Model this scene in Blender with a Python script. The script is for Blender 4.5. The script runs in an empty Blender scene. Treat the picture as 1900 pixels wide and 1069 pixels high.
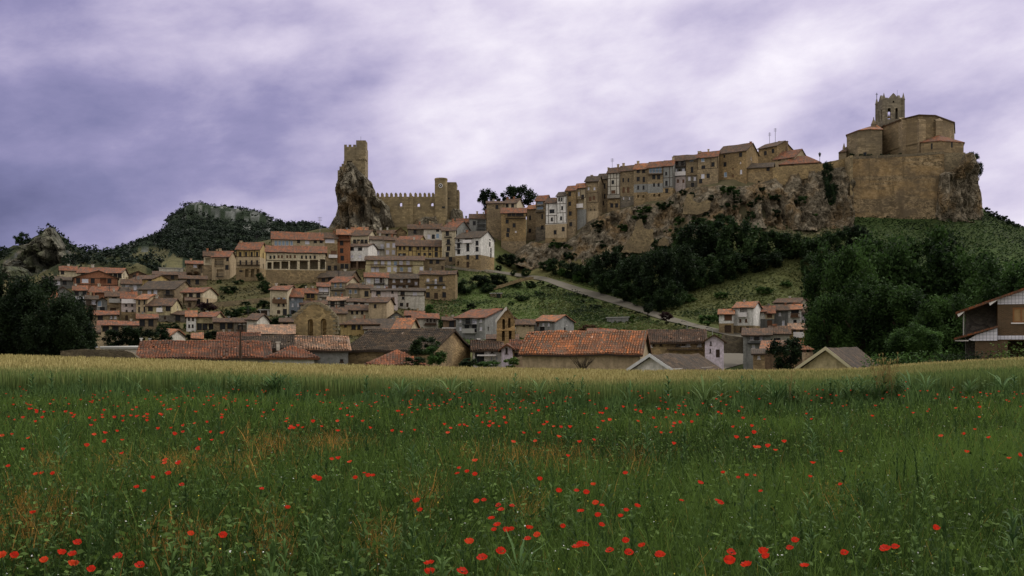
import bpy, math, random
import numpy as np
from mathutils import Vector, noise as mn
from mathutils.geometry import tessellate_polygon
rnd = random.Random(7)
rng = np.random.default_rng(11)
S = bpy.context.scene
COL = S.collection
R = math.radians
# ---------------------------------------------------------------- camera model (photo pixels <-> world)
F, HY, CX, CZ = 1847.2, 645.0, 950.0, 1.7
def KX(px): return (px - CX) / F
def Zat(py, Y): return CZ + (HY - py) / F * Y
def PW(px, py, Y): return Vector((KX(px) * Y, Y, Zat(py, Y)))
cam = bpy.data.objects.new('camera', bpy.data.cameras.new('camera')); COL.objects.link(cam)
cam.location = (0, 0, CZ); cam.rotation_euler = (R(90), 0, 0)
cam.data.lens = 35; cam.data.sensor_width = 36; cam.data.shift_y = (HY - 534.5) / 1900
cam.data.clip_start = 0.1; cam.data.clip_end = 20000
S.camera = cam

# ---------------------------------------------------------------- tags
def tag(o, label=None, cat=None, group=None, kind=None):
    if label: o['label'] = label
    if cat: o['category'] = cat
    if group: o['group'] = group
    if kind: o['kind'] = kind
    return o
def empty(name, loc, rz=0, label=None, cat=None, group=None):
    o = bpy.data.objects.new(name, None); COL.objects.link(o)
    o.location = loc; o.rotation_euler = (0, 0, rz); o.empty_display_size = .5
    return tag(o, label, cat, group)
def put(name, me, parent=None, loc=None, rz=0, sc=None):
    o = bpy.data.objects.new(name, me); COL.objects.link(o)
    if parent: o.parent = parent
    if loc is not None: o.location = loc
    if rz: o.rotation_euler = (0, 0, rz)
    if sc is not None: o.scale = sc if hasattr(sc, '__len__') else (sc, sc, sc)
    return o

# ---------------------------------------------------------------- mesh builder
class MB:
    def __init__(s): s.v = []; s.f = []; s.m = []; s.uv = []; s.smooth = False
    def poly(s, pts, m=0, uv=None):
        n = len(s.v); s.v += [tuple(p) for p in pts]; s.f.append(tuple(range(n, n + len(pts)))); s.m.append(m)
        s.uv += uv if uv else [(0, 0)] * len(pts)
    def box(s, x0, x1, y0, y1, z0, z1, m=0):
        a, b, c, d = (x0, y0, z0), (x1, y0, z0), (x1, y1, z0), (x0, y1, z0)
        e, f, g, h = (x0, y0, z1), (x1, y0, z1), (x1, y1, z1), (x0, y1, z1)
        for q in ((a, b, f, e), (b, c, g, f), (c, d, h, g), (d, a, e, h), (e, f, g, h), (d, c, b, a)): s.poly(q, m)
    def bar(s, p, q, w, m=0, w2=None):
        p, q = Vector(p), Vector(q); d = (q - p)
        if d.length < 1e-6: return
        d.normalize(); a = d.cross(Vector((0, 1, .02))) if abs(d.y) < .9 else d.cross(Vector((0, 0, 1)))
        a.normalize(); b = d.cross(a); w2 = w if w2 is None else w2
        A = [p + a * w / 2 + b * w / 2, p - a * w / 2 + b * w / 2, p - a * w / 2 - b * w / 2, p + a * w / 2 - b * w / 2]
        B = [q + a * w2 / 2 + b * w2 / 2, q - a * w2 / 2 + b * w2 / 2, q - a * w2 / 2 - b * w2 / 2, q + a * w2 / 2 - b * w2 / 2]
        for i in range(4): s.poly([A[i], A[(i + 1) % 4], B[(i + 1) % 4], B[i]], m)
        s.poly(A[::-1], m); s.poly(B, m)
    def tube(s, c, r0, r1, z0, z1, n=12, m=0, cap=True):
        a = [2 * math.pi * i / n for i in range(n)]
        A = [(c[0] + r0 * math.cos(t), c[1] + r0 * math.sin(t), z0) for t in a]
        B = [(c[0] + r1 * math.cos(t), c[1] + r1 * math.sin(t), z1) for t in a]
        for i in range(n): s.poly([A[i], A[(i + 1) % n], B[(i + 1) % n], B[i]], m)
        if cap: s.poly(B, m); s.poly(A[::-1], m)
    def slab(s, loops, y0, y1, m=0, xf=None):
        """solid plate: loops of (x, z), the first is the outline, others holes; from depth y0 to y1"""
        xf = xf or (lambda x, y, z: (x, y, z))
        fl = [p for l in loops for p in l]
        for t in tessellate_polygon([[Vector((p[0], p[1], 0)) for p in l] for l in loops]):
            s.poly([xf(fl[i][0], y0, fl[i][1]) for i in t], m); s.poly([xf(fl[i][0], y1, fl[i][1]) for i in t[::-1]], m)
        for l in loops:
            for i in range(len(l)):
                p, q = l[i], l[(i + 1) % len(l)]
                s.poly([xf(p[0], y0, p[1]), xf(q[0], y0, q[1]), xf(q[0], y1, q[1]), xf(p[0], y1, p[1])], m)
    def mesh(s, name, mats, fix=True):
        me = bpy.data.meshes.new(name); me.from_pydata(s.v, [], s.f)
        for mt in (mats if isinstance(mats, (list, tuple)) else [mats]): me.materials.append(mt)
        me.polygons.foreach_set('material_index', s.m)
        if any(u != (0, 0) for u in s.uv):
            ul = me.uv_layers.new(name='UVMap'); ul.data.foreach_set('uv', [c for u in s.uv for c in u])
        if s.smooth: me.polygons.foreach_set('use_smooth', [True] * len(s.f))
        me.update(); return me
    def build(s, name, mats, parent=None): return put(name, s.mesh(name, mats), parent)
def npmesh(name, V, Fq, mats, attrs=None, smooth=False, fmat=None):
    """V (n,3); Fq (m,k) constant-size polygons; attrs {name: (n,) floats or (n,3) colours}"""
    me = bpy.data.meshes.new(name); n, (m, k) = len(V), Fq.shape
    me.vertices.add(n); me.vertices.foreach_set('co', np.ascontiguousarray(V, dtype=np.float32).ravel())
    me.loops.add(m * k); me.loops.foreach_set('vertex_index', np.ascontiguousarray(Fq, dtype=np.int32).ravel())
    me.polygons.add(m); me.polygons.foreach_set('loop_start', np.arange(0, m * k, k, dtype=np.int32))
    me.polygons.foreach_set('loop_total', np.full(m, k, dtype=np.int32))
    if smooth: me.polygons.foreach_set('use_smooth', np.ones(m, dtype=bool))
    for mt in (mats if isinstance(mats, (list, tuple)) else [mats]): me.materials.append(mt)
    if fmat is not None: me.polygons.foreach_set('material_index', np.asarray(fmat, dtype=np.int32))
    for an, av in (attrs or {}).items():
        av = np.asarray(av, dtype=np.float32)
        if av.ndim == 1: me.attributes.new(an, 'FLOAT', 'POINT').data.foreach_set('value', av)
        else:
            c = np.ones((n, 4), dtype=np.float32); c[:, :3] = av
            me.attributes.new(an, 'FLOAT_COLOR', 'POINT').data.foreach_set('color', c.ravel())
    me.update(calc_edges=True); return me
def gridfaces(nx, ny):
    i = np.arange(nx - 1)[:, None] * ny + np.arange(ny - 1)[None, :]; i = i.ravel()
    return np.stack([i, i + ny, i + ny + 1, i + 1], axis=1)
def fbm(x, y, z, o=4): return mn.fractal(Vector((x, y, z)), 1.0, 2.0, o)

# ---------------------------------------------------------------- materials
class NT:
    def __init__(s, name, rough=.85, spec=.2):
        s.mat = bpy.data.materials.new(name); s.mat.use_nodes = True
        s.t = s.mat.node_tree; s.b = s.t.nodes['Principled BSDF']; s.out = s.t.nodes['Material Output']
        s.b.inputs['Roughness'].default_value = rough; s.b.inputs['Specular IOR Level'].default_value = spec
        s._c = {}
    def n(s, typ, **kw):
        nd = s.t.nodes.new(typ)
        for k, v in kw.items(): setattr(nd, k, v)
        return nd
    def l(s, a, b): s.t.links.new(a, b)
    def coord(s, which='Object', scale=(1, 1, 1)):
        k = (which, tuple(scale))
        if k not in s._c:
            tc = s.n('ShaderNodeTexCoord'); mp = s.n('ShaderNodeMapping'); mp.inputs['Scale'].default_value = scale
            s.l(tc.outputs[which], mp.inputs['Vector']); s._c[k] = mp.outputs[0]
        return s._c[k]
    def noise(s, sc, det=4, rough=.55, coord=None):
        nd = s.n('ShaderNodeTexNoise'); nd.inputs['Scale'].default_value = sc; nd.inputs['Detail'].default_value = det
        nd.inputs['Roughness'].default_value = rough; s.l(coord or s.coord(), nd.inputs['Vector']); return nd.outputs['Fac']
    def ramp(s, fac, stops):
        nd = s.n('ShaderNodeValToRGB'); e = nd.color_ramp.elements
        while len(e) < len(stops): e.new(.5)
        for q, (p, c) in zip(e, stops): q.position = p; q.color = (c[0], c[1], c[2], 1) if hasattr(c, '__len__') else (c, c, c, 1)
        s.l(fac, nd.inputs[0]); return nd.outputs[0]
    def mix(s, fac, a, b, mode='MIX'):
        nd = s.n('ShaderNodeMixRGB', blend_type=mode)
        for i, x in ((0, fac), (1, a), (2, b)):
            if hasattr(x, 'links'): s.l(x, nd.inputs[i])
            else: nd.inputs[i].default_value = x if i == 0 else (x[0], x[1], x[2], 1)
        return nd.outputs[0]
    def attr(s, name, out='Fac'):
        nd = s.n('ShaderNodeAttribute'); nd.attribute_name = name; return nd.outputs[out]
    def color(s, c):
        if hasattr(c, 'links'): s.l(c, s.b.inputs['Base Color'])
        else: s.b.inputs['Base Color'].default_value = (*c, 1)
    def bump(s, h, st=.5, dist=.05):
        nd = s.n('ShaderNodeBump'); nd.inputs['Strength'].default_value = st; nd.inputs['Distance'].default_value = dist
        s.l(h, nd.inputs['Height']); s.l(nd.outputs[0], s.b.inputs['Normal'])
def sc3(c, k): return tuple(min(1, x * k) for x in c)
MC = {}
def cached(fn):
    def w(*a):
        k = (fn.__name__,) + a
        if k not in MC: MC[k] = fn(*a)
        return MC[k]
    return w
@cached
def M_plain(name, c, rough=.8):
    n = NT(name, rough); f = n.noise(3, 3)
    n.color(n.mix(f, sc3(c, .8), sc3(c, 1.15))); return n.mat
@cached
def M_plaster(c):
    n = NT('plaster'); big = n.noise(.35, 5, .65); fine = n.noise(2.6, 5, .7)
    a = n.ramp(big, [(.3, sc3(c, .68)), (.52, c), (.75, sc3(c, 1.18))])
    b = n.mix(n.ramp(fine, [(.40, 0.0), (.64, .85)]), a, (c[0] * .5, c[1] * .52, c[2] * .48))
    st = n.noise(1.1, 3, .6, n.coord('Object', (1.6, 1.6, .18)))
    n.color(n.mix(n.ramp(st, [(.5, 0.0), (.72, .7)]), b, sc3(c, .42))); n.bump(fine, .4, .04); return n.mat
@cached
def M_stone(c, size=2.2):
    n = NT('stone_masonry', .92, .1)
    co = n.coord('Object', (1, 1, 1.5))
    v = n.n('ShaderNodeTexVoronoi'); v.inputs['Scale'].default_value = size; n.l(co, v.inputs['Vector'])
    v2 = n.n('ShaderNodeTexVoronoi', feature='DISTANCE_TO_EDGE'); v2.inputs['Scale'].default_value = size; n.l(co, v2.inputs['Vector'])
    sep = n.n('ShaderNodeSeparateColor'); n.l(v.outputs['Color'], sep.inputs[0])
    cell = n.ramp(sep.outputs[0], [(0, sc3(c, .5)), (.5, c), (1, (min(1, c[0] * 1.5), min(1, c[1] * 1.45), c[2] * 1.35))])
    big = n.noise(.16, 6, .7)
    a = n.mix(n.ramp(n.noise(.09, 3, .6), [(.5, 0.0), (.68, .6)]), cell, (c[0] * 1.5, c[1] * 1.4, c[2] * 1.25)); a = n.mix(n.ramp(big, [(.38, .85), (.58, 0.0)]), a, (c[0] * .5, c[1] * .5, c[2] * .55))
    fine = n.noise(5, 4, .7)
    a = n.mix(n.ramp(fine, [(.45, 0.0), (.75, .5)]), a, sc3(c, .4))
    n.color(n.mix(n.ramp(v2.outputs['Distance'], [(.0, .75), (.07, 0.0)]), a, (c[0] * .8, c[1] * .8, c[2] * .75)))
    n.bump(n.mix(.5, n.ramp(v2.outputs['Distance'], [(0, 0.0), (.15, 1.0)]), fine), .8, .08); return n.mat
@cached
def M_ashlar(c):
    n = NT('ashlar_stone', .92, .1)
    br = n.n('ShaderNodeTexBrick'); sx = n.n('ShaderNodeCombineXYZ'); tc = n.n('ShaderNodeTexCoord'); sp = n.n('ShaderNodeSeparateXYZ')
    n.l(tc.outputs['Object'], sp.inputs[0]); ad = n.n('ShaderNodeMath'); n.l(sp.outputs[0], ad.inputs[0]); n.l(sp.outputs[1], ad.inputs[1])
    n.l(ad.outputs[0], sx.inputs[0]); n.l(sp.outputs[2], sx.inputs[1]); n.l(sx.outputs[0], br.inputs['Vector'])
    br.inputs['Scale'].default_value = 1; br.inputs['Brick Width'].default_value = 1.1; br.inputs['Row Height'].default_value = .55
    br.inputs['Mortar Size'].default_value = .03; br.inputs['Color1'].default_value = (*sc3(c, .6), 1); br.inputs['Color2'].default_value = (*sc3(c, 1.35), 1)
    br.inputs['Mortar'].default_value = (*sc3(c, .45), 1)
    big = n.noise(.16, 6, .65); fine = n.noise(2.2, 5, .7)
    a = n.mix(n.ramp(big, [(.38, .75), (.62, 0.0)]), br.outputs[0], (c[0] * .5, c[1] * .52, c[2] * .6))
    n.color(n.mix(n.ramp(fine, [(.45, 0.0), (.72, .6)]), a, sc3(c, .45))); n.bump(fine, .6, .08); return n.mat
@cached
def M_tile(c, near=False):
    n = NT('clay_tile', .85, .15); uv = n.coord('UV')
    br = n.n('ShaderNodeTexBrick', offset=0.0); n.l(uv, br.inputs['Vector'])
    br.inputs['Scale'].default_value = 1; br.inputs['Brick Width'].default_value = .25; br.inputs['Row Height'].default_value = .42
    br.inputs['Mortar Size'].default_value = .012; br.inputs['Color1'].default_value = (*sc3(c, .45), 1); br.inputs['Color2'].default_value = (*sc3(c, 1.55), 1)
    br.inputs['Mortar'].default_value = (*sc3(c, .3), 1)
    big = n.noise(.45, 6, .7, uv); fine = n.noise(3.5, 4, .75, uv)
    g = (c[0] + c[1] + c[2]) / 3
    a = n.mix(n.ramp(big, [(.38, 0.0), (.62, .9)]), br.outputs[0], (g * .62, g * .52, g * .42)); a = n.mix(n.ramp(n.noise(1.1, 3, .6, n.coord('UV', (1, .25, 1))), [(.5, 0.0), (.68, .6)]), a, sc3(c, 1.6))
    a = n.mix(n.ramp(fine, [(.48, 0.0), (.6, .85)]), a, (c[0] * .28, c[0] * .24, c[0] * .18))
    if near: a = n.mix(n.ramp(n.noise(1.9, 2, .5, uv), [(.71, 0.0), (.74, .6)]), a, (.55, .42, .33))
    n.color(a)
    w = n.n('ShaderNodeTexWave', wave_type='BANDS', bands_direction='X'); w.inputs['Scale'].default_value = 1.27 if not near else 1.27
    n.l(uv, w.inputs['Vector']); n.bump(n.mix(.4, w.outputs['Fac'], fine), .7, .1); return n.mat
@cached
def M_rock(c1, c2, c3, sc=.25):
    n = NT('rock', .95, .1)
    co = n.coord('Object', (1, 1, .55))
    big = n.noise(sc, 8, .7, co); mid = n.noise(sc * 5, 6, .75); oc = n.noise(sc * .45, 5, .6)
    a = n.ramp(big, [(.3, sc3(c1, .45)), (.46, c1), (.6, c2), (.75, sc3(c2, 1.3))])
    a = n.mix(n.ramp(oc, [(.48, 0.0), (.64, .8)]), a, c3)
    a = n.mix(n.ramp(mid, [(.56, 0.0), (.72, .6)]), a, sc3(c1, .28))
    wv = n.n('ShaderNodeVectorMath', operation='ADD'); nz = n.n('ShaderNodeTexNoise'); nz.inputs['Scale'].default_value = sc * 2; n.l(n.coord(), nz.inputs['Vector']); ms = n.n('ShaderNodeVectorMath', operation='SCALE'); n.l(nz.outputs['Color'], ms.inputs[0]); ms.inputs['Scale'].default_value = 4.5
    n.l(co, wv.inputs[0]); n.l(ms.outputs[0], wv.inputs[1]); vo = n.n('ShaderNodeTexVoronoi', feature='DISTANCE_TO_EDGE'); vo.inputs['Scale'].default_value = sc * 1.5; n.l(wv.outputs[0], vo.inputs['Vector'])
    ck = n.ramp(vo.outputs['Distance'], [(0.0, .55), (.08, 0.0)]); a = n.mix(ck, a, sc3(c1, .2))
    n.color(a); n.bump(n.mix(.5, n.mix(.5, mid, big), n.ramp(vo.outputs['Distance'], [(0, 0.0), (.2, 1.0)])), 1, 1.0); return n.mat
@cached
def M_bigwall(c):
    n = NT('rubble_wall', .95, .05); co = n.coord('Object', (1, 1, 1.5))
    cells = []
    for k in (1.0, 2.3):
        v = n.n('ShaderNodeTexVoronoi'); v.inputs['Scale'].default_value = k; n.l(co, v.inputs['Vector']); s = n.n('ShaderNodeSeparateColor'); n.l(v.outputs['Color'], s.inputs[0]); cells.append(s.outputs[0])
    a = n.ramp(n.mix(.5, cells[0], cells[1]), [(.15, sc3(c, .45)), (.5, c), (.85, sc3(c, 1.75))])
    lift = n.noise(1.0, 4, .6, n.coord('Object', (.035, .035, .32))); a = n.mix(n.ramp(lift, [(.48, 0.0), (.58, .55)]), a, (c[0] * 1.55, c[1] * 1.35, c[2] * 1.05))
    big = n.noise(.13, 6, .7); a = n.mix(n.ramp(big, [(.36, .85), (.55, 0.0)]), a, (c[0] * .5, c[1] * .52, c[2] * .6))
    st = n.noise(.6, 4, .6, n.coord('Object', (1, 1, .09))); a = n.mix(n.ramp(st, [(.55, 0.0), (.72, .7)]), a, sc3(c, .38))
    n.color(a); n.bump(n.mix(.5, cells[1], n.noise(3, 4, .7)), 1, .2); return n.mat
def leafmat(name, c0, c1, dry=None, trans=.3):
    n = NT(name, .75, .12); a = n.ramp(n.attr('tint'), [(0, c0), (1, c1)])
    if dry: a = n.mix(n.attr('dry'), a, n.ramp(n.attr('tint'), [(0, sc3(dry, .6)), (1, sc3(dry, 1.25))]))
    n.color(a)
    if trans:
        tr = n.n('ShaderNodeBsdfTranslucent'); n.l(a, tr.inputs[0]); mx = n.n('ShaderNodeMixShader'); mx.inputs[0].default_value = trans
        n.l(n.b.outputs[0], mx.inputs[1]); n.l(tr.outputs[0], mx.inputs[2]); n.l(mx.outputs[0], n.out.inputs[0])
    return n.mat
WOOD = M_plain('dark_wood', (.045, .028, .018)); BROWN = M_plain('brown_wood', (.10, .055, .03)); IRON = M_plain('dark_iron', (.02, .02, .022), .5)
PALE = M_plain('pale_paint', (.6, .56, .55)); CONC = M_plain('concrete', (.30, .29, .27))
_g = NT('window_glass', .3, .12); _g.color((.012, .014, .018)); GLASS = _g.mat
CURT = M_plain('pale_curtain', (.52, .51, .58)); BLUE = M_plain('blue_glazing', (.2, .27, .36)); SHUT = M_plain('brown_shutter', (.12, .06, .035))
WC = dict(cream=(.52, .435, .305), beige=(.42, .34, .23), grey=(.24, .235, .225), white=(.70, .66, .63), yellow=(.42, .30, .13), pink=(.52, .43, .41), brick=(.32, .14, .08),
          blue=(.20, .225, .26), tan=(.42, .32, .205), dgrey=(.15, .145, .14), lilac=(.62, .53, .62), pale=(.52, .475, .41), brown=(.16, .105, .065), lemon=(.45, .375, .22), terra=(.30, .12, .06), dark=(.09, .07, .055))
SCOL = dict(stone=(.25, .19, .12), ochre=(.255, .18, .095), gstone=(.19, .165, .13), ridge=(.275, .21, .13), ostone=(.28, .205, .115))
RC = dict(r=(.205, .060, .020), o=(.31, .097, .028), b=(.108, .052, .025), d=(.075, .048, .028), l=(.30, .15, .08))
def WM(k):
    if k in WC: return M_plaster(WC[k])
    return M_stone(SCOL[k])
# ---------------------------------------------------------------- terrain
CREST = ([-900, -300, 0, 250, 500, 800, 1200, 1450, 1600, 1700, 1900, 2300, 2800], [650, 655, 657, 664, 672, 679, 686, 685, 682, 673, 662, 655, 655])
FAR = {
 -900: [(150, 668), (200, 645), (300, 600), (420, 560), (700, 540)],
 0: [(150, 668), (180, 640), (215, 598), (250, 560), (290, 530), (330, 515), (420, 512)],
 250: [(150, 668), (180, 640), (215, 595), (250, 555), (290, 524), (330, 508), (420, 505)],
 380: [(150, 668), (180, 632), (215, 598), (250, 560), (280, 525), (305, 508), (340, 495), (400, 495)],
 470: [(150, 668), (180, 625), (215, 585), (250, 552), (282, 522), (310, 490), (335, 462), (360, 450), (420, 470)],
 600: [(150, 668), (180, 622), (215, 585), (245, 552), (275, 520), (300, 490), (325, 455), (350, 425), (380, 425), (420, 470)],
 720: [(150, 668), (180, 622), (215, 588), (245, 555), (275, 518), (300, 488), (325, 452), (350, 422), (385, 418), (430, 470)],
 820: [(150, 668), (190, 625), (225, 592), (255, 558), (282, 515), (300, 488), (325, 450), (345, 422), (390, 418), (440, 480)],
 900: [(150, 670), (190, 628), (220, 602), (260, 548), (285, 512), (300, 490), (318, 462), (335, 435), (350, 400), (420, 440)],
 960: [(150, 670), (190, 628), (220, 606), (250, 560), (280, 520), (296, 490), (306, 468), (318, 440), (345, 400), (400, 440)],
 1030: [(150, 670), (190, 628), (215, 606), (250, 560), (280, 518), (296, 482), (306, 448), (315, 432), (340, 420), (400, 480)],
 1100: [(150, 672), (190, 630), (215, 612), (240, 585), (265, 550), (285, 508), (298, 460), (306, 405), (325, 395), (360, 450)],
 1200: [(150, 675), (190, 642), (210, 622), (230, 597), (255, 555), (280, 500), (295, 445), (304, 377), (325, 370), (360, 450)],
 1300: [(150, 680), (175, 655), (200, 620), (220, 600), (245, 560), (270, 500), (293, 415), (303, 345), (325, 335), (360, 420)],
 1400: [(150, 690), (175, 665), (192, 640), (207, 615), (225, 592), (250, 540), (275, 470), (295, 410), (304, 345), (308, 322), (330, 312), (365, 400)],
 1500: [(150, 690), (175, 665), (192, 640), (207, 612), (225, 588), (250, 540), (275, 470), (296, 412), (304, 330), (308, 312), (330, 306), (365, 400)],
 1600: [(150, 690), (190, 640), (215, 598), (250, 525), (275, 455), (297, 408), (306, 305), (340, 296), (380, 380)],
 1740: [(150, 690), (190, 640), (215, 595), (250, 520), (275, 450), (298, 406), (307, 300), (335, 294), (380, 400)],
 1830: [(150, 690), (190, 640), (215, 592), (250, 510), (275, 447), (298, 402), (312, 392), (340, 420), (400, 500)],
 1900: [(150, 690), (190, 640), (215, 595), (250, 520), (275, 462), (300, 424), (330, 440), (400, 520)],
 2200: [(150, 690), (190, 655), (250, 600), (300, 560), (400, 570)],
 2800: [(150, 690), (250, 640), (300, 620), (400, 620)]}
for _k in (960, 1030, 1100, 1200, 1300): FAR[_k] = [(y + .06 * (1385 - _k) * min(1, max(0, (y - 235) / 55)), p) for y, p in FAR[_k]]
YG = np.concatenate([np.array([1.5, 3, 4.5]), np.arange(6, 34, 2.), np.arange(34, 130, 4.), np.arange(130, 440, 2.5), np.array([450, 480, 520, 600, 800, 1200, 2000, 3500])])
PXG = np.arange(-900, 2801, 10.)
def _prof(px):
    ks = sorted(FAR); zs = []
    zc = CZ - (np.interp(px, *CREST) - HY) / F * 70 - .85
    near_Y = [0, 28, 70, 78, 92, 128]; near_z = [0, min(0.02, zc * .5), zc, zc - 1.3, -4.2, -4.6]
    def far(k):
        fy = [a for a, b in FAR[k]]; fz = [Zat(b, a) for a, b in FAR[k]]
        e = fz[-1]; fy += [fy[-1] + 120, 3500]; fz += [min(e, 8.), 5.]
        return np.interp(YG, near_Y + fy, near_z + fz)
    i = max(0, min(len(ks) - 2, int(np.searchsorted(ks, px)) - 1)); a, b = ks[i], ks[i + 1]
    t = min(1, max(0, (px - a) / (b - a))); return far(a) * (1 - t) + far(b) * t
TZ = np.stack([_prof(p) for p in PXG])
for i, p in enumerate(PXG):
    for j, y in enumerate(YG):
        x = KX(p) * y
        if y < 72: TZ[i, j] += .03 * fbm(x * .3, y * .3, 1, 3)
        elif y > 140: TZ[i, j] += .55 * fbm(x * .06, y * .06, 4, 4)
def GZ(px, Y):
    a = min(len(PXG) - 1.001, max(0, (px - PXG[0]) / 10.)); i = int(a); t = a - i
    j = max(0, min(len(YG) - 2, int(np.searchsorted(YG, Y)) - 1)); u = min(1, max(0, (Y - YG[j]) / (YG[j + 1] - YG[j])))
    return float((TZ[i, j] * (1 - u) + TZ[i, j + 1] * u) * (1 - t) + (TZ[i + 1, j] * (1 - u) + TZ[i + 1, j + 1] * u) * t)
def GZn(px, Y):
    a = np.clip((px - PXG[0]) / 10., 0, len(PXG) - 1.001); i = a.astype(int); t = a - i
    j = np.clip(np.searchsorted(YG, Y) - 1, 0, len(YG) - 2); u = np.clip((Y - YG[j]) / (YG[j + 1] - YG[j]), 0, 1)
    return (TZ[i, j] * (1 - u) + TZ[i, j + 1] * u) * (1 - t) + (TZ[i + 1, j] * (1 - u) + TZ[i + 1, j + 1] * u) * t
def INV(px, py, Y0=140., Y1=370.):
    """depth at which the ground, seen in column px, comes up to picture row py"""
    y = Y0; p0 = None
    while y < Y1:
        p = HY - (GZ(px, y) - CZ) / y * F
        if p <= py: return y if p0 is None else y - 1.5 * (py - p) / max(p0 - p, 1e-6)
        p0 = p; y += 1.5
    return Y1
def ground_color(px, y, py):
    x = KX(px) * y
    if y < 29: return (.035, .042, .014)
    if y < 76: return (.13, .115, .04)
    n1 = fbm(x * .035, y * .035, 9, 4); n2 = fbm(x * .15, y * .15, 3, 3)
    g = np.array((.045, .062, .02)); dry = np.array((.125, .105, .045)); earth = np.array((.14, .095, .05))
    t = np.clip(.45 + n1 * 1.1 + n2 * .5, 0, 1); c = g * (1 - t * .75) + dry * t * .75
    if px > 1180 and 440 < py < 600: c = c * .5 + np.array((.05, .066, .022)) * .5
    if 820 < px < 1150 and 530 < py < 625: c = c * .45 + np.array((.042, .075, .018)) * .55
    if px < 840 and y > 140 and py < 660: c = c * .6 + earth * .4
    if 1000 < px < 1250 and 430 < py < 500: c = c * .5 + earth * .5
    if px > 1560 and y > 200: c = np.array((.03, .05, .016)) * (1 + .8 * max(0, n1 + .5 * n2))
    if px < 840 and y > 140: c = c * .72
    if px > 950 and px < 1560 and y > 285 and py < 452: c = c * .25 + np.array((.13, .105, .07)) * .75
    return tuple(np.clip(c, .01, 1))
X, V, C = None, [], []
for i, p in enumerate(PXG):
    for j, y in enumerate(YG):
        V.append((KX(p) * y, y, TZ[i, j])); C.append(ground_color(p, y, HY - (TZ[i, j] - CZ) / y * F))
n = NT('ground_cover', .95, .05)
a = n.attr('col', 'Color'); f1 = n.noise(.35, 6, .7); f2 = n.noise(2.5, 4, .7)
a = n.mix(n.ramp(f1, [(.35, .75), (.6, 0.0)]), a, n.mix(.5, a, (.02, .03, .01)))
a = n.mix(n.ramp(f2, [(.45, 0.0), (.75, .6)]), a, n.mix(.55, a, (.15, .13, .05))); n.color(a); n.bump(f2, .8, .3)
GROUND = n.mat
tag(put('ground', npmesh('ground', np.array(V), gridfaces(len(PXG), len(YG)), GROUND, {'col': np.array(C)}, True)), 'meadow, wheat field and village hillside', kind='structure')

def ribbon(name, up, lo, mat, lift=.18, step=10, Y0=140.):
    """strip laid on the ground between an upper and a lower picture line"""
    xs = np.arange(up[0][0], up[-1][0] + .1, step); V = []
    for x in xs:
        yl = INV(x, np.interp(x, *zip(*lo)), Y0); yu = max(INV(x, np.interp(x, *zip(*up)), Y0), yl + 1.5)
        za = .5 * (GZ(x, yl) + GZ(x, yu))
        for t in np.linspace(0, 1, 5):
            y = yl + (yu - yl) * t; V.append((KX(x) * y, y, max(GZ(x, y), za - 2) + lift))
    return put(name, npmesh(name, np.array(V), gridfaces(len(xs), 5), mat, None, True))
ROADM = M_plain('road_gravel', (.10, .088, .068), .95)
tag(ribbon('road', [(985, 512), (1010, 514), (1040, 523), (1085, 537), (1130, 549), (1180, 566), (1230, 584), (1290, 602), (1360, 618), (1385, 622)],
           [(985, 518), (1010, 522), (1040, 534), (1085, 549), (1130, 562), (1180, 578), (1230, 595), (1290, 609), (1360, 626), (1385, 630)], ROADM), None, kind='structure')
tag(ribbon('village_path', [(825, 493), (870, 498), (920, 503), (960, 508), (985, 512)], [(825, 497), (870, 503), (920, 507), (960, 514), (985, 518)], ROADM), None, kind='structure')
tag(ribbon('street', [(1325, 664), (1345, 652), (1380, 650), (1400, 652)], [(1325, 688), (1345, 686), (1380, 676), (1400, 670)], ROADM, .12, 6, 100.), None, kind='structure')

# ---------------------------------------------------------------- distant hills
def hill(name, crest, base, Yc, Yb, mat, colf, amp=10, nx=160, seed=0, step=None, back=300, rug=0):
    x0, x1 = crest[0][0], crest[-1][0]; xs = np.linspace(x0, x1, nx); ts = np.concatenate([np.linspace(0, 1, 44), np.linspace(1.08, 2, 8)]); V = []; C = []
    for x in xs:
        pc = np.interp(x, *zip(*crest)); pb = np.interp(x, *zip(*base))
        zc = Zat(pc, Yc); zb = Zat(pb, Yb)
        for t in ts:
            if t <= 1:
                y = Yb + (Yc - Yb) * t; q = step(x, t) if step else t
                z = zb + (zc - zb) * q; xx = KX(x) * y
                z += (amp * fbm(xx * .012 + seed, y * .012, 2, 6) + rug * (.35 - abs(fbm(xx * .045 + seed, y * .03, 5, 6)))) * math.sin(math.pi * min(t, .999)) ** .5
                if t > .9: z += amp * .12 * fbm(xx * .05 + seed, y * .05, 7, 4)
            else:
                y = Yc + (t - 1) * back; xx = KX(x) * y; z = zc - (t - 1) * (zc + 5) * 1.0
            V.append((xx, y, z)); C.append(colf(x, HY - (z - CZ) / y * F, t))
    o = put(name, npmesh(name, np.array(V), gridfaces(nx, len(ts)), mat, {'col': np.array(C)}, True))
    return tag(o, None, kind='structure'), np.array(V).reshape(nx, len(ts), 3)
n = NT('hill_cover', .95, .05); a = n.attr('col', 'Color'); f1 = n.noise(.05, 6, .7); f2 = n.noise(.25, 5, .75, n.coord('Object', (1, 1, .5)))
a = n.mix(n.ramp(f1, [(.35, .6), (.6, 0.0)]), a, n.mix(.6, a, (.01, .015, .01))); a = n.mix(n.ramp(f2, [(.45, 0.0), (.7, .8)]), a, n.mix(.6, a, (.01, .012, .01)))
n.color(a); n.bump(f2, 1, 2.0); HILLM = n.mat
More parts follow.
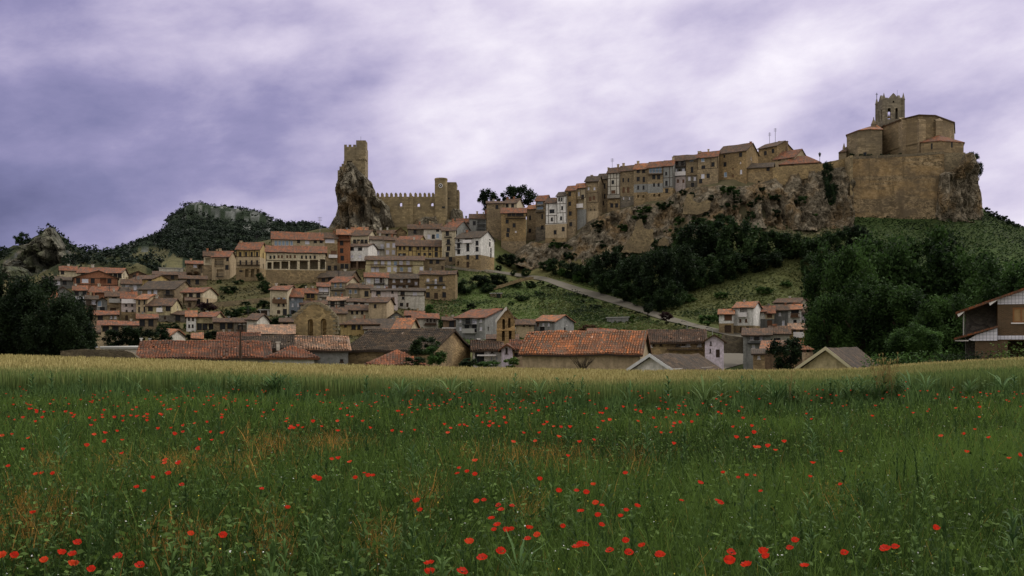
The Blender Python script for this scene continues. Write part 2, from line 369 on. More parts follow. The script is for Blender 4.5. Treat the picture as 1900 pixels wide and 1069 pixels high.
def c_big(px, py, t):
    n0 = fbm(px * .05, py * .05, 1, 4)
    if 340 < px < 512 and .8 + .08 * n0 < t < .965 + .03 * n0 and fbm(px * .035, py * .09, 5, 4) > (-.02 if px < 440 else .2): return (.125, .13, .122) if n0 > -.1 else (.06, .064, .058)
    if t > .5 and fbm(px * .045, py * .05, 8, 4) > .38: return (.15, .155, .14)
    d = abs(px - 285) / 55 + .0
    if d < 1 and py > 458 + 22 * d ** 1.5 and n0 > -.45: return (.115, .105, .05)
    return (.018, .027, .014)
def st_big(x, t):
    k = min(1, max(0, (x - 325) / 30)) * min(1, max(0, (540 - x) / 60))
    s = t * .86 / .84 if t < .84 else (.86 + (t - .84) / .1 * .13 if t < .94 else .99 + (t - .94) / .06 * .01)
    s2 = min(1, s * (.9 if t < .84 else 1)); return t * (1 - k) + s2 * k
HB, VB = hill('hills', [(90, 505), (140, 494), (185, 478), (205, 473), (225, 466), (250, 458), (280, 445), (300, 434), (310, 420), (314, 404), (335, 391), (345, 381), (370, 378), (400, 383), (430, 386), (460, 391), (490, 399), (510, 412), (530, 416), (560, 415), (585, 418), (610, 432), (700, 455), (820, 480)],
     [(90, 520), (300, 505), (480, 500), (820, 500)], 900, 470, HILLM, c_big, 9, 220, 3, st_big)
def c_crag(px, py, t):
    n0 = fbm(px * .05, py * .05, 31, 4); n1 = fbm(px * .03 + py * .03, py * .02 - px * .01, 12, 4)
    if px < 140 and n1 > .0 and t > .12 and t < .9: return (.12, .105, .08) if n0 > .05 else ((.07, .07, .068) if n0 > -.15 else (.03, .034, .02))
    if n1 > .22: return (.10, .09, .042)
    return (.035, .04, .018)
HC, VC = hill('crag_hill', [(-700, 500), (-300, 490), (-50, 470), (0, 463), (25, 454), (45, 456), (60, 442), (75, 434), (84, 425), (92, 424), (102, 428), (112, 436), (122, 442), (130, 452), (150, 463), (170, 472), (190, 478), (215, 486), (260, 500), (300, 512)],
     [(-700, 560), (0, 560), (60, 545), (120, 525), (200, 515), (300, 516)], 430, 320, HILLM, c_crag, 11, 230, 17, None, 150, 9)

# ---------------------------------------------------------------- cliffs and crags
ROCK = M_rock((.14, .115, .08), (.24, .20, .145), (.19, .12, .055), .3)
GROCK = M_rock((.165, .142, .105), (.25, .22, .165), (.20, .135, .07), .3)
def cliff_sheet(name, top, bot, Yt, Yb, mat, disp, seed, nx, nt=26, xf=None):
    xs = np.linspace(top[0][0], top[-1][0], nx); V = []
    for x in xs:
        pt = np.interp(x, *zip(*top)); pb = np.interp(x, *zip(*bot)); yt = Yt(x) if callable(Yt) else Yt; yb = Yb(x) if callable(Yb) else Yb
        zt = Zat(pt, yt); zb = Zat(pb, yb) - 2
        V.append((KX(x) * (yt + 9), yt + 9, zt - .6))
        V.append((KX(x) * (yt + 1), yt + 1, zt + .1))
        for t in np.linspace(0, 1, nt):
            z = zt + (zb - zt) * t; y0 = yt + (yb - yt) * t ** 1.3; xx = KX(x) * y0
            d = (.55 - abs(fbm(xx * .11 + seed, z * .07, 3, 6))) * 1.7 + .8 * fbm(xx * .3 + seed, z * .16, 8, 4) + .45 * abs(fbm(xx * .7, z * .5, 5, 3)) + .1
            d = d if d > .25 else d * 2.2 - .3
            y = y0 - disp * d * (.25 + .75 * min(1, t * 4))
            zz = z + .5 * fbm(xx * .4 + seed, z * .3, 13, 3) * (1 if t > 0.05 else .35)
            V.append((xx + .4 * fbm(xx * .5, z * .5, seed + 2, 3), y, zz))
    o = put(name, npmesh(name, np.array(V), gridfaces(nx, nt + 2), mat, None, False))
    return tag(o, None, kind='structure')
cliff_sheet('cliff', [(955, 468), (975, 455), (985, 449), (1010, 452), (1050, 449), (1070, 436), (1090, 412), (1130, 394), (1180, 382), (1230, 376), (1250, 358), (1275, 350), (1300, 347), (1340, 345), (1385, 346), (1430, 334), (1480, 322), (1530, 315), (1560, 311), (1580, 309)],
      [(955, 480), (975, 487), (1020, 500), (1060, 495), (1100, 478), (1150, 470), (1200, 462), (1250, 445), (1300, 418), (1400, 412), (1480, 416), (1580, 420)], lambda x: 302 + max(0, (1385 - x) * .06), lambda x: 291 + max(0, (1385 - x) * .055), ROCK, 3.4, 5, 330, 44)
def crag(name, rows, Y, mat, depth=.7, disp=2.2, seed=0, n=56, kind='structure'):
    """solid rock: rows of (py, left px, right px) from the foot up, elliptical in plan"""
    pys = np.linspace(rows[0][0], rows[-1][0], 46); r0 = sorted(rows); V = []
    for p in pys:
        xl = KX(np.interp(p, [r[0] for r in r0], [r[1] for r in r0])) * Y; xr = KX(np.interp(p, [r[0] for r in r0], [r[2] for r in r0])) * Y
        c, a = (xl + xr) / 2, (xr - xl) / 2; b = max(a * depth, 2.5); z = Zat(p, Y)
        for k in range(n):
            t = 2 * math.pi * k / n; ux, uy = math.cos(t), math.sin(t)
            q = (seed + (c + a * ux) * .1, (b * uy) * .1, z * .05)
            d = disp * (1.3 * abs(fbm(*q, 6)) - .25 + .5 * fbm(q[0] * 3.5, q[1] * 3.5, q[2] * 2, 5)) * min(1, a / 6)
            side = .45 + .55 * abs(uy)
            V.append((c + (a - d * side * .6) * ux, Y + b + (b - d * 2.2) * uy, z + .6 * fbm(q[0] * 5, q[1] * 5, q[2] * 5, 3)))
    V = np.array(V); nr = len(pys); fs = []
    for i in range(nr - 1):
        for k in range(n): fs.append((i * n + k, i * n + (k + 1) % n, (i + 1) * n + (k + 1) % n, (i + 1) * n + k))
    V = np.vstack([V, V[-n:].mean(axis=0)[None] + np.array([[0, 0, .3]])])
    for k in range(n): fs.append(((nr - 1) * n + k, (nr - 1) * n + (k + 1) % n, nr * n, nr * n))
    me = bpy.data.meshes.new(name); me.from_pydata(V.tolist(), [], [f if f[2] != f[3] else f[:3] for f in fs]); me.materials.append(mat)
    return tag(put(name, me), None, kind=kind)
crag('castle_rock', [(440, 600, 742), (425, 606, 735), (410, 611, 728), (398, 615, 724), (385, 617, 722), (375, 618, 712), (360, 619, 698), (350, 620, 695), (343, 620.5, 688), (335, 621, 684), (332, 626, 681), (325, 626, 675), (318, 627, 668), (311, 630, 664), (304, 637, 656), (300, 640, 652)], 345, GROCK, .55, 5.2, 4, 110)
crag('castle_ledge', [(440, 760, 872), (430, 762, 866), (420, 764, 856), (412, 766, 850), (406, 770, 834), (403, 778, 826)], 349, GROCK, .3, 1.6, 9)
crag('castle_ledge', [(440, 832, 868), (425, 833, 864), (405, 834, 860), (392, 836, 858), (388, 838, 853)], 351, GROCK, .5, 1.4, 23)
crag('church_rock', [(425, 1738, 1822), (414, 1742, 1818), (405, 1744, 1836), (395, 1745, 1837), (375, 1746, 1837), (355, 1746, 1836), (335, 1746, 1832), (320, 1746, 1828), (313, 1772, 1825), (304, 1788, 1821), (292, 1792, 1815), (285, 1795, 1811), (283, 1797, 1806)], 293.5, ROCK, .8, 3.4, 41, 84)
crag('rock_outcrop', [(535, -6, 165), (515, 2, 150), (500, 8, 138), (485, 18, 126), (472, 30, 119), (460, 44, 112), (450, 58, 107), (440, 70, 103), (432, 79, 99), (424, 85, 94)], 350, M_rock((.075, .074, .06), (.135, .125, .095), (.05, .06, .025), .16), .35, 9.0, 61, 90)
crag('rock_outcrop', [(560, -40, 90), (540, -35, 80), (520, -28, 62), (505, -20, 45), (495, -10, 30)], 318, M_rock((.07, .07, .058), (.13, .12, .09), (.05, .06, .025), .2), .4, 5.0, 77, 70)
# ---------------------------------------------------------------- houses
WIN = {}
def window_meshes(w, h, kind):
    """frame (with sill) and pane of one window size, origin at the middle of the opening's bottom"""
    w, h = round(w * 5) / 5 or .2, round(h * 5) / 5 or .2; k = (w, h, kind)
    if k not in WIN:
        t = .07 if kind != 'D' else .1; f = MB()
        if kind == 'w' or kind == 'p': fm = PALE
        elif kind == 'D': fm = WOOD
        else: fm = BROWN if kind == 's' else WOOD
        f.box(-w / 2, -w / 2 + t, .10, .18, 0, h); f.box(w / 2 - t, w / 2, .10, .18, 0, h); f.box(-w / 2 + t, w / 2 - t, .10, .18, 0, t); f.box(-w / 2 + t, w / 2 - t, .10, .18, h - t, h)
        if kind in 'dw' and w > .7: f.box(-.025, .025, .11, .17, t, h - t)
        if kind != 'D': f.box(-w / 2 - .08, w / 2 + .08, -.05, .10, -.08, -.002)
        p = MB(); pm = {'d': GLASS, 'w': CURT, 's': SHUT, 'p': BLUE, 'D': WOOD, 'g': GLASS}[kind]
        if kind in 'sD':
            nb = max(2, int(w / .22)); bw = (w - 2 * t) / nb
            for i in range(nb): p.box(-w / 2 + t + i * bw + .006, -w / 2 + t + (i + 1) * bw - .006, .13, .16, t, h - t)
        else: p.box(-w / 2 + t, w / 2 - t, .135, .15, t, h - t)
        WIN[k] = (f.mesh('window', fm), p.mesh('pane', pm), w, h)
    return WIN[k]
class Wall:
    """a wall face cut by openings: cells of a grid, reveals, recess backs"""
    def __init__(s, mb, O, du, dn, L, z0, z1, bands, holes):
        O, du, dn = Vector(O), Vector(du), Vector(dn)
        def P(u, z, d=0): q = O + du * u + dn * d; return (q.x, q.y, z)
        ok = []
        for h in sorted(holes, key=lambda h: -(h[1] - h[0]) * (h[3] - h[2])):
            h = (max(.08, h[0]), min(L - .08, h[1]), max(z0 + .1, h[2]), min(z1 - .03, h[3]), h[4], h[5])
            if h[1] - h[0] < .15 or h[3] - h[2] < .15: continue
            if any(not (h[1] <= k[0] or h[0] >= k[1] or h[3] <= k[2] or h[2] >= k[3]) for k in ok): continue
            ok.append(h)
        s.holes = ok
        us = sorted({0, L, *(h[0] for h in ok), *(h[1] for h in ok)}); zs = sorted({z0, z1, *(h[2] for h in ok), *(h[3] for h in ok), *(z for z, m in bands if z0 < z < z1)})
        def mat(z):
            m = 0
            for zb, mm in bands:
                if z < zb: m = mm
            return m
        for j in range(len(zs) - 1):
            zc = (zs[j] + zs[j + 1]) / 2; run = None
            for i in range(len(us)):
                solid = i < len(us) - 1 and not any(h[0] < (us[i] + us[i + 1]) / 2 < h[1] and h[2] < zc < h[3] for h in ok)
                if solid and run is None: run = us[i]
                if not solid and run is not None:
                    mb.poly([P(run, zs[j]), P(us[i], zs[j]), P(us[i], zs[j + 1]), P(run, zs[j + 1])], mat(zc)); run = None
        for u0, u1, a, b, d, closed in ok:
            m = mat((a + b) / 2)
            for q in (((u0, a), (u0, b)), ((u1, b), (u1, a)), ((u1, a), (u0, a)), ((u0, b), (u1, b))):
                mb.poly([P(*q[0]), P(*q[1]), P(*q[1], d), P(*q[0], d)], m)
            if closed: mb.poly([P(u0, a, d), P(u1, a, d), P(u1, b, d), P(u0, b, d)], m)
def sag(x, y, z, k=.17): return z + k * fbm(x * .35, y * .35, z * .2, 3)
def roof_shape(kind, L, D, ze, zr, o=.5, og=.3, rx=None, seed=0, th=.2, near=False):
    """roof solid in local coordinates: x 0..L along the front, y 0..D to the back"""
    m = MB(); W = lambda x, y, z: (x - L / 2, y, sag(x + seed, y, z))
    def strip(prof, along, a0, a1, n):
        """prof: list of (s, z) across; extruded along x ('x') or y ('y')"""
        cs = np.linspace(a0, a1, n + 1); d = [0]
        for p, q in zip(prof, prof[1:]): d.append(d[-1] + math.hypot(q[0] - p[0], q[1] - p[1]))
        mk = (lambda a, s, z: W(a, s, z)) if along == 'x' else (lambda a, s, z: W(s, a, z))
        for a, b in zip(cs, cs[1:]):
            for i in range(len(prof) - 1):
                (s0, z0), (s1, z1) = prof[i], prof[i + 1]
                m.poly([mk(a, s0, z0), mk(b, s0, z0), mk(b, s1, z1), mk(a, s1, z1)], 0, [(a, d[i]), (b, d[i]), (b, d[i + 1]), (a, d[i + 1])])
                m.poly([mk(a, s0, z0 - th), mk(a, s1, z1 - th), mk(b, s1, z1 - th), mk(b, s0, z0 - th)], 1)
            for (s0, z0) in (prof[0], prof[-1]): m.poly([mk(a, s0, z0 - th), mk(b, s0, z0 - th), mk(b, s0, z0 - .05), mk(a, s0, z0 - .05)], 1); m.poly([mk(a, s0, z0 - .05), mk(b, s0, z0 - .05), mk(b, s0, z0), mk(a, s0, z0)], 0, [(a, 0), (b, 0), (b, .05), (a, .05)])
        for a in (a0, a1):
            for i in range(len(prof) - 1):
                (s0, z0), (s1, z1) = prof[i], prof[i + 1]; m.poly([mk(a, s0, z0 - th), mk(a, s1, z1 - th), mk(a, s1, z1), mk(a, s0, z0)], 0, [(0, 0), (1, 0), (1, .2), (0, .2)])
        if near:
            for i in range(len(prof) - 1):
                if i >= 2: break
                (s0, z0), (s1, z1) = prof[i], prof[i + 1]; ln = math.hypot(s1 - s0, z1 - z0); nr = max(2, int(ln / .42)); nc = int((a1 - a0) / .25)
                up = np.array((-(z1 - z0), (s1 - s0))) / ln; up = up if up[1] > 0 else -up
                for c in range(nc):
                    ac = a0 + (c + .5) * .25 + rnd.uniform(-.012, .012)
                    for r in range(nr):
                        if rnd.random() < .012: continue
                        t0, t1 = r / nr, (r + 1.12) / nr; up1, up0 = .05, .015
                        if z1 < z0: up1, up0 = up0, up1
                        ring = []
                        for t, lift, rad in ((t0, up1, .098), (min(t1, 1), up0, .082)):
                            bs, bz = s0 + (s1 - s0) * t, z0 + (z1 - z0) * t; row = []
                            for k in range(5):
                                an = math.pi * k / 4; h = lift + rad * math.sin(an); row.append((ac - rad * math.cos(an), bs + up[0] * h, bz + up[1] * h))
                            ring.append(row)
                        for k in range(4):
                            q = [ring[0][k], ring[0][k + 1], ring[1][k + 1], ring[1][k]]
                            m.poly([mk(*v) for v in q], 0, [(c * .25 + .125, t0 * ln + .2)] * 4)
    if near and kind == 'e':      # ridge caps
        x = -og
        while x < L + og - .1:
            q = []
            for (xx, rad) in ((x, .15), (min(x + .48, L + og), .125)): q.append([(xx, D / 2 - rad * math.cos(math.pi * k / 5), zr - .03 + rad * .9 * math.sin(math.pi * k / 5)) for k in range(6)])
            for k in range(5): m.poly([W(*q[0][k]), W(*q[0][k + 1]), W(*q[1][k + 1]), W(*q[1][k])], 0, [(x, rnd.uniform(0, 9))] * 4)
            x += .42
    n = max(2, int((L + 2 * og) / 1.6)); nd = max(2, int((D + 2 * og) / 1.6))
    if kind == 'e':
        k = (zr - ze) / (D / 2); strip([(-o, ze - k * o), (D * .25, ze + k * D * .25), (D / 2, zr), (D * .75, ze + k * D * .25), (D + o, ze - k * o)], 'x', -og, L + og, n)
    elif kind == 'm':
        k = (zr - ze) / D; strip([(-o, ze - k * o), (D / 2, ze + k * D / 2), (D + .2, zr + k * .2)], 'x', -og, L + og, n)
    elif kind == 'g':
        rx = L / 2 if rx is None else rx; k1 = (zr - ze) / rx; k2 = (zr - ze) / (L - rx)
        strip([(-og, ze - k1 * og), (rx, zr), (L + og, ze - k2 * og)], 'y', -o, D + o, nd)
    elif kind == 'f': strip([(-.25, ze), (L + .25, ze + .05)], 'y', -.25, D + .25, nd)
    elif kind == 'h':
        i = min(L / 2 - .05, D * .5); k = (zr - ze) / (D / 2); a, b, zl = -o, L + o, ze - k * o; r0, r1 = i, L - i
        E = [(a, -o, zl), (b, -o, zl), (b, D + o, zl), (a, D + o, zl)]; R0, R1 = (r0, D / 2, zr), (r1, D / 2, zr); sl = math.hypot(D / 2 + o, zr - zl)
        for q, uv in (([E[0], E[1], R1, R0], [(a, 0), (b, 0), (r1, sl), (r0, sl)]), ([E[1], E[2], R1], [(0, 0), (D, 0), (D / 2, sl)]), ([E[2], E[3], R0, R1], [(b, 0), (a, 0), (r0, sl), (r1, sl)]), ([E[3], E[0], R0], [(0, 0), (D, 0), (D / 2, sl)])):
            m.poly([W(*p) for p in q], 0, uv)
        for i4 in range(4): p, q = E[i4], E[(i4 + 1) % 4]; m.poly([W(p[0], p[1], p[2] - th), W(q[0], q[1], q[2] - th), W(*q), W(*p)], 0, [(0, 0), (1, 0), (1, .2), (0, .2)])
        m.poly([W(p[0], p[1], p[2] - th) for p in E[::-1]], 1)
        if near:
            nc = int((b - a) / .25); nr = max(2, int(sl / .42))
            for c in range(nc):
                x = a + (c + .5) * .25; tmax = min(1, max(0, min((x - a) / max(r0 - a, .01), (b - x) / max(b - r1, .01))))
                for r in range(int(nr * tmax)):
                    t0, t1 = r / nr, min(tmax, (r + 1.1) / nr); row = []
                    for t, lf, rad in ((t0, .05, .098), (t1, .015, .082)):
                        row.append([(x - rad * math.cos(math.pi * q / 4), -o + (D / 2 + o) * t, zl + (zr - zl) * t + lf + rad * math.sin(math.pi * q / 4)) for q in range(5)])
                    for q in range(4): m.poly([W(*row[0][q]), W(*row[0][q + 1]), W(*row[1][q + 1]), W(*row[1][q])], 0, [(c * .25 + .125, t0 * sl + .2)] * 4)
    return m
NHOUSE = 0
EAVE_SHADE = M_plain('eave_shade', (.03, .02, .014))  # roof edge and underside coloured near-black: painted shadow line below the eaves
def H(label, x0, x1, ye, yb, yr, x2=None, roof='e', w='beige', rc='r', g=None, W=(), SW=(), base=None, bal=(), ch=(), tf=None, Y=None, D=None, Dmax=9.5, rx=None, near=False, name='house', cat='house', group='houses of the hillside village', ant=(), o=.5, deep=3.5, sg=None, rec=(), lth=None, barge=False):
    global NHOUSE; NHOUSE += 1
    xc = (x0 + x1) / 2
    if Y is None: Y = INV(xc, yb)
    left = x2 is not None and x2 < x0
    kc = KX(xc)
    if lth is not None: th = R(lth)
    elif x2 is None and group == 'houses in the row along the cliff edge': th = R(20)
    elif x2 is None: th = math.atan(kc) + rnd.uniform(-.03, .03)
    else: th = math.atan(kc)
    def solve(th):
        ud = Vector((math.cos(th), -math.sin(th))); vd = Vector((math.sin(th), math.cos(th)))
        if not left:
            B = Vector((KX(x1) * Y, Y)); k = KX(x0); t = (k * B.y - B.x) / (-ud.x + k * ud.y); A = B - ud * t; L = t
        else:
            A = Vector((KX(x0) * Y, Y)); k = KX(x1); L = (k * A.y - A.x) / (ud.x - k * ud.y); B = A + ud * L
        dd = None
        if x2 is not None:
            k = KX(x2); P = A if left else B; den = vd.x - k * vd.y; dd = (k * P.y - P.x) / den if abs(den) > 1e-6 else 999
        return ud, vd, A, B, L, dd
    if x2 is not None:
        for i in range(8, 62, 2):
            th = math.atan(kc) + R(i) * (-1 if left else 1); ud, vd, A, B, L, dd = solve(th)
            if 0 < dd <= (D or Dmax): break
        D = dd if 0 < dd < 30 else 8
    else: ud, vd, A, B, L, dd = solve(th); D = D or min(8.5, max(5.5, L * .8))
    ze = Zat(ye, Y); mid = (A + B) / 2
    if roof == 'e' or roof == 'h': q = mid + vd * D / 2; zr = Zat(yr, q.y)
    elif roof == 'm': q = mid + vd * D; zr = Zat(yr, q.y)
    else: zr = Zat(yr, mid.y)
    zr = max(zr, ze + .25 * (D / 2 if roof in 'ehm' else L / 4)); zr = min(zr, ze + .75 * (L / 2 if roof == 'g' else (D if roof == 'm' else D / 2)))
    zg = min(GZ(x0, A.y), GZ(x1, B.y), Zat(yb, Y)); z0 = zg
    E = empty(name, (mid.x, mid.y, z0), -th, label, cat, group)
    ze -= z0; zr -= z0; zbot = -deep
    def FU(px, py):
        k = KX(px); u = (k * A.y - A.x) / (ud.x - k * ud.y); return u, Zat(py, A.y + ud.y * u) - z0
    def SU(px, py):
        P = A if left else B; k = KX(px); v = (k * P.y - P.x) / (vd.x - k * vd.y); return v, Zat(py, P.y + vd.y * v) - z0
    mpx = Y / F
    wins = []     # (face, u, z, w, h, kind)
    def rows(spec, fn, face):
        for row in spec:
            k, yc, xs = row[0], row[1], row[2]; ww = row[3] * mpx if len(row) > 3 else (1.0 if k not in 'D' else 1.2); hh = row[4] * mpx if len(row) > 4 else (1.35 if k not in 'D' else 2.1)
            for x in xs: u, z = fn(x, yc); wins.append((face, u, z - hh / 2, ww, hh, k))
    rows(W, FU, 'f'); rows(SW, SU, 's')
    def auto(gs, face, LL):
        nc, nr = gs[0], gs[1]; kind = gs[2] if len(gs) > 2 else 'd'; h0 = Zat(yb, Y) - z0; hh = (ze - h0) / nr
        for r in range(nr):
            for c in range(nc):
                u = LL * (c + .5) / nc + rnd.uniform(-.12, .12); wh = min(1.3, hh * .52); ww = min(.95, LL / nc * .5)
                if rnd.random() < .07: continue
                kk = kind[rnd.randrange(len(kind))]; z = h0 + hh * (r + .5) - wh * .42
                if r == 0 and rnd.random() < .35: kk, wh, ww, z = 'D', min(2.1, hh * .75), 1.15, h0 + .05
                wins.append((face, u, z, ww, wh, kk))
    if g: auto(g, 'f', L)
    if sg: auto(sg, 's', D)
    hol = {'f': [], 's': []}
    for f, u, z, ww, hh, k in wins:
        d = .22 if k not in 'o' else 1.0; hol[f].append((u - ww / 2, u + ww / 2, z, z + hh, d, True))
    for (xa, xb, ya, yb2, dp) in rec:      # open galleries and undercrofts
        ua, zt = FU(xa, ya); ub, zb = FU(xb, yb2); hol['f'].append((ua, ub, zb, zt, min(dp, D * .7), True))
    if base is None and roof in 'eg' and ze - (Zat(yb, Y) - z0) > 4.5 and w not in ('stone', 'ostone', 'gstone', 'dark') and not near and rnd.random() < .5: base = [(yb - (yb - ye) * rnd.uniform(.25, .45), rnd.choice(('stone', 'gstone', 'ostone', 'tan')))]
    mats = [WM(w)]; bands = []
    if base:
        for by, bm in base: mats.append(WM(bm)); bands.append((Zat(by, Y) - z0, len(mats) - 1))
        bands.sort(key=lambda b: -b[0])
    m = MB()
    fw = Wall(m, (-L / 2, 0, 0), (1, 0, 0), (0, 1, 0), L, zbot, ze, bands, hol['f'])
    sw = Wall(m, (L / 2, 0, 0), (0, 1, 0), (-1, 0, 0), D, zbot, ze, bands, [] if left else hol['s'])
    lw = Wall(m, (-L / 2, 0, 0), (0, 1, 0), (1, 0, 0), D, zbot, ze, bands, hol['s'] if left else [])
    Wall(m, (-L / 2, D, 0), (1, 0, 0), (0, -1, 0), L, zbot, ze, bands, [])
    t = .16
    if roof == 'e':
        for x in (-L / 2, L / 2): m.poly([(x, 0, ze), (x, D, ze), (x, D / 2, zr - t)])
    elif roof == 'm':
        for x in (-L / 2, L / 2): m.poly([(x, 0, ze), (x, D, ze), (x, D, zr - t)])
        m.poly([(-L / 2, D, ze), (L / 2, D, ze), (L / 2, D, zr - t), (-L / 2, D, zr - t)])
    elif roof == 'g':
        r_ = (L / 2 if rx is None else FU(rx, ye)[0]) - L / 2
        for y in (0, D): m.poly([(-L / 2, y, ze), (L / 2, y, ze), (r_, y, zr - t)])
    m.build('wall', mats, E)
    rm = roof_shape(roof, L, D, ze + .04, zr, max(min(o, .6), .55) if o >= .5 else o, .3 if roof != 'g' else .35, None if rx is None else FU(rx, ye)[0], NHOUSE * 3.7, .2, near)
    tm = M_tile(RC[rc], bool(near)) if roof != 'f' else CONC
    ro = rm.build('roof', [tm, EAVE_SHADE], E)
    rg_ = group == 'houses in the row along the cliff edge'
    if not ch and not rg_ and roof in 'eh' and not near and rnd.random() < .75:
        for _ in range(1 + (rnd.random() < .35)): cx_ = rnd.uniform(x0 + .15 * (x1 - x0), x1 - .15 * (x1 - x0)); ch = list(ch) + [(cx_, min(yr, ye - 3) - rnd.uniform(2.5, 5), rnd.uniform(2.6, 4), 8, rnd.choice(('tan', 'pale', 'brick', 'grey')))]
    if not ant and roof == 'e' and not near and not rg_ and rnd.random() < .2: ax_ = rnd.uniform(x0 + 2, x1 - 2); ant = [(ax_, min(yr, ye - 3) - rnd.uniform(9, 15), yr)]
    if barge:      # pale boards along the front rakes of a gable roof
        bm = MB(); rr = (L / 2 if rx is None else FU(rx, ye)[0]); oo = min(o, .6) + .03
        for (xa, za, xb, zb) in ((-.4, ze + .04 - (zr - ze) / rr * .4, rr, zr), (rr, zr, L + .4, ze + .04 - (zr - ze) / (L - rr) * .4)):
            bm.slab([[(xa - L / 2, za - .24), (xb - L / 2, zb - .24), (xb - L / 2, zb + .05), (xa - L / 2, za + .05)]], -oo - .05, -oo)
        bm.build('bargeboard', M_plain('board_paint', barge), ro)
    for c in ch:      # chimneys: (px, py top, width px, height px[, colour])
        k = KX(c[0]); P = mid + vd * D * (.5 if roof in 'eh' else .6 if roof == 'g' else .8); u = (k * P.y - P.x) / (ud.x - k * ud.y); y = P.y + ud.y * u; zt = Zat(c[1], y) - z0; ww = c[2] * mpx; hh = c[3] * mpx
        cm = MB(); yy = D * (.5 if roof in 'eh' else .6 if roof == 'g' else .8); zl = min(zt - hh, zr - .5)
        cm.box(u - ww / 2, u + ww / 2, yy - ww / 2, yy + ww / 2, zl, zt - .12); cm.box(u - ww / 2 - .08, u + ww / 2 + .08, yy - ww / 2 - .08, yy + ww / 2 + .08, zt - .12, zt)
        cm.build('chimney', WM(c[4] if len(c) > 4 else 'tan'), ro)
    for (px, py0, py1) in ant:
        k = KX(px); P = mid + vd * D * .55; u = (k * P.y - P.x) / (ud.x - k * ud.y); y = P.y + ud.y * u; zt = Zat(py0, y) - z0; am = MB(); yy = D * .55; am.bar((u, yy, zr - .4), (u, yy, zt), .09)
        for i in range(4): am.bar((u - .55, yy, zt - .15 - i * .3), (u + .55, yy, zt - .15 - i * .3), .05)
        am.build('antenna', IRON, ro)
    keep = {'f': fw.holes, 's': (lw if left else sw).holes}
    for f, u, z, ww, hh, k in wins:
        if k == 'o': continue
        mt = next((q for q in keep[f] if abs((q[0] + q[1]) / 2 - u) < .25 and q[2] - .2 <= z <= q[3]), None)
        if mt is None: continue
        fm, pm, w0, h0 = window_meshes(mt[1] - mt[0], mt[3] - mt[2], k)
        sx, sz = (mt[1] - mt[0]) / w0, (mt[3] - mt[2]) / h0; uu = (mt[0] + mt[1]) / 2
        if f == 'f': wo = put('door' if k == 'D' else 'window', fm, E, (uu - L / 2, 0, mt[2]), 0, (sx, 1, sz))
        else: wo = put('door' if k == 'D' else 'window', fm, E, ((-L / 2 if left else L / 2), uu, mt[2]), R(90) if not left else R(-90), (sx, 1, sz))
        put('panel' if k == 'D' else 'shutter' if k == 's' else 'pane', pm, wo)
    for b in bal:      # balconies: (px0, px1, py rail top, py slab[, kind])
        u0, zt = FU(b[0], b[2]); u1, zb = FU(b[1], b[3]); u0 -= L / 2; u1 -= L / 2; kd = b[4] if len(b) > 4 else 'i'; bm = MB(); dp = .9
        mt = {'l': PALE, 'i': IRON, 'w': PALE, 'b': BROWN, 'c': CONC, 'd': WOOD}[kd]; zt = max(zt, zb + .75)
        bm.box(u0, u1, -dp, -.003, zb - .15, zb)
        if kd == 'l': bm.build('balcony', mt, E); continue
        bm.box(u0, u1, -dp, -dp + .07, zt - .07, zt)
        if kd in 'wcd' and kd != 'd' or kd == 'b' and rnd.random() < .3: bm.box(u0, u1, -dp + .01, -dp + .06, zb, zt - .07)
        else:
            for i in range(int((u1 - u0) / .2) + 1): bm.box(u0 + i * .2, u0 + i * .2 + .04, -dp + .01, -dp + .05, zb, zt - .07)
        for u in (u0, u1 - .06): bm.box(u, u + .06, -dp + .07, -.003, zt - .07, zt - .01)
        bm.build('balcony', mt, E)
    if tf:      # half timbering: (columns, [picture rows of the beams], px0, px1, px rows)
        nc, ys = tf[0], tf[1]; xa, xb = (tf[2], tf[3]) if len(tf) > 2 else (x0, x1); bm = MB(); zz = [FU((xa + xb) / 2, y)[1] for y in ys]
        ua, ub = FU(xa, ye)[0] - L / 2, FU(xb, ye)[0] - L / 2; bt = .17
        for z in zz: bm.box(ua, ub, -.05, -.003, z - bt / 2, z + bt / 2)
        hs = [(h[0] - L / 2, h[1] - L / 2, h[2], h[3]) for h in fw.holes]
        for i in range(nc + 1):
            u = ua + (ub - ua - bt) * i / nc
            for za, zb in zip(zz, zz[1:]):
                lo, hi = min(za, zb) + bt / 2, max(za, zb) - bt / 2
                if not any(h[0] < u + bt and h[1] > u and h[2] < hi and h[3] > lo for h in hs): bm.box(u, u + bt, -.045, -.003, lo, hi)
        bm.build('timber_frame', WOOD, E)
    return E, FU, L, D, z0
# ---------------------------------------------------------------- the village, from the photograph's left to its right
# left quarter
H('long cream house with a bright red roof, topmost on the left under the crag', 143, 226, 506, 534, 496.5, 238, w='cream', rc='r', W=[('d', 511, [205, 214, 222]), ('d', 509, [154])], SW=[('d', 511, [230])], ch=[(172, 491, 4, 8, 'pale')])
H('short cream wing with one window at the left end of the long red roof', 111, 143, 501.5, 520, 493.5, w='cream', rc='r', W=[('d', 505, [116])], ch=[(127, 490, 4, 7, 'pale')])
H('broad brick gabled house with grey concrete frame and a wide dark opening', 137, 219, 516, 545, 501.5, roof='g', w='brick', rc='b', rx=183, D=12, W=[('d', 521, [145, 172, 178.5, 203, 209]), ('w', 521, [158], 11, 7), ('o', 521, [191.5], 11, 11)], tf=(5, [516.5, 528.5, 538]))
H('low dark stone house with a dull roof left of the brick gable', 79, 136, 519, 536, 513, w='dgrey', rc='d', W=[('w', 524, [84, 108]), ('d', 524, [95, 120])])
H('grey rendered gable above the left trees with a mossy roof', 97, 136, 545, 562, 528, roof='g', w='grey', rc='b', W=[('d', 536, [126])])
